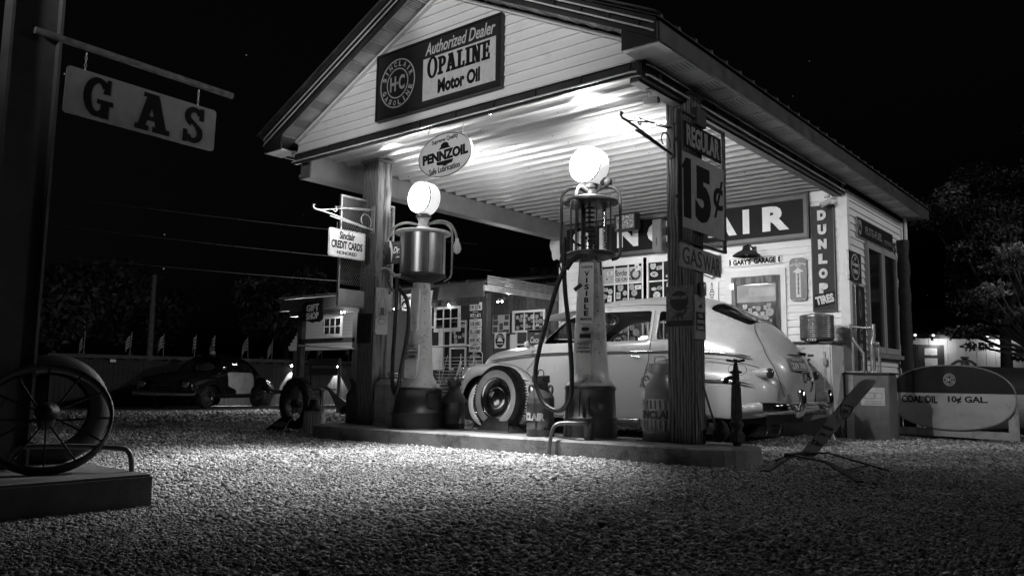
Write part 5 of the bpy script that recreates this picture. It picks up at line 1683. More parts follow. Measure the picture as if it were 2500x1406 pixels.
def sedan():
    X0, Y0 = -1.80, 3.06
    t = thing('cream_sedan', 'cream 1940s four door sedan parked between the pumps and the station', 'car', (X0, Y0, 0))
    INN = mat('car_lining', .05, .9)
    # world x then half-profile (y offset, z)
    S = [
        (-4.13, [(.20, .50), (.24, .64), (.25, .78), (.22, .86), (.18, .92), (.13, .955), (.07, .975), (0, .98)]),
        (-4.04, [(.34, .42), (.39, .62), (.40, .84), (.36, .93), (.29, 1.00), (.21, 1.04), (.11, 1.06), (0, 1.065)]),
        (-3.86, [(.44, .38), (.48, .62), (.49, .90), (.44, .985), (.35, 1.04), (.26, 1.08), (.13, 1.10), (0, 1.105)]),
        (-3.50, [(.56, .32), (.60, .62), (.60, .95), (.54, 1.03), (.43, 1.085), (.31, 1.12), (.16, 1.14), (0, 1.145)]),
        (-3.15, [(.70, .26), (.73, .62), (.72, .98), (.64, 1.065), (.51, 1.115), (.36, 1.145), (.18, 1.165), (0, 1.17)]),
        (-2.88, [(.80, .23), (.84, .62), (.83, 1.0), (.76, 1.10), (.62, 1.145), (.44, 1.17), (.22, 1.185), (0, 1.19)]),
        (-2.74, [(.82, .225), (.86, .6), (.85, 1.005), (.79, 1.125), (.66, 1.19), (.48, 1.22), (.24, 1.24), (0, 1.245)]),
        (-2.64, [(.82, .22), (.86, .6), (.86, 1.01), (.81, 1.15), (.70, 1.25), (.52, 1.32), (.27, 1.36), (0, 1.37)]),
        (-2.30, [(.83, .215), (.88, .6), (.88, 1.015), (.83, 1.155), (.72, 1.47), (.55, 1.56), (.29, 1.61), (0, 1.625)]),
        (-1.96, [(.83, .215), (.88, .6), (.88, 1.02), (.84, 1.155), (.74, 1.505), (.57, 1.63), (.30, 1.69), (0, 1.705)]),
        (-1.80, [(.83, .215), (.88, .6), (.88, 1.02), (.84, 1.155), (.74, 1.515), (.57, 1.645), (.30, 1.71), (0, 1.725)]),
        (-1.10, [(.83, .215), (.88, .6), (.88, 1.025), (.84, 1.165), (.735, 1.51), (.56, 1.655), (.30, 1.725), (0, 1.74)]),
        (-.98, [(.83, .22), (.88, .6), (.88, 1.025), (.835, 1.17), (.73, 1.50), (.555, 1.645), (.30, 1.72), (0, 1.735)]),
        (-.66, [(.82, .235), (.87, .6), (.865, 1.025), (.81, 1.18), (.69, 1.455), (.53, 1.595), (.29, 1.675), (0, 1.69)]),
        (-.46, [(.80, .25), (.85, .6), (.84, 1.02), (.77, 1.18), (.64, 1.405), (.49, 1.53), (.28, 1.605), (0, 1.625)]),
        (-.02, [(.72, .28), (.78, .6), (.75, .975), (.67, 1.11), (.54, 1.245), (.41, 1.33), (.24, 1.385), (0, 1.40)]),
        (.20, [(.60, .31), (.67, .58), (.64, .89), (.56, .99), (.45, 1.085), (.33, 1.15), (.18, 1.19), (0, 1.20)]),
        (.36, [(.44, .35), (.52, .56), (.49, .78), (.42, .86), (.33, .93), (.23, .98), (.12, 1.005), (0, 1.01)]),
        (.44, [(.30, .40), (.36, .53), (.34, .66), (.29, .72), (.22, .765), (.15, .79), (.07, .80), (0, .805)]),
    ]
    def refine(S, extra):
        X = sorted(set([x for x, _ in S] + extra))
        out = []
        for x in X:
            h = [(float(np.interp(x, [q for q, _ in S], [p[j][0] for _, p in S])), float(np.interp(x, [q for q, _ in S], [p[j][1] for _, p in S]))) for j in range(8)]
            m1 = tuple(h[3][k] * .86 + h[4][k] * .14 for k in (0, 1)); m2 = tuple(h[3][k] * .14 + h[4][k] * .86 for k in (0, 1))
            out.append((x - X0, h[:4] + [m1, m2] + h[4:]))
        return out
    secs = refine(S, [-2.22, -2.02, -1.74, -1.16, -.93, -.72, -.40, -.08])
    st = [round(x + X0, 3) for x, _ in secs]
    def span(a, b, rows):
        return {(i, r) for i in range(len(st) - 1) if st[i] >= a - 1e-4 and st[i + 1] <= b + 1e-4 for r in rows}
    side = span(-2.64, -1.96, (3, 4, 5)) | span(-1.80, -1.10, (3, 4, 5)) | span(-.98, -.66, (3, 4, 5))
    front = span(-2.74, -2.30, (7, 8))
    rear = span(-.46, -.02, (7, 8))
    win = side | front | rear
    body = loft_obj('body', secs, PAINT, t, drop=win, inner=INN)
    g = loft_obj('window_panes', secs, glass('car_glass', .62, .05), t, keep=win, thick=0, shrink=.012)
    # dark rubber edges round the openings
    xs = [x for x, _ in secs]
    def ys(x, j):  # half width of row j
        return float(np.interp(x, xs, [h[j][0] for _, h in secs]))
    def zs_(x, j): return float(np.interp(x, xs, [h[j][1] for _, h in secs]))
    def win_ring(pts, name='window_seal'):
        for s in (-1, 1):
            MB().tube([(x - X0, s * y, z) for x, y, z in smooth_loop(pts)], .008, 6, True).build(name, BLACK, t)
    def smooth_loop(P, n=5):
        P = [Vector(p) for p in P]; k = len(P); out = []
        for i in range(k):
            a, b, c, d = P[i - 1], P[i], P[(i + 1) % k], P[(i + 2) % k]
            for q in range(n):
                u = q / n
                out.append(.5 * ((2 * b) + (c - a) * u + (2 * a - 5 * b + 4 * c - d) * u * u + (-a + 3 * b - 3 * c + d) * u ** 3))
        return out
    # seats and steering wheel seen through the glass
    for (x, zt) in ((-2.05, 1.16), (-1.05, 1.20)):
        MB().bevbox(x - X0, x - X0 + .16, -.62, .62, .5, zt, .05).build('seat_back', mat('seat_cloth', .09, .9, var=.3, scale=20), t)
        MB().bevbox(x - X0 - .45, x - X0, -.62, .62, .45, .62, .05).build('seat_cushion', mat('seat_cloth', .09), t)
    M = T(-2.32 - X0, .36, 1.12, 0, 0, R(-62))
    MB().tube([tuple(M @ Vector((.2 * math.cos(a), .2 * math.sin(a), 0))) for a in [2 * PI * i / 24 for i in range(24)]], .012, 6, True).build('steering_wheel', mat('bakelite', .2, .3), t)
    # fenders
    def fender(s, rows, name):
        R_ = []
        for (x, zl, zt, yi, yo) in rows:
            h = zt - zl
            R_.append([(x - X0, s * (yo - .015), zl), (x - X0, s * yo, zl + .28 * h), (x - X0, s * (yo - .01), zl + .58 * h), (x - X0, s * (yo - .07), zl + .84 * h), (x - X0, s * (yo - .19), zl + .97 * h), (x - X0, s * (yo - .33), zt), (x - X0, s * yi, zt - .05)])
        return grid_obj(name, R_, PAINT, t, 2, .018)
    xc = -3.62
    def arch(x, rr=.40, base=.30):
        d = abs(x - xc)
        return .36 + math.sqrt(max(0, rr * rr - d * d)) if d < rr else base
    fr = [(-4.20, .56, .68, .30, .60), (-4.17, .46, .765, .32, .72), (-4.10, .40, .825, .34, .80), (-4.02, .40, .858, .38, .855)]
    for x in (-3.98, -3.92, -3.80, -3.62, -3.44, -3.32, -3.25):
        fr.append((x, max(.38, arch(x, .385)), float(np.interp(x, [-3.98, -3.8, -3.57, -3.25], [.868, .887, .896, .872])), .44, float(np.interp(x, [-3.98, -3.7, -3.25], [.875, .90, .905]))))
    fr += [(-3.20, .36, .865, .5, .905), (-3.05, .25, .835, .55, .905), (-2.88, .24, .785, .62, .90), (-2.77, .25, .70, .70, .893), (-2.70, .30, .60, .78, .885)]
    rr_ = []
    xr = -.72
    rr_ += [(-1.16, .46, .62, .84, .885), (-1.12, .30, .735, .80, .90), (-1.05, .30, .83, .74, .915)]
    for x in (-1.0, -.9, -.72, -.54, -.45):
        d = abs(x - xr)
        rr_.append((x, .34 + math.sqrt(max(.0016, .30 ** 2 - d * d)) * .62, float(np.interp(x, [-1.05, -.83, -.6, -.37], [.83, .92, .945, .945])), .7, .935))
    rr_ += [(-.40, .37, .945, .68, .935), (-.30, .285, .94, .66, .93), (-.10, .275, .92, .60, .91), (.06, .28, .885, .54, .875), (.20, .295, .84, .46, .80), (.30, .32, .78, .38, .70), (.35, .38, .70, .34, .60)]
    for s in (-1, 1):
        fender(s, fr, 'front_fender'); fender(s, rr_, 'rear_fender')
        # rocker strip and running trim
        MB().tube([(-2.72 - X0, s * .855, .235), (-1.2 - X0, s * .855, .225)], .022, 8).build('rocker_trim', mat('rocker_trim_metal', .5, .25, metal=.9), t)
        def belt(x): return s * (ys(x - X0, 2) + .008)
        bx = [-3.78, -3.5, -3.15, -2.88, -2.64, -2.3, -1.8, -1.1, -.66, -.46, -.2, .0, .10]
        bz = [.938, .958, .98, .995, 1.005, 1.013, 1.018, 1.022, 1.022, 1.015, .995, .97, .952]
        MB().tube(smooth_pts([(x - X0, belt(x), z) for x, z in zip(bx, bz)], 3), [.007] + [.011] * (3 * 12 - 4) + [.013, .012, .008, .004], 8).build('belt_trim', CHROME, t)
        MB().tube(smooth_pts([(-4.16 - X0, s * .76, .675), (-4.08 - X0, s * .835, .68), (-3.95 - X0, s * .885, .683)], 4), .010, 8).build('fender_trim', CHROME, t)
        MB().tube([(-3.28 - X0, s * .912, .69), (-3.0 - X0, s * .912, .68), (-2.80 - X0, s * .902, .66)], .010, 8).build('fender_trim', CHROME, t)
        MB().tube(smooth_pts([(-1.08 - X0, s * .925, .69), (-.72 - X0, s * .942, .697), (-.36 - X0, s * .942, .70), (-.06 - X0, s * .915, .693), (.08 - X0, s * .875, .672), (.18 - X0, s * .82, .645)], 4), [.011] * 17 + [.008, .006, .004, .003], 8).build('fender_trim', CHROME, t)
        # tail light pod
        mb = MB(); mb.lathe([(.001, -.13), (.035, -.11), (.055, -.05), (.058, .02), (.055, .06)], T(.24 - X0, s * .70, .775) @ RY90, 20); pod = mb.build('tail_light_pod', PAINT, t)
        mb = MB(); mb.lathe([(.056, .055), (.058, .075), (.045, .10), (.001, .115)], T(.24 - X0, s * .70, .775) @ RY90, 20); mb.build('tail_light', mat('dark_lens', .04, .08, spec=1.0), pod)
        # headlights
        mb = MB(); mb.lathe([(.105, 0), (.1, .02), (.06, .045), (.001, .055)], T(-4.14 - X0, s * .62, .76) @ Matrix.Rotation(-PI / 2, 4, 'Y'), 24); mb.build('headlight', CHROME, t)
        # handles, panel seams
        for x in (-2.0, -1.15):
            MB().tube([(x - X0 - .12, s * .905, 1.0 - .03), (x - X0, s * .91, .985 - .03)], .009, 8).build('door_handle', CHROME, t)
        def seam(pts, nm='panel_seam'):
            MB().tube([(x - X0, s * y, z) for x, y, z in pts], .0035, 5).build(nm, BLACK, t)
        seam([(-1.04, .745, 1.505), (-1.04, .80, 1.33), (-1.045, .845, 1.165), (-1.05, .885, 1.02), (-1.06, .886, .90), (-1.10, .888, .80)])
        seam([(-1.88, .748, 1.51), (-1.88, .845, 1.16), (-1.88, .886, 1.02), (-1.88, .886, .6), (-1.88, .84, .22)])
        seam([(-2.66, .815, 1.12), (-2.72, .852, 1.0), (-2.74, .858, .95), (-2.82, .85, .86), (-2.90, .838, .80)])
        seam(smooth_pts([(-2.66, .80, 1.15), (-2.3, .70, 1.52), (-1.9, .70, 1.575), (-1.1, .69, 1.58), (-.66, .65, 1.52), (-.46, .605, 1.46)], 4), 'drip_rail')
    for s in (-1, 1):
        Q = [(-1.165, .60), (-1.12, .73), (-1.05, .825), (-.92, .895), (-.72, .93), (-.5, .937), (-.3, .93), (-.1, .908), (.06, .872), (.2, .825), (.30, .77)]
        MB().tube(smooth_pts([(x - X0, s * (float(np.interp(x, [-1.16, -.5, .06, .3], [.893, .872, .80, .64])) + .004), z + .006) for x, z in Q], 3), .0045, 5).build('fender_seam', BLACK, t)
        Q = [(-4.02, .855), (-3.8, .885), (-3.57, .893), (-3.25, .868), (-3.05, .832), (-2.88, .78), (-2.78, .70), (-2.72, .60), (-2.70, .45), (-2.71, .28)]
        MB().tube(smooth_pts([(x - X0, s * (float(np.interp(x, [-4.02, -3.5, -3.15, -2.88, -2.7], [.44, .64, .76, .862, .885])) + .004), z + .006) for x, z in Q], 3), .0045, 5).build('fender_seam', BLACK, t)
    # fuel door on the near side
    MB().tube([(.03 - X0 + .095 * math.cos(a), -.893 + .02 * math.cos(a), .81 + .062 * math.sin(a)) for a in [2 * PI * i / 28 for i in range(28)]], .003, 5, True).build('fuel_door', BLACK, t)
    # trunk lid outline, rear window seal
    def surf(x, frac):   # point on the body at station x along the profile, frac 0 bottom..7 top
        frac = frac + 2 if frac >= 4 else (frac if frac <= 3 else 3 + (frac - 3) * 3)
        j = min(8, int(frac)); u = frac - j
        y = ys(x - X0, j) * (1 - u) + ys(x - X0, j + 1) * u; z = zs_(x - X0, j) * (1 - u) + zs_(x - X0, j + 1) * u
        return y, z
    for s in (-1, 1):
        P = []
        for x, fr_ in ((-.02, 7), (-.02, 6.2), (.0, 5.3), (.06, 4.4), (.14, 3.6), (.22, 2.8), (.29, 2.1), (.35, 1.4), (.375, .8)):
            y, z = surf(x, fr_); P.append((x - X0 + .006, s * (y + .004), z + .006))
        MB().tube(smooth_pts(P, 4), .0035, 5).build('trunk_seam', BLACK, t)
    P = []
    for s, seq in ((-1, 1), (1, -1)):
        q = []
        for x, fr_ in ((-.46, 7), (-.46, 6), (-.44, 5.3), (-.30, 5.0), (-.1, 5.0), (-.04, 5.4), (-.02, 6), (-.02, 7)):
            y, z = surf(x, fr_); q.append((x - X0, s * y, z + .004))
        P += q[::seq] if s < 0 else q[::-1][1:-1]
    # chrome trunk ornament, handle, plate
    P = []
    for k in range(11):
        y = -.36 + .072 * k
        x = .37 - .10 * (abs(y) / .36) ** 2
        P.append((x - X0, y, .985))
    MB().tube(smooth_pts(P, 2), [.004] + [.012] * 19 + [.004], 8).build('trunk_trim', CHROME, t)
    MB().bevbox(.375 - X0, .42 - X0, -.12, .12, .985, 1.02, .012).build('trunk_emblem', CHROME, t)
    MB().tube(smooth_pts([(.455 - X0, 0, .76), (.50 - X0, 0, .72), (.51 - X0, 0, .66), (.49 - X0, 0, .58)], 4), .014, 8).build('trunk_handle', CHROME, t)
    MB().box(.44 - X0, .47 - X0, -.05, .05, .70, .80).build('handle_base', CHROME, t)
    pm = T(.428 - X0, -.18, .878, R(76), R(-24))
    mb = MB(); mb.prism(rrect(.30, .15, .012, 3), -.004, .004, pm); pl = mb.build('licence_plate', mat('dark_plate', .05, .4), t)
    mb = MB()
    put_text(mb, '239 708', .25, .075, 0, -.015, -.0045, .002, .02); put_text(mb, 'MISSOURI 46', .18, .02, 0, .052, -.0045, .002, .01); frame(mb, .285, .138, .005, -.006, -.0045)
    lo = mb.build('lettering', mat('plate_ink_pale', .35, .4), pl); lo.matrix_local = pm
    # rear bumper with guards; front bumper
    for (xb, d, nm) in ((.50, 1, 'rear_bumper'), (-4.33, -1, 'front_bumper')):
        rows = []
        for k in range(15):
            u = -1 + 2 * k / 14
            y = .93 * math.sin(u * PI / 2 * .98) / math.sin(PI / 2 * .98)
            x = xb - X0 - d * (.07 * abs(u) ** 2 + .38 * max(0, abs(u) - .72) ** 1.2 * 2.2)
            rows.append([(x - d * .03, y, .345), (x + d * .012, y, .355), (x + d * .025, y, .385), (x + d * .012, y, .41), (x + d * .02, y, .435), (x - d * .0, y, .465), (x - d * .03, y, .47)])
        bp = grid_obj(nm, rows, CHROME, t, 1, .006)
        for s in (-1, 1):
            mb = MB(); mb.tube(smooth_pts([(xb - X0 - d * .01, s * .44, .33), (xb - X0 + d * .035, s * .44, .36), (xb - X0 + d * .06, s * .44, .45), (xb - X0 + d * .05, s * .44, .56), (xb - X0 + d * .01, s * .44, .60)], 3), [.03, .034, .038, .04, .042, .042, .042, .042, .042, .042, .04, .034, .02], 12)
            mb.build('bumper_guard', CHROME, bp)
            MB().bar((xb - X0 - d * .35, s * .5, .40), (xb - X0, s * .5, .40), .02, .05).build('bumper_iron', IRON, bp)
    for s in (-1, 1):   # painted bumper end shields
        mb = MB(); mb.tube(smooth_pts([(.04 - X0, s * .90, .365), (.12 - X0, s * .925, .39), (.22 - X0, s * .93, .405), (.30 - X0, s * .90, .408)], 3), [.012, .03, .042, .05, .054, .056, .058, .058, .058, .058], 10); mb.build('bumper_end', PAINT, t)
    # windshield visor, mirror
    rows = []
    for k in range(9):
        y = -.66 + .165 * k
        b = .10 * (1 - (abs(y) / .66) ** 2)
        rows.append([(-2.36 - X0 - b * .4, y, 1.555 + b * .55), (-2.62 - X0 - b, y, 1.53 + b * .6), (-2.80 - X0 - b, y, 1.455 + b * .7), (-2.83 - X0 - b, y, 1.425 + b * .7)])
    grid_obj('sun_visor', rows, PAINT, t, 1, .012)
    mb = MB(); mb.lathe([(.001, -.05), (.04, -.04), (.052, 0), (.001, .004)], T(-2.80 - X0, -.93, 1.13) @ Matrix.Rotation(R(80), 4, 'Y'), 18); mb.build('side_mirror', PAINT, t)
    MB().tube([(-2.76 - X0, -.85, 1.10), (-2.79 - X0, -.92, 1.12)], .008).build('mirror_arm', CHROME, t)
    # underbody and wheels
    MB().box(-3.9 - X0, .2 - X0, -.55, .55, .22, .32).build('chassis', BLACK, t)
    for x in (-3.62, -.72):
        for s in (-1, 1):
            car_wheel(t, (x - X0, s * .74, .352), s)
        MB().tube([(x - X0, -.7, .35), (x - X0, .7, .35)], .04, 8).build('axle', BLACK, t)
    for s in (-1, 1):
        for x in (-3.62, -.72):   # dark inner wheel housings
            mb = MB(); mb.lathe([(.001, 0), (.43, 0), (.43, -.3)], T(x - X0, s * .56, .42) @ (RX90 if s > 0 else Matrix.Rotation(-PI / 2, 4, 'X')), 20, a0=(0 if s > 0 else PI), a1=(PI if s > 0 else 2 * PI))
            mb.build('wheel_housing', BLACK, t)
sedan()
# ------------------------------------------------------------------ right side: old refrigerator, tub, dispenser, tank, spring sign, shed
def fridge():
    t = thing('old_refrigerator', 'old white refrigerator on bowed legs with a rust patch behind the sedan', 'refrigerator', (.02, 4.05, 0))
    FW = mat('fridge_enamel', .58, .35, var=.08, dirt=.55, dscale=4.5)
    MB().bevbox(-.46, .39, 0, .50, .30, 1.17, .02).build('cabinet', FW, t)
    MB().bevbox(-.48, .41, -.02, .52, 1.171, 1.195, .008).build('top', mat('fridge_top', .05, .5), t)
    d = MB().bevbox(-.40, .32, -.035, -.002, .36, 1.08, .012).build('door', FW, t)
    for z in (.95, .48):
        MB().bevbox(.30, .345, -.06, -.036, z - .045, z + .045, .006).build('hinge', STEEL, d)
    MB().box(-.06, .07, -.008, -.001, 1.105, 1.125).build('badge', STEEL, t)
    for (x0, x1, z0, z1, k) in ((.0, .20, .80, 1.05, 1), (.08, .20, .66, .79, 0)):
        s = MB().box(x0, x1, -.040, -.0365, z0, z1).build('poster', STK[1 - k] if k else STK[0], d)
        mb = MB()
        for q in range(9 if k else 4):
            a, b, r_ = random.uniform(x0 + .03, x1 - .03), random.uniform(z0 + .03, z1 - .06), random.uniform(.012, .028)
            mb.prism(oval(r_ * 2, r_ * 2, 12, a, b), -.0415 - q * .0001, -.0402)
        if k:
            mb.box(x0 + .01, x0 + .085, -.0412, -.0402, z1 - .045, z1 - .012); mb.box(x1 - .085, x1 - .01, -.0412, -.0402, z1 - .045, z1 - .012)
        mb.build('poster_print', STK[3], s)
    for (x, y) in ((-.42, .03), (.35, .03), (-.42, .46), (.35, .46)):
        sx = -1 if x < 0 else 1
        MB().tube(smooth_pts([(x, y, .31), (x + sx * .02, y, .2), (x - sx * .0, y, .1), (x + sx * .03, y, .0)], 4), [.04] * 3 + [.032] * 4 + [.024] * 5 + [.026], 8).build('leg', FW, t)
    mb = MB(); mb.prism([(-.40, .30), (.33, .30), (.33, .28), (.22, .26), (.10, .22), (-.05, .20), (-.2, .22), (-.32, .26), (-.40, .28)], 0, .02); mb.build('apron', FW, t)
fridge()
def tub():
    t = thing('ribbed_drum', 'dark horizontally ribbed metal drum standing on top of the old refrigerator', 'drum', (.20, 4.18, 1.195))
    prof = [(.001, .02), (.19, .02), (.195, .03)]
    for k in range(11):
        z = .045 + k * .025
        prof += [(.200, z), (.206, z + .008), (.206, z + .013), (.200, z + .02)]
    prof += [(.205, .325), (.198, .335), (.12, .348), (.001, .352)]
    MB().lathe(prof, None, 36).build('body', mat('ribbed_tin', .14, .35, metal=.6, var=.25, scale=9), t)
    MB().bevbox(-.12, .12, -.10, .10, 0, .022, .004).build('foot', IRON, t)
    p = MB().bevbox(-.06, .06, -.215, -.195, .003, .035, .008).build('plate', STEEL, t)
    for x in (-.03, 0, .03):
        mb = MB(); disc(mb, x, -.2155, .019, .010, .001, 12); mb.build('socket', INK, p)
tub()
def dispenser():
    t = thing('oil_dispenser', 'square dark metal oil cabinet with twin pipes by the right wall corner', 'oil cabinet', (.70, 4.46, 0))
    GM = mat('cabinet_paint', .11, .45, var=.3, scale=6, dirt=.5, dscale=4)
    MB().bevbox(-.26, .25, 0, .36, .0, .80, .008).build('cabinet', GM, t)
    MB().bevbox(-.28, .27, -.03, .38, .801, .822, .004).build('lid', IRON, t)
    MB().box(-.258, -.17, -.006, -.001, .0, .80).build('side_panel', mat('cabinet_pale', .30, .45, var=.2, dirt=.3), t)
    MB().bevbox(-.26, -.02, -.05, .06, .823, .835, .003).build('lid_flap', STEEL, t)
    p = MB().box(-.08, .20, -.008, -.0015, .42, .64).build('notice', mat('cabinet_notice', .40, .5, dirt=.2), t)
    mb = MB(); frame(mb, .12, .08, .008, -.010, -.0082, .02, .54); frame(mb, .08, .07, .006, -.010, -.0082, .13, .54)
    for k in range(3): mb.box(-.04, .16, -.0095, -.0082, .435 + k * .018, .441 + k * .018)
    mb.build('print', STK[2], p)
    PB = mat('pipe_metal', .32, .35, metal=.6, var=.25, scale=10)
    MB().tube([(.02, .2, .82), (.02, .2, 1.18)], .034, 14).build('pump_barrel', PB, t)
    MB().tube([(.02, .2, 1.18), (.02, .2, 1.20), (.04, .2, 1.28), (.04, .2, 1.43)], [.04, .036, .026, .022], 12).build('pump_neck', PB, t)
    MB().tube([(.09, .22, .82), (.09, .22, 1.16)], .022, 12).build('return_pipe', PB, t)
    MB().tube(smooth_pts([(-.09, .2, .82), (-.09, .2, 1.02), (-.10, .2, 1.08), (-.20, .19, 1.22), (-.22, .19, 1.27)], 5), .02, 12).build('spout_pipe', PB, t)
    MB().tube([(.04, .2, 1.39), (-.10, .2, 1.39), (-.22, .19, 1.41)], [.018, .016, .02], 10).build('cross_pipe', PB, t)
    MB().tube([(-.225, .19, 1.25), (-.225, .19, 1.44)], [.022, .026], 10).build('tap', PB, t)
    mb = MB(); mb.lathe([(.001, -.03), (.03, -.02), (.03, .02), (.001, .03)], T(.085, .17, 1.18) @ RX90, 14); mb.build('valve', PB, t)
    for x in (.02, -.09): MB().lathe([(.05, 0), (.05, .02), (.035, .03)], T(x, .2, .822), 16).build('flange', PB, t)
dispenser()
def coal_tank():
    t = thing('coal_oil_tank', 'elliptical end tank, dark above and pale below, on a pale timber cradle', 'tank', (1.42, 5.34, 0), R(-21))
    w_, h_ = 1.66, .80
    zc = .53
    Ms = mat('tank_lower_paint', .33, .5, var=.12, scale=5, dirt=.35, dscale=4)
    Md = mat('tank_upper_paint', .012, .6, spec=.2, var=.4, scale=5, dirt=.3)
    n = 48
    P = [(w_ / 2 * math.copysign(abs(math.cos(2 * PI * i / n)) ** .86, math.cos(2 * PI * i / n)), zc + h_ / 2 * math.copysign(abs(math.sin(2 * PI * i / n)) ** .9, math.sin(2 * PI * i / n))) for i in range(n)]
    up = [p for p in P if p[1] >= zc + .05]; lo = [p for p in P if p[1] < zc + .05]
    zs_ = zc + .052
    up = sorted(up, key=lambda p: math.atan2(p[1] - zs_, p[0])); 
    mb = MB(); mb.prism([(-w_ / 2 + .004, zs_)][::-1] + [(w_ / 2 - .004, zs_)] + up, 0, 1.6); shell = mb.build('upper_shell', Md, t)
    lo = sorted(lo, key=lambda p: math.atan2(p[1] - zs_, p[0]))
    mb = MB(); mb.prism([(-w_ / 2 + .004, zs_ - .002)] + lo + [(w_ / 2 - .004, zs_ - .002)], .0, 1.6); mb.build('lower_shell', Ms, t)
    mb = MB()
    for i in range(n):
        j = (i + 1) % n
        a, b = P[i], P[j]
        mb.bar((a[0], -.004, a[1]), (b[0], -.004, b[1]), .012, .014, (0, 1, 0))
    mb.build('end_rim', mat('tank_rim', .16, .4), t)
    L_(t, INK, lambda m_: put_text(m_, 'COAL OIL', .50, .095, -.40, zc - .03, -.0005, .003, .03))
    L_(t, INK, lambda m_: put_text(m_, '10¢ GAL.', .50, .095, .24, zc - .03, -.0005, .003, .03))
    e = MB(); emblem(e, None, .02, zc + .22, .078, -.0005); e.build('emblem', mat('emblem_pale', .38, .4), t)
    CR = mat('cradle_paint', .33, .6, var=.2, dirt=.4, dscale=6)
    for y in (.02, 1.5):
        MB().box(-.80, .80, y, y + .06, .04, .13).build('cradle_sill', CR, t)
        for x in (-.80, .71): MB().box(x, x + .09, y, y + .06, .131, .50).build('cradle_post', CR, t)
    mb = MB(); mb.lathe([(.05, 0), (.05, .05), (.035, .06), (.035, .10), (.05, .105), (.05, .125), (.001, .13)], T(.05, .3, zc + h_ / 2 - .01), 16); mb.build('filler_cap', IRON, t)
    for s in (-1, 1):
        MB().tube(smooth_pts([(.05, .3, zc + h_ / 2 + .05), (.05 + s * .08, .28, zc + h_ / 2 + .06), (.05 + s * .16, .26, zc + h_ / 2 + .01)], 4), .018, 8).build('filler_pipe', IRON, t)
coal_tank()
def dark_tank():
    t = thing('dark_drum', 'black round ended drum lying behind the coal oil tank at the wall foot', 'drum', (.98, 7.6, 0))
    mb = MB(); mb.lathe([(.001, -.6), (.2, -.6), (.28, -.56), (.30, -.5), (.30, .5), (.28, .56), (.001, .6)], T(.5, 0, .62) @ RY90, 28); mb.build('shell', BLACK, t)
    for x in (.1, .9): MB().box(x - .04, x + .04, -.3, .3, 0, .4).build('cradle', IRON, t)
dark_tank()
def spring_sign():
    t = thing('curb_sign', 'tilted narrow sidewalk sign with oval emblem on a spread spring steel base', 'sidewalk sign', (1.36, .20, 0))
    # curved narrow plate leaning to the right
    A = Vector((.02, .10, .06)); Bp = Vector((.47, .39, .71))
    d = (Bp - A)
    side = Vector((.142, .083, -.0)).normalized()
    nrm = side.cross(d).normalized()
    rows = []
    for k in range(9):
        u = k / 8
        c = A + d * u + nrm * (-.03 * math.sin(u * PI))
        hw = .068
        rows.append([tuple(c - side * hw), tuple(c), tuple(c + side * hw)])
    pm = mat('curb_sign_paint', .38, .4, var=.3, scale=8, dirt=.3)
    grid_obj('plate', rows, pm, t, 1, .006)
    # decals follow the plate: local frame
    M0 = Matrix((side, -nrm if nrm.y > 0 else nrm, d.normalized())).transposed().to_4x4()
    fr_n = M0.col[1].to_3d()
    def decal(u, h, fn, m, nm='lettering'):
        c = A + d * u + nrm * (-.03 * math.sin(u * PI)) + fr_n * (.012)
        mb = MB(); fn(mb)
        slope = .05 * PI * math.cos(u * PI) / d.length
        o = mb.build(nm, m, t)
        dd = (d.normalized() + nrm * slope).normalized()
        n2 = side.cross(dd).normalized(); n2 = n2 if n2.dot(Vector((1, -1, .3))) < 0 else -n2
        mm = Matrix((side, n2, dd)).transposed().to_4x4(); mm.translation = A + d * u + nrm * (-.03 * math.sin(u * PI)) - n2 * .006
        if mm.to_3x3().determinant() < 0:
            mm = Matrix((-side, n2, dd)).transposed().to_4x4(); mm.translation = A + d * u + nrm * (-.03 * math.sin(u * PI)) - n2 * .006
        o.matrix_local = mm
        return o
    decal(.66, .2, lambda m_: ring(m_, 0, 0, 0, .047, .10, .006, .002, 32), INK, 'oval_ring')
    decal(.66, .2, lambda m_: (put_text(m_, 'PENN', .07, .035, 0, .02, 0, .002, .03, 0, 0), put_text(m_, 'OIL', .05, .03, 0, -.04, 0, .002, .03)), INK)
    decal(.36, .2, lambda m_: (put_text(m_, 'Sound your', .09, .035, 0, .03, 0, .002, .03), put_text(m_, 'your oil', .085, .035, 0, -.03, 0, .002, .03)), mat('faded_ink', .06, .5))
    decal(.22, .2, lambda m_: put_text(m_, 'Z-line', .085, .04, 0, 0, 0, .002, .03), mat('faded_ink', .06, .5))
    # base: two bent steel frames
    for P in ([(-.06, -.42, .02), (.0, -.05, .12), (.30, -.16, .09), (.66, -.62, .02)], [(-.30, .35, .02), (-.02, .06, .12), (.18, .22, .13), (.60, .30, .02)]):
        for k in range(len(P) - 1):
            MB().bar(P[k], P[k + 1], .05, .010).build('base_strap', IRON, t)
    MB().bar((-.06, -.42, .02), (-.30, .35, .03), .035, .008).build('base_strap', IRON, t)
    MB().bar((.45, -.36, .055), (.46, .29, .05), .03, .008).build('base_strap', IRON, t)
    MB().bar((-.02, -.1, .115), (.06, .26, .125), .06, .03).build('spring_clamp', IRON, t)
spring_sign()
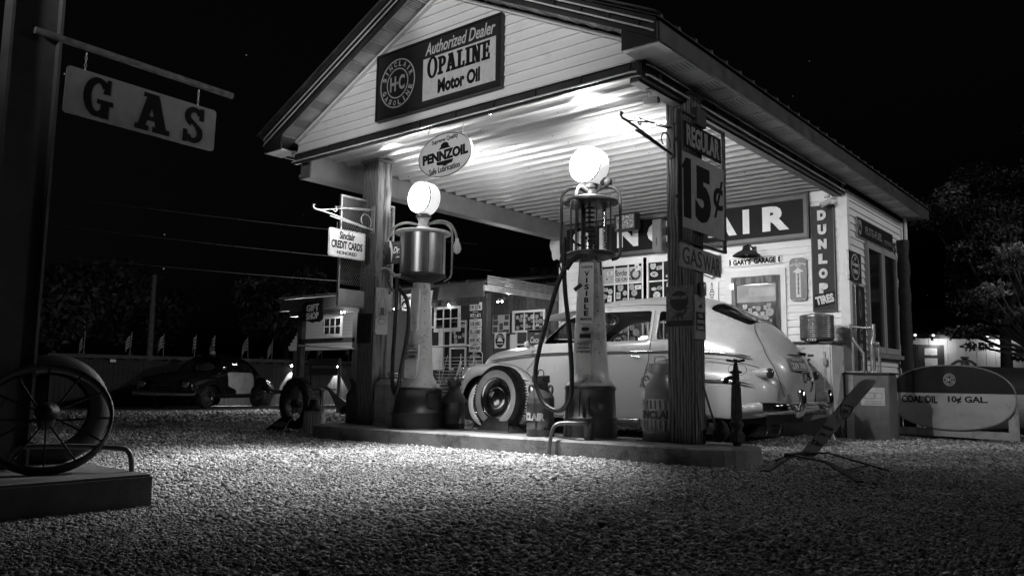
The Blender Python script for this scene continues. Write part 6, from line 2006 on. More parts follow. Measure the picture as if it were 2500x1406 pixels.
def shed():
    t = thing('metal_shed', 'low white metal sided shed with dark ribbed roof behind the right wall', 'shed', (-3.4, 28.2, 0), R(39))
    W_ = mat('shed_siding', .42, .5, var=.08)
    n = 24
    for k in range(n):
        x = -2.2 + k * .36
        MB().box(x, x + .345, -.02, .02, 0, 2.62).build('wall_panel', W_, t)
    MB().box(-2.2, 6.5, .03, 4.5, 0, 2.6).build('core', W_, t)
    for k in range(24):
        x = -2.6 + k * .4
        mb = MB()
        mb.add([(x, -.35, 2.62), (x + .38, -.35, 2.62), (x + .38, 2.4, 3.85), (x, 2.4, 3.85), (x, -.35, 2.68), (x + .38, -.35, 2.68), (x + .38, 2.4, 3.91), (x, 2.4, 3.91)], [(0, 3, 2, 1), (4, 5, 6, 7), (0, 1, 5, 4), (1, 2, 6, 5), (2, 3, 7, 6), (3, 0, 4, 7)])
        mb.bar((x + .39, -.35, 2.70), (x + .39, 2.4, 3.93), .03, .05)
        mb.build('roof_panel', mat('shed_roof', .05, .5), t)
    MB().box(-2.6, 7, -.37, -.34, 2.5, 2.66).build('fascia', DKTRIM, t)
    d = MB().box(-.85, .15, -.05, -.021, .2, 2.28).build('door', DKTRIM, t)
    for (z, h) in ((2.02, .26), (1.62, .3), (1.25, .2)):
        MB().box(-.6, -.12, -.06, -.051, z - h / 2, z + h / 2).build('notice', STK[0], d)
    MB().box(-1.02, -.90, -.04, -.021, .4, 2.3).build('window', SHADOWIN, t)
    s = MB().box(-2.0, -1.25, -.04, -.021, .9, 1.95).build('side_door', mat('shed_door_grey', .14, .5), t)
    L_(t, WLET, lambda m_: put_text(m_, 'D', .2, .36, -1.5, 1.35, -.041, .005, .05))
    for k in range(5):
        x = -1.1 + k * .68
        mb = MB(); mb.lathe([(.001, -.05), (.045, -.03), (.05, .02), (.001, .05)], T(x, -.42, 2.62), 12); mb.build('eave_bulb', emis('shed_bulb', 1), t)
        MB().tube([(x, -.38, 2.62), (x - .06, -.45, 2.44)], [.02, .05], 8).build('bulb_shade', BLACK, t)
shed()
for x in (-3.3, -1.6):
    lamp('shed_bulb_lamp', 'POINT', (x + .25, 27.85 + (x + 3.4) * .81 - .1, 2.35), 16, shadow_soft_size=.05)

# ------------------------------------------------------------------ trees: trunk, limbs and a crown of separate leaves
LEAFM = [mat('leaf_dark', .035, .5, var=.35), mat('leaf_mid', .10, .45, var=.35), mat('leaf_pale', .2, .45, var=.35)]
def leaf_cloud(mb_sets, blobs, n, size, seed):
    rg = np.random.default_rng(seed)
    vol = np.array([b[3] * b[4] * b[5] for b in blobs]); vol = vol / vol.sum()
    idx = rg.choice(len(blobs), n, p=vol)
    B = np.array(blobs)[idx]
    d = rg.normal(size=(n, 3)); d /= np.linalg.norm(d, axis=1)[:, None]
    r = rg.uniform(.25, 1, n) ** .45
    c = B[:, :3] + d * r[:, None] * B[:, 3:6]
    # leaves
    a = rg.normal(size=(n, 3)); a /= np.linalg.norm(a, axis=1)[:, None]
    b = np.cross(a, rg.normal(size=(n, 3))); b /= np.linalg.norm(b, axis=1)[:, None]
    s = size * rg.uniform(.6, 1.4, n)[:, None]
    V = np.stack([c - a * s, c + b * s * .45, c + a * s, c - b * s * .45], 1)
    return V
def tree(name, label, cat, base, trunk_h, tr_r, blobs, n, size, seed, group=None):
    t = thing(name, label, cat, base, group=group)
    rg = random.Random(seed)
    mb = MB()
    top = (rg.uniform(-.2, .2), rg.uniform(-.2, .2), trunk_h)
    mb.tube([(0, 0, -.1), (top[0] * .3, top[1] * .5, trunk_h * .4), top], [tr_r, tr_r * .8, tr_r * .6], 10)
    for b in blobs:
        mid = ((top[0] + b[0]) / 2 + rg.uniform(-.1, .1), (top[1] + b[1]) / 2, (trunk_h * .75 + b[2]) / 2)
        mb.tube([(top[0] * .8, top[1] * .8, trunk_h * .8), mid, (b[0], b[1], b[2])], [tr_r * .45, tr_r * .3, tr_r * .12], 7)
    mb.build('trunk', mat('tree_bark', .04, .9, var=.5, scale=12, bump=.5), t)
    V = leaf_cloud(None, blobs, n, size, seed)
    me = bpy.data.meshes.new('crown')
    me.vertices.add(n * 4); me.vertices.foreach_set('co', V.reshape(-1))
    me.loops.add(n * 4); me.loops.foreach_set('vertex_index', np.arange(n * 4, dtype=np.int32))
    me.polygons.add(n); me.polygons.foreach_set('loop_start', np.arange(0, n * 4, 4, dtype=np.int32))
    me.polygons.foreach_set('material_index', np.random.default_rng(seed).choice(3, n, p=[.4, .4, .2]).astype(np.int32))
    for m in LEAFM: me.materials.append(m)
    me.update(calc_edges=True)
    o = bpy.data.objects.new('crown', me); C.objects.link(o); o.parent = t
    return t
def blobs(seed, n, cx, cy, cz, rx, ry, rz, r0, r1):
    rg = random.Random(seed); out = []
    for k in range(n):
        a = rg.uniform(0, 2 * PI); u = rg.uniform(-1, 1); q = rg.uniform(.35, 1)
        s = math.sqrt(1 - u * u)
        r = rg.uniform(r0, r1)
        out.append((cx + rx * q * s * math.cos(a), cy + ry * q * s * math.sin(a), cz + rz * q * u, r, r, r * .75))
    return out
def sprays(seed, n, cx, cy, cz, rx, ry, rz, r0, r1):
    rg = random.Random(seed); out = []
    for k in range(n):
        a = rg.uniform(0, 2 * PI); q = rg.uniform(.1, 1) ** .6
        r = rg.uniform(r0, r1)
        u = rg.uniform(-1, 1)
        f = math.sqrt(max(.05, 1 - u * u))
        out.append((cx + rx * q * f * math.cos(a), cy + ry * q * f * math.sin(a), cz + rz * u, r, r, r * .28))
    return out
tree('broadleaf_tree', 'near leafy tree with pale catching leaves at the right edge above the coal oil tank', 'tree', (1.95, 10.0, 0), 1.5, .09, sprays(11, 46, -.1, 0, 2.05, 1.35, 1.1, 1.0, .22, .45), 11000, .042, 11)
tree('broadleaf_tree.001', 'taller dark leafy tree behind the far end of the station eave', 'tree', (.6, 15.6, 0), 3.0, .16, blobs(12, 60, .0, 0, 4.3, 1.7, 1.6, 2.2, .25, .55), 15000, .05, 12)
tree('broadleaf_tree.002', 'highest dark tree at the upper right edge behind the others', 'tree', (2.6, 19.5, 0), 4.0, .2, blobs(13, 60, -.2, 0, 5.6, 2.6, 2.0, 2.8, .3, .7), 16000, .06, 13)
def shrub():
    t = thing('grassy_shrub', 'low arching shrub with thin blades behind the coal oil tank', 'shrub', (2.7, 8.6, 0))
    rg = random.Random(5)
    mb = MB()
    for k in range(520):
        a = rg.uniform(0, 2 * PI); x, y = rg.gauss(0, .28), rg.gauss(0, .28)
        h = rg.uniform(.6, 1.25); l = rg.uniform(.15, .55)
        p0 = Vector((x, y, 0)); p1 = Vector((x + math.cos(a) * l * .35, y + math.sin(a) * l * .35, h * .8)); p2 = Vector((x + math.cos(a) * l, y + math.sin(a) * l, h * rg.uniform(.75, 1.0)))
        w_ = Vector((-math.sin(a), math.cos(a), 0)) * .011
        mb.add([p0 - w_, p0 + w_, p1 + w_ * .8, p1 - w_ * .8, p2], [(0, 1, 2, 3), (3, 2, 4)])
    mb.build('blades', LEAFM[1], t)
shrub()
# ------------------------------------------------------------------ left foreground: sign pole on a concrete block, iron wheel
def gas_block():
    t = thing('concrete_block', 'dark concrete footing block under the gas sign pole at the left edge', 'footing', (-1.05, -5.1, 0))
    MB().bevbox(-.78, .72, -1.3, 1.06, -.05, .158, .012).build('block', mat('old_concrete', .11, .85, var=.35, bump=.4, bscale=40, dirt=.5), t)
gas_block()
def gas_pole():
    t = thing('gas_sign_pole', 'tall steel sign pole with a projecting pipe arm at the left edge', 'sign pole', (-1.05, -4.52, .158))
    m = mat('pole_paint', .12, .5, var=.25, scale=6, dirt=.4)
    MB().box(-.06, .06, -.12, -.105, 0, 4.4).build('flange', m, t)
    MB().box(-.06, .06, .125, .14, 0, 4.4).build('flange', m, t)
    MB().box(-.008, .008, -.104, .124, 0, 4.4).build('web', m, t)
    MB().tube([(.05, .0, 2.352), (.05, 1.20, 2.325)], .02, 12).build('arm', mat('rusty_arm', .16, .6, var=.6, scale=20, bump=.3), t)
gas_pole()
def gas_sign():
    t = thing('gas_sign', 'pale hanging gas sign with three heavy slab capitals on the left pole arm', 'sign', (-1.0, -3.89, 2.225), 0, rot=(0, R(1.2), R(90)))
    MB().prism(rrect(.915, .27, .02, 4), -.006, .006).build('panel', mat('gas_sign_paint', .27, .45, var=.12, scale=7, dirt=.3), t)
    def w(mb):
        for ch, x, wd in (('G', -.275, .17), ('A', .05, .215), ('S', .31, .135)):
            slab_text(mb, ch, wd, .232, x, 0, -.0062, .002)
    L_(t, INK, w)
    for x in (-.36, .33):
        mb = MB()
        for k in range(5):
            zc = .142 + k * .022
            mb.tube([(x + .006 * math.cos(a) * (k % 2), .006 * math.cos(a) * ((k + 1) % 2), zc + .012 * math.sin(a)) for a in [2 * PI * i / 8 for i in range(8)]], .002, 5, True)
        mb.build('chain', STEEL, t)
gas_sign()
def iron_wheel():
    rot = Matrix.Rotation(R(70), 4, 'Z') @ Matrix.Rotation(R(-33), 4, 'X')
    t = thing('iron_wagon_wheel', 'small spoked iron wagon wheel leaning back on the concrete block', 'wheel', (-.80, -4.385, .43), rot=rot.to_euler())
    r = .31
    mb = MB(); mb.lathe([(r, -.035), (r, .035), (r - .012, .036), (r - .016, .0), (r - .012, -.036), (r, -.035)], RX90, 48); mb.build('rim', IRON, t)
    mb = MB(); mb.lathe([(.001, .10), (.022, .10), (.024, .07), (.055, .065), (.058, .055), (.05, .04), (.04, -.06), (.001, -.06)], RX90, 24); mb.build('hub', IRON, t)
    for k in range(12):
        a = 2 * PI * k / 12
        y = -.03 if k % 2 else .03
        MB().tube([(.04 * math.cos(a), y, .04 * math.sin(a)), ((r - .012) * math.cos(a), y * .3, (r - .012) * math.sin(a))], .0055, 6).build('spoke', IRON, t)
iron_wheel()
def old_tyre():
    t = thing('worn_tyre', 'worn tyre leaning on the sign pole behind the iron wagon wheel', 'tyre', (-1.24, -4.20, .455), rot=(R(-6), 0, R(75)))
    mb = MB(); tyre(mb, .31, .15, .2, RX90); mb.build('carcass', RUBBER, t)
old_tyre()
o = MB().tube(smooth_pts([(-1.05, -4.45, .17), (-1.04, -4.44, .25), (-.95, -4.36, .275), (-.62, -4.12, .275), (-.54, -4.07, .25), (-.52, -4.06, .15)], 5), .014, 10).build('hoop_rail', mat('hoop_paint', .25, .45))
tag(o, 'low bent pipe hoop on the concrete block behind the iron wagon wheel', 'rail')

# ------------------------------------------------------------------ gift shop porch
TIM = wood('porch_timber', .02, .09)
def shop():
    t = thing('gift_shop', 'low dark timber gift shop with a porch left of the filling station', 'shop', (-9, 6, 0))
    def B(mb, nm, m, par=None):
        o = mb.build(nm, m, par or t)
        if par is None: o.location = (9, -6, 0)
        return o
    for x0, x1 in ((-11.70, -11.55), (-9.78, -9.63), (-6.13, -6.04)):
        B(MB().box(x0, x1, 5.0, 5.12, gz(x0), 2.26), 'porch_post', TIM)
    B(MB().box(-6.44, -6.135, 5.0, 5.05, 0, 2.26), 'plate_board', TIM)
    B(MB().box(-12.3, -6.06, 4.93, 4.97, 2.19, 2.44), 'front_fascia', mat('porch_fascia', .10, .5, var=.2))
    B(MB().box(-12.0, -6.2, 4.98, 5.10, 2.06, 2.185), 'porch_beam', TIM)
    B(MB().box(-6.06, -6.02, 4.93, 7.9, 2.30, 2.40), 'side_fascia', mat('pale_drip_edge', .62, .35, metal=.1, var=.3, scale=8))
    for k in range(14):   # ribbed porch roof sheets
        x0 = -12.35 + k * .452; x1 = x0 + .448
        mb = MB()
        mb.add([(x0, 4.88, 2.45), (x1, 4.88, 2.45), (x1, 9.2, 3.1), (x0, 9.2, 3.1), (x0, 4.88, 2.47), (x1, 4.88, 2.47), (x1, 9.2, 3.12), (x0, 9.2, 3.12)], [(0, 3, 2, 1), (4, 5, 6, 7), (0, 1, 5, 4), (1, 2, 6, 5), (2, 3, 7, 6), (3, 0, 4, 7)])
        mb.bar((x0 + .05, 4.88, 2.49), (x0 + .05, 9.2, 3.14), .04, .04)
        B(mb, 'roof_panel', mat('porch_roof', .22, .4, metal=.6, var=.2))
    mb = MB()
    for k in range(5):
        mb.bar((-6.02 + k * .0, 5.0 + k * .0, 2.41 + k * .04), (-6.02, 7.9, 2.41 + k * .04), .02, .022)
    B(mb, 'side_roof_edge', mat('side_roof_edge', .55, .4, metal=.1, var=.2))
    # back wall of boards, with gaps
    k = 0; x = -7.9
    while x < -4.5:
        w_ = random.choice((.16, .19, .22))
        B(MB().box(x, x + w_ - .006, 7.2, 7.24, 0, 2.6), 'wall_board', OLDW if k % 3 else mat('old_board_grey', .09, .7, var=.4, scale=9))
        x += w_; k += 1
    B(MB().box(-12.3, -4.6, 7.26, 7.4, -.2, 2.7), 'wall_core', BLACK)
    B(MB().box(-12.2, -7.95, 7.2, 7.24, .0, 2.3), 'dark_wall', mat('dark_shop_wall', .03, .8, var=.4))
    B(MB().box(-7.26, -6.95, 7.17, 7.195, 0, 1.65), 'pale_panel', WHITE)
    # windows in the back wall
    W = B(MB().box(-7.12, -6.35, 7.16, 7.19, 1.72, 2.10), 'window', SHADOWIN)
    mb = MB(); frame(mb, .86, .46, .045, 7.12, 7.16, -6.735, 1.91); mb.build('frame', WHITE, W)
    for q in (1, 2): MB().box(-7.12 + .257 * q - .008, -7.12 + .257 * q + .008, 7.14, 7.158, 1.72, 2.1).build('muntin', WHITE, W)
    stickers(W, -7.10, -6.36, 1.73, 2.09, 7.158, 22, .07, .12)
    W2 = B(MB().box(-7.05, -6.78, 7.16, 7.19, 1.2, 1.68), 'window', mat('dim_window', .06, .2), None)
    mb = MB(); frame(mb, .33, .54, .03, 7.13, 7.16, -6.915, 1.44); mb.box(-7.05, -6.78, 7.145, 7.158, 1.42, 1.445); mb.build('frame', WHITE, W2)
    D = B(MB().box(-8.5, -8.05, 7.16, 7.19, .1, 1.75), 'door', OLDW)
    # lit gap with posters deeper on the left
    W3 = B(MB().box(-9.75, -9.2, 7.14, 7.19, .9, 1.9), 'door', WHITE)
    mb = MB(); mb.box(-9.6, -9.35, 7.13, 7.138, 1.45, 1.85); mb.build('pane', SHADOWIN, W3)
    W4 = B(MB().box(-8.95, -8.5, 7.14, 7.19, .9, 2.0), 'window', SHADOWIN)
    mb = MB(); frame(mb, .5, .55, .04, 7.11, 7.14, -8.72, 1.72); frame(mb, .5, .5, .04, 7.11, 7.14, -8.72, 1.15); mb.build('frame', WHITE, W4)
    stickers(W4, -8.93, -8.52, 1.48, 1.95, 7.139, 8, .09, .14)
    # porch rails
    B(MB().tube([(-7.55, 4.98, 1.305), (-6.42, 4.98, 1.305)], .018, 8), 'rail', WHITE)
    B(MB().tube([(-11.6, 4.98, 1.40), (-9.7, 4.98, 1.30)], .02, 8), 'rail', mat('pale_rail', .4, .4))
    B(MB().box(-11.62, -9.7, 5.0, 5.04, 1.44, 1.54), 'rail', TIM)
shop()
t = thing('string_light', 'tiny lit bulbs strung under the gift shop porch eave', 'string lights', (-8, 4.9, 2.1))
mb = MB(); mb.tube([(-4.0, 0, .05), (-1.9, .02, -.0), (0, 0, .0), (2.6, -.02, .02)], .004, 5); mb.build('cable', BLACK, t)
for x in (-3.2, -2.05, -1.95, -1.2, -.4, .5, 1.1, 2.32, 2.42):
    mb = MB(); mb.lathe([(.001, -.02), (.018, 0), (.001, .02)], T(x, 0, -.03), 10); mb.build('bulb', emis('string_bulb', 40), t)
for x, e in ((-5.3, 14), (-7.7, 9), (-9.9, 9)):
    lamp('porch_bulb_and_fill_lamp', 'POINT', (x, 4.62, 2.02), e, shadow_soft_size=.03)
lamp('porch_bulb_and_fill_lamp', 'POINT', (-12.45, 5.5, 1.75), 110, shadow_soft_size=.03)  # added fill past the porch end, no bulb there; brightens far car and carport
lamp('porch_bulb_and_fill_lamp', 'POINT', (-6.6, 6.3, 2.1), 7, shadow_soft_size=.03)
def hang_window(nm, label, x0, x1, z0, z1, y):
    t = thing(nm, label, 'window frame', ((x0 + x1) / 2, y, (z0 + z1) / 2))
    w_, h_ = x1 - x0, z1 - z0
    m = mat('peeling_white', .62, .6, var=.15, scale=12, dirt=.6, dscale=9)
    mb = MB(); mb.box(-w_ / 2, w_ / 2, -.015, .015, -h_ / 2, -h_ / 2 + .07); mb.box(-w_ / 2, w_ / 2, -.015, .015, h_ / 2 - .045, h_ / 2)
    mb.box(-w_ / 2, -w_ / 2 + .05, -.015, .015, -h_ / 2 + .071, h_ / 2 - .046); mb.box(w_ / 2 - .05, w_ / 2, -.015, .015, -h_ / 2 + .071, h_ / 2 - .046)
    mb.build('sash', m, t)
    mb = MB()
    for q in (1, 2):
        x = -w_ / 2 + .05 + (w_ - .1) * q / 3
        mb.box(x - .01, x + .01, -.012, .012, -h_ / 2 + .071, h_ / 2 - .046)
    mb.box(-w_ / 2 + .051, w_ / 2 - .051, -.010, .010, .0, .02)
    mb.build('muntins', m, t)
    MB().box(-w_ / 2 + .05, w_ / 2 - .05, -.002, .002, -h_ / 2 + .07, h_ / 2 - .045).build('pane', glass('dirty_pane', .45, .05), t)
    for x in (-w_ / 2 + .05, w_ / 2 - .05): MB().tube([(x, 0, h_ / 2), (x, 0, h_ / 2 + .12)], .004, 5).build('hanger', IRON, t)
hang_window('hanging_window', 'white six pane window sash hung under the porch beam left of the number plates', -7.32, -6.65, 1.575, 2.05, 4.96)
hang_window('hanging_window.001', 'peeling white sash hung at the far left porch bay beside the shop sign', -10.73, -10.08, 1.555, 2.0, 4.96)
def giftsign():
    t = thing('gift_shop_sign', 'black scalloped shield sign with pale letters at the porch end', 'sign', (-11.03, 4.88, 2.13))
    pts = []
    for (x, z) in [(-.36, .17), (-.25, .235), (-.12, .19), (0, .235), (.12, .19), (.25, .235), (.36, .235), (.36, .06), (.385, -.06), (.36, -.17), (.25, -.235), (.1, -.225), (0, -.25), (-.08, -.22), (-.25, -.20), (-.36, -.21), (-.33, -.05), (-.36, .05)]:
        pts.append((x, z))
    MB().prism(pts, 0, .03).build('board', BLACK, t)
    L_(t, WLET, lambda m_: (put_text(m_, 'GIFT', .44, .15, .01, .085, -.0005, .004, .035, 0, R(3)), put_text(m_, 'SHOP', .44, .15, .01, -.095, -.0005, .004, .035, 0, R(3))))
giftsign()
def made_sign():
    t = thing('shop_banner_sign', 'white trapezoid shop sign hung behind the left pump', 'sign', (-7.73, 4.86, 2.18))
    MB().prism([(-.44, .15), (.44, .19), (.36, -.22), (-.40, -.16)], 0, .015).build('board', ENAMW, t)
    def w(mb):
        put_text(mb, 'American  Made', .80, .10, 0, .09, -.0005, .003, .02, .1)
        put_text(mb, 'Crafts', .36, .10, .17, -.07, -.0005, .003, .02, .1)
        mb.prism([(-.39, .02), (-.32, .035), (-.25, .02), (-.22, .035), (-.2, -.03), (-.23, -.10), (-.3, -.14), (-.37, -.10), (-.41, -.04)], -.003, -.0005)
    L_(t, INK, w)
    L_(t, WLET, lambda mb: put_text(mb, '66', .11, .10, -.305, -.055, -.0032, .002, .03))
made_sign()
# number plates nailed down the corner post
for k, (s, top, dark) in enumerate((('19 576', 'OHIO', 0), ('MY1-471', 'MISSOURI', 1), ('518 HBG', 'KANSAS', 0), ('EL-1080', 'OKLAHOMA', 0), ('NVP-14C', 'TEXAS', 0), ('004-AJF', 'NEW MEXICO', 0), ('JDT-566', 'ARIZONA', 1), ('1KK 761', 'CALIFORNIA', 2))):
    z = 2.02 - k * .152
    t = thing('number_plate' if not k else 'number_plate.%03d' % k, '%s number plate reading %s on the porch corner post' % (('white', 'black', 'dull grey')[dark], s.replace('-', ' ')), 'number plate', (-6.285, 4.985, z), group='number plates nailed to the porch corner post', rot=(0, R((-1, 1.2, -.6, .5, -1, .8, -.5, 1)[k]), 0))
    MB().prism(rrect(.295, .146, .012, 2), -.004, .004).build('plate', (ENAMW, BLACK, ENAMG)[dark], t)
    L_(t, INK if not dark else WLET, lambda mb: (put_text(mb, s, .25, .076, 0, -.012, -.0042, .002, .02), put_text(mb, top, .12, .016, 0, .052, -.0042, .002, .01), put_text(mb, 'LAND', .08, .010, 0, -.062, -.0042, .002, .01)))
def poster(nm, label, x0, x1, z0, z1, y, seed):
    t = thing(nm, label, 'poster', ((x0 + x1) / 2, y, (z0 + z1) / 2))
    w_, h_ = x1 - x0, z1 - z0
    MB().box(-w_ / 2, w_ / 2, 0, .012, -h_ / 2, h_ / 2).build('board', mat('poster_paper', .5, .5, var=.1), t)
    mb = MB(); frame(mb, w_ + .03, h_ + .03, .02, -.012, .014); mb.build('frame', BLACK, t)
    rg = random.Random(seed); mb = MB()
    for (a, b, c, d) in ((-.45, -.2, .25, .48), (-.45, -.18, -.05, .2), (-.45, -.2, -.42, -.12), (.2, .42, .22, .46), (.15, .4, -.08, .12), (.12, .44, -.45, -.28), (-.1, .1, -.3, .05), (-.15, .12, -.45, -.33)):
        mb.box(a * w_, b * w_, -.003, -.0005, c * h_, d * h_)
    mb.build('print', STK[3], t)
poster('framed_poster', 'dark framed collage poster on the shop back wall right of the number plates', -7.76, -7.26, 1.67, 2.08, 7.17, 1)
def rail_emblem():
    t = thing('round_rail_sign', 'white square sign with a dark locomotive roundel under the framed poster', 'sign', (-7.51, 7.14, 1.53))
    MB().box(-.155, .155, 0, .015, -.17, .17).build('panel', ENAMW, t)
    mb = MB(); mb.prism(oval(.26, .3, 32), -.003, -.0005); mb.build('roundel', INK, t)
    mb = MB(); mb.prism([(-.08, -.02), (-.04, .06), (.0, .08), (.04, .05), (.09, -.03)], -.005, -.0032); put_text(mb, 'OPALINE', .18, .035, 0, -.075, -.0032, .002, .02); arc_text(mb, 'SINCLAIR', .115, 90, 110, .035, 0, -.01, -.0032, .002, .02)
    mb.build('lettering', WLET, t)
rail_emblem()
def cola():
    t = thing('cola_sign', 'dark rectangular cola sign with white script beside the small shop window', 'sign', (-6.50, 7.12, 1.55))
    MB().box(-.26, .3, 0, .02, -.15, .17).build('panel', mat('cola_red', .06, .35, var=.2), t)
    L_(t, WLET, lambda mb: (put_text(mb, 'Coca-Cola', .44, .13, .05, -.03, -.0005, .003, .015, .3), put_text(mb, 'DRINK', .1, .025, 0, .09, -.0005, .003, .02)))
cola()
def rack():
    t = thing('wire_rack', 'white wire display rack with rows of bars on the porch front', 'display rack', (-5.95, 4.2, 0))
    for k in range(12):
        z = .42 + k * .058
        MB().tube([(-.55, -.0 + .03 * (k % 2), z), (.52, .03 * (k % 2), z)], .006, 6).build('bar', WHITE, t)
    for x in (-.5, .0, .5): MB().tube([(x, .02, .3), (x, .05, 1.12)], .006, 6).build('upright', WHITE, t)
    for x in (-.35, .3): MB().tube([(x - .1, -.02, .5), (x + .1, -.02, 1.1)], .005, 6).build('brace', WHITE, t)
    MB().tube([(.36, -.02, .95), (.36, -.02, 1.14), (.52, -.02, 1.16), (.55, -.02, 1.12)], .007, 6).build('hook', WHITE, t)
    MB().tube([(-.05, -.05, .62), (.10, -.05, .98)], [.014, .022], 8).build('whirligig_blade', WHITE, t)
    MB().box(-.55, .52, .1, .4, .0, .32).build('base_shelf', mat('rack_shelf', .08, .6), t)
    for k in range(7): MB().bevbox(-.5 + k * .14, -.4 + k * .14, .1, .2, .60 + .1 * (k % 3), .72 + .1 * (k % 3), .01).build('packet', STK[k % 3 + 1], t)
rack()
def bench():
    t = thing('porch_bench', 'dark slatted wooden bench in front of the left porch bay', 'bench', (-10.2, 4.6, gz(-10.2)))
    for k in range(2): MB().box(-.5, .48, 0, .03, .80 + k * .2, .95 + k * .2).build('back_slat', OLDW, t)
    for k in range(3): MB().box(-.5, .48, -.42 + k * .14, -.30 + k * .14, .50, .53).build('seat_slat', OLDW, t)
    for x in (-.48, .44):
        for y in (-.40, .03): MB().box(x, x + .05, y, y + .05, 0, .5 if y < 0 else 1.15).build('leg', TIM, t)
bench()
def flower():
    t = thing('painted_flower', 'small pale tin flower stuck beside the left post', 'ornament', (-6.62, 3.0, 0))
    MB().tube([(0, 0, 0), (0, .02, .78)], .004, 6).build('stem', IRON, t)
    for k in range(7):
        a = 2 * PI * k / 7
        MB().prism(oval(.05, .03, 10, .035, 0), -.003, .0, T(0, 0, .82, 0, 0, a)).build('petal', WHITE, t)
    mb = MB(); disc(mb, 0, -.003, .82, .016, .004, 12); mb.build('heart', STK[2], t)
flower()

# ------------------------------------------------------------------ board fence, lamps, flags, far pole
F0 = Vector((-23.7, 4.5, -.3)); F1 = Vector((-20.6, 15.6, -.3))
fd = (F1 - F0); fl = fd.length; fd.normalize()
fa = math.atan2(fd.y, fd.x)
def fence():
    t = thing('board_fence', 'long dark vertical board fence with a cap rail behind the two tone car', 'fence', F0, fa)
    n = int(fl / .15)
    cache = [MB().box(0, .142, 0, .022, 0, h).mesh('board', OLDW) for h in (1.52, 1.5, 1.54)]
    for k in range(n):
        o = bpy.data.objects.new('board', cache[k % 3]); C.objects.link(o); o.parent = t
        o.location = (k * .15, random.uniform(-.006, .006), 0)
    MB().box(-.1, fl + .1, -.06, .06, 1.545, 1.66).build('cap_rail', mat('fence_cap', .13, .8, var=.4, scale=5), t)
    for k in range(6): MB().box(k * 2.2, k * 2.2 + .12, .03, .14, 0, 1.74).build('post', TIM, t)
fence()
FL = emis('fence_lamp_glass', 60)
def fence_lamp(k, d, on, label):
    p = F0 + fd * d + Vector((math.sin(fa), -math.cos(fa), 0)) * .05
    t = thing('fence_lamp' if not k else 'fence_lamp.%03d' % k, label, 'lamp', (p.x, p.y, 1.12), fa)
    MB().bevbox(-.09, .09, -.08, .0, .0, .09, .01).build('housing', IRON if on else ENAMW, t)
    MB().box(-.07, .07, -.085, -.0805, -.0, .05).build('lens', FL if on else mat('dead_lens', .5, .2), t)
    if on:
        lamp('fence_downlight', 'SPOT', (p.x + .07 * math.sin(fa) * 1.0, p.y - .07 * math.cos(fa), 1.10), 160, (p.x + .03, p.y - .01, -.3), spot_size=R(60), spot_blend=.15, shadow_soft_size=.02)
fence_lamp(0, 7.75, True, 'lit fence lamp throwing a pale cone down the boards left of the gift shop post')
fence_lamp(1, 9.55, True, 'lit fence lamp seen between the two gift shop porch posts')
fence_lamp(2, 5.65, True, 'lit fence lamp just above the rear roof of the two tone car')
fence_lamp(3, 1.75, False, 'unlit small white fence lamp at the dark left end of the fence')
flag_me = None
def flag(k, d, tilt):
    p = F0 + fd * d
    t = thing('small_flag' if not k else 'small_flag.%03d' % k, 'small striped flag hanging from a stick on the fence rail', 'flag', (p.x, p.y, 1.34), R(10 + 25 * (k % 3)), group='small striped flags along the fence')
    MB().tube([(0, 0, -.05), (tilt * .1, 0, .78)], .011, 6).build('stick', mat('flag_stick', .45, .6), t)
    mb = MB(); mw = MB()
    for q in range(7):
        a0, a1 = q / 7, (q + 1) / 7
        tgt = mb if q % 2 else mw
        def pt(u, v): # v along fly, drooping
            return (tilt * .1 * .9 - .26 * v * (1 - .3 * v), .05 * math.sin(v * 5 + k), .72 - .40 * u * (1 - .2 * v) - .34 * v * v - .08 * v)
        for s in range(4):
            v0, v1 = s / 4, (s + 1) / 4
            P = [pt(a0, v0), pt(a0, v1), pt(a1, v1), pt(a1, v0)]
            Q = [(x, y + .004, z) for x, y, z in P]
            tgt.add(P + Q, [(0, 1, 2, 3), (7, 6, 5, 4)])
    mb.build('dark_stripes', mat('flag_dark', .08, .8), t); mw.build('pale_stripes', mat('flag_pale', .6, .8), t)
for k, (d, tl) in enumerate(((.9, 0), (2.25, .3), (3.3, -.2), (4.3, .5), (4.95, .1), (6.15, -.5), (7.0, .2), (8.3, .3), (8.9, .1), (10.0, -.2))):
    flag(k, d, tl)
def upole():
    t = thing('utility_pole', 'leaning pale utility pole beyond the fence at the far left', 'utility pole', (-29.75, 10.7, -.3))
    MB().tube([(0, 0, 0), (.45, -.25, 5.2)], [.14, .10], 10).build('pole', mat('pole_wood', .3, .8, var=.4, scale=8), t)
    MB().tube([(.45, -.9, 5.05), (.45, .4, 5.05)], .02, 6).build('cross_pin', IRON, t)
upole()
for k, (a, b, lab) in enumerate((((-29.3, 10.4, 4.8), (-12.0, -9.5, 2.0), 'lowest slack wire running left from the utility pole'), ((-36, -10, 9.0), (-9.5, 8.6, 4.0), 'upper slack wire crossing the dark sky behind the left post'), ((-36, -9, 8.0), (-9.2, 8.8, 3.35), 'middle slack wire crossing the dark sky behind the left post'), ((-36, -8, 6.6), (-9.0, 9.0, 2.85), 'lower slack wire meeting the gift shop roof'))):
    P = []
    for i in range(15):
        u = i / 14
        P.append((a[0] + (b[0] - a[0]) * u, a[1] + (b[1] - a[1]) * u, a[2] + (b[2] - a[2]) * u - .5 * 4 * u * (1 - u)))
    o = MB().tube(P, .012, 5).build('overhead_wire' if not k else 'overhead_wire.%03d' % k, mat('wire', .07, .5)); tag(o, lab, 'wire')
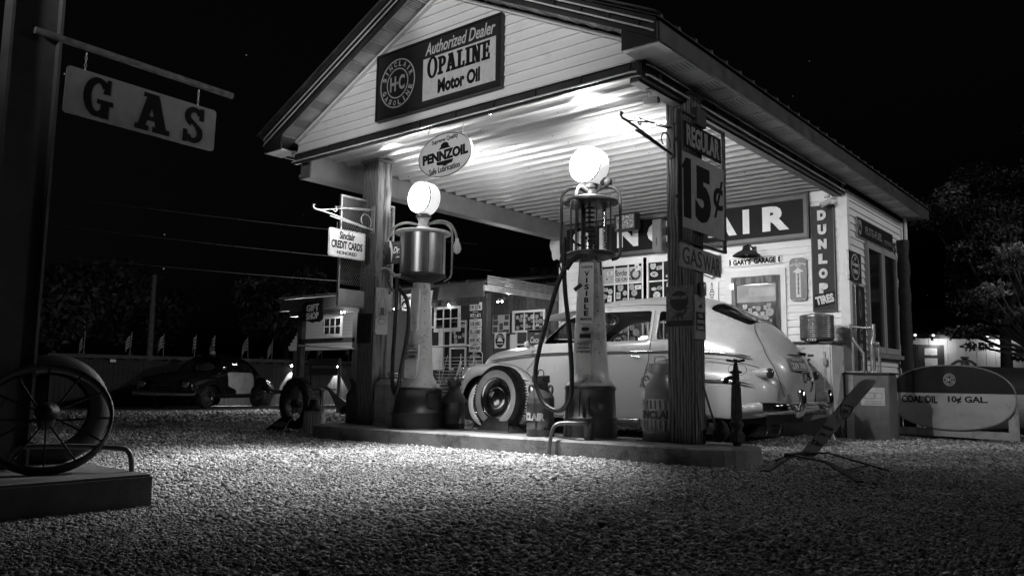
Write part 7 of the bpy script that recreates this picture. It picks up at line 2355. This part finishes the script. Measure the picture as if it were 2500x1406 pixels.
def carport():
    t = thing('carport', 'open carport with a white clapboard gable end behind the gift shop porch', 'carport', (-15.8, 9, 0))
    for k in range(14):
        z = 1.57 + k * .1
        xl = -17.64 + (z - 1.57) * 1.02 + .8 * 0
        MB().box(xl + 15.8, 1.9, -.02, .015, z, z + .094).build('siding_board', SIDING, t)
    MB().box(-1.85, 1.9, .016, .05, 1.52, 1.57).build('bottom_trim', WHITE, t)
    for x in (-1.7, 1.75): MB().box(x, x + .12, .06, .18, -.25, 1.5).build('post', TIM, t)
    MB().bar((-2.0, .4, 1.50), (-.3, .4, 3.06), .9, .05, (0, 1, 0)).build('roof', DKTRIM, t)
    MB().box(-.3, 2.0, -.1, .9, 3.0, 3.06).build('roof', DKTRIM, t)
carport()
for k, (x, y, h, s) in enumerate(((-33, 2, 6.0, 3.0), (-30, 8, 6.5, 3.2), (-34, 12, 7.0, 3.4), (-29, 17, 6.2, 3.0), (-25, 22, 7.2, 3.3), (-19, 26, 7.4, 3.2), (-13, 27, 6.6, 3.0), (-7.5, 24, 5.6, 2.4))):
    tree('dark_tree' if not k else 'dark_tree.%03d' % k, 'dark barely lit tree standing in the row beyond the fence and gift shop', 'tree', (x, y, -.3), h * .45, .22, blobs(40 + k, 12, 0, 0, h * .62, s * .75, s * .75, h * .32, s * .3, s * .5), 4500, .16, 60 + k, 'dark trees beyond the fence')

# ------------------------------------------------------------------ two tone car far left
def old_car():
    # local x runs from nose (0) to tail (4.9); y half width; nose faces local -x
    t = thing('two_tone_car', 'dark late 1940s police style car with a pale door before the fence', 'car', (-17.5, 5.0, -.21), R(119))
    DK = mat('black_car_paint', .012, .22, var=.1, coat=.6)
    S = [
        (.02, [(.45, .50), (.52, .62), (.52, .78), (.44, .86), (.34, .90), (.24, .93), (.12, .95), (0, .955)]),
        (.30, [(.60, .38), (.68, .62), (.66, .86), (.56, .94), (.44, .98), (.31, 1.01), (.16, 1.03), (0, 1.035)]),
        (.9, [(.74, .30), (.80, .6), (.78, .90), (.68, .98), (.54, 1.02), (.38, 1.05), (.19, 1.07), (0, 1.075)]),
        (1.42, [(.80, .28), (.86, .6), (.84, .94), (.76, 1.02), (.62, 1.06), (.44, 1.08), (.22, 1.10), (0, 1.105)]),
        (1.62, [(.81, .28), (.87, .6), (.86, .95), (.79, 1.05), (.68, 1.12), (.5, 1.17), (.25, 1.20), (0, 1.21)]),
        (2.0, [(.82, .27), (.88, .6), (.87, .96), (.81, 1.07), (.69, 1.36), (.53, 1.45), (.28, 1.50), (0, 1.51)]),
        (2.55, [(.82, .27), (.88, .6), (.87, .97), (.82, 1.07), (.71, 1.40), (.55, 1.51), (.29, 1.56), (0, 1.575)]),
        (2.66, [(.82, .27), (.88, .6), (.87, .97), (.82, 1.07), (.71, 1.40), (.55, 1.51), (.29, 1.56), (0, 1.575)]),
        (3.25, [(.82, .27), (.88, .6), (.87, .97), (.80, 1.07), (.68, 1.36), (.53, 1.47), (.28, 1.52), (0, 1.53)]),
        (3.65, [(.80, .28), (.86, .6), (.84, .96), (.76, 1.06), (.62, 1.22), (.48, 1.30), (.26, 1.35), (0, 1.36)]),
        (4.1, [(.74, .32), (.80, .6), (.77, .88), (.66, .97), (.52, 1.02), (.38, 1.06), (.2, 1.09), (0, 1.10)]),
        (4.6, [(.64, .36), (.70, .6), (.66, .78), (.56, .85), (.44, .89), (.31, .92), (.16, .94), (0, .945)]),
        (4.85, [(.5, .42), (.55, .58), (.52, .68), (.44, .73), (.34, .76), (.24, .78), (.12, .79), (0, .795)]),
    ]
    win = {(5, 3), (7, 3), (8, 3), (3, 5), (3, 6), (4, 5), (4, 6), (9, 5), (9, 6)}
    loft_obj('body', S, DK, t, drop=win, inner=mat('car_lining', .05))
    loft_obj('window_panes', S, glass('car_glass', .62), t, keep=win, thick=0, shrink=.012)
    xs = [x for x, _ in S]
    def yw(x, j): return float(np.interp(x, xs, [h[j][0] for _, h in S]))
    def zw(x, j): return float(np.interp(x, xs, [h[j][1] for _, h in S]))
    for s in (-1, 1):
        rows = []
        for (x, zl, zt, yi, yo) in ((-.02, .52, .80, .4, .80), (.10, .42, .88, .45, .88), (.34, .40, .92, .5, .91), (.55, .66, .93, .55, .92), (.9, .70, .93, .6, .925), (1.22, .66, .92, .62, .92), (1.4, .32, .90, .65, .915), (1.8, .30, .86, .7, .905), (2.2, .30, .75, .75, .895)):
            h = zt - zl
            rows.append([(x, s * (yo - .015), zl), (x, s * yo, zl + .3 * h), (x, s * (yo - .01), zl + .6 * h), (x, s * (yo - .08), zl + .87 * h), (x, s * (yo - .2), zt), (x, s * yi, zt - .04)])
        grid_obj('front_fender', rows, DK, t, 2, .015)
        rows = []
        for (x, zl, zt, yi, yo) in ((3.05, .40, .70, .80, .89), (3.2, .32, .84, .74, .92), (3.5, .62, .92, .7, .93), (3.75, .66, .93, .66, .93), (4.0, .62, .92, .6, .92), (4.2, .36, .89, .55, .90), (4.6, .38, .82, .5, .84), (4.88, .44, .72, .42, .72)):
            h = zt - zl
            rows.append([(x, s * (yo - .015), zl), (x, s * yo, zl + .3 * h), (x, s * (yo - .01), zl + .6 * h), (x, s * (yo - .08), zl + .87 * h), (x, s * (yo - .2), zt), (x, s * yi, zt - .04)])
        grid_obj('rear_fender', rows, DK, t, 2, .015)
        # pale doors as a skin just proud of the body
        rows = []
        for x in np.linspace(1.72, 3.22, 7):
            rows.append([(x, s * (yw(x, 0) + .035 + .01), max(.36, .36 + .0 * x)), (x, s * (yw(x, 1) + .028), .62), (x, s * (yw(x, 2) + .020), .93), (x, s * (yw(x, 3) + .012), zw(x, 3) - .02)])
        grid_obj('pale_door', rows, mat('pale_door_paint', .75, .3, coat=.4), t, 1, .006)
        mb = MB(); mb.lathe([(.10, 0), (.11, .012), (.10, .03), (.06, .045), (.001, .05)], T(-.03, s * .64, .70) @ Matrix.Rotation(-PI / 2, 4, 'Y'), 22); mb.build('headlight', CHROME, t)
        MB().tube([(.2, s * .92, .42), (2.4, s * .90, .40), (4.6, s * .88, .42)], .014, 6).build('side_trim', CHROME, t)
        for x in (.88, 3.75): car_wheel(t, (x, s * .72, .33), s, .33, .16, False)
    rows = []
    for k in range(13):
        u = -1 + k / 6
        rows.append([(-.17 + .16 * u * u, .95 * u, .38), (-.21 + .16 * u * u, .95 * u, .42), (-.20 + .16 * u * u, .95 * u, .48), (-.16 + .16 * u * u, .95 * u, .52)])
    grid_obj('front_bumper', rows, CHROME, t, 1, .006)
    rows = [[(5.3 - a, b, c) for a, b, c in [(x + .34, y, z) for x, y, z in r_]] for r_ in rows]
    grid_obj('rear_bumper', rows, CHROME, t, 1, .006)
    mb = MB()
    for k in range(9): mb.bar((-.04, -.36 + k * .09, .56), (-.04, -.36 + k * .09, .66), .012, .012)
    mb.bar((-.05, -.42, .66), (-.05, .42, .66), .02, .02); mb.bar((-.05, -.42, .55), (-.05, .42, .55), .02, .02)
    mb.build('grille', CHROME, t)
    mb = MB(); mb.lathe([(.09, 0), (.085, .06), (.05, .11), (.001, .12)], T(2.3, 0, 1.565), 18); mb.build('roof_beacon', mat('beacon', .3, .1), t)
    mb = MB(); mb.lathe([(.07, 0), (.075, .03), (.05, .08), (.001, .1)], T(1.62, -.80, 1.16) @ Matrix.Rotation(-PI / 2, 4, 'Y'), 18); mb.build('spotlight', CHROME, t)
old_car()
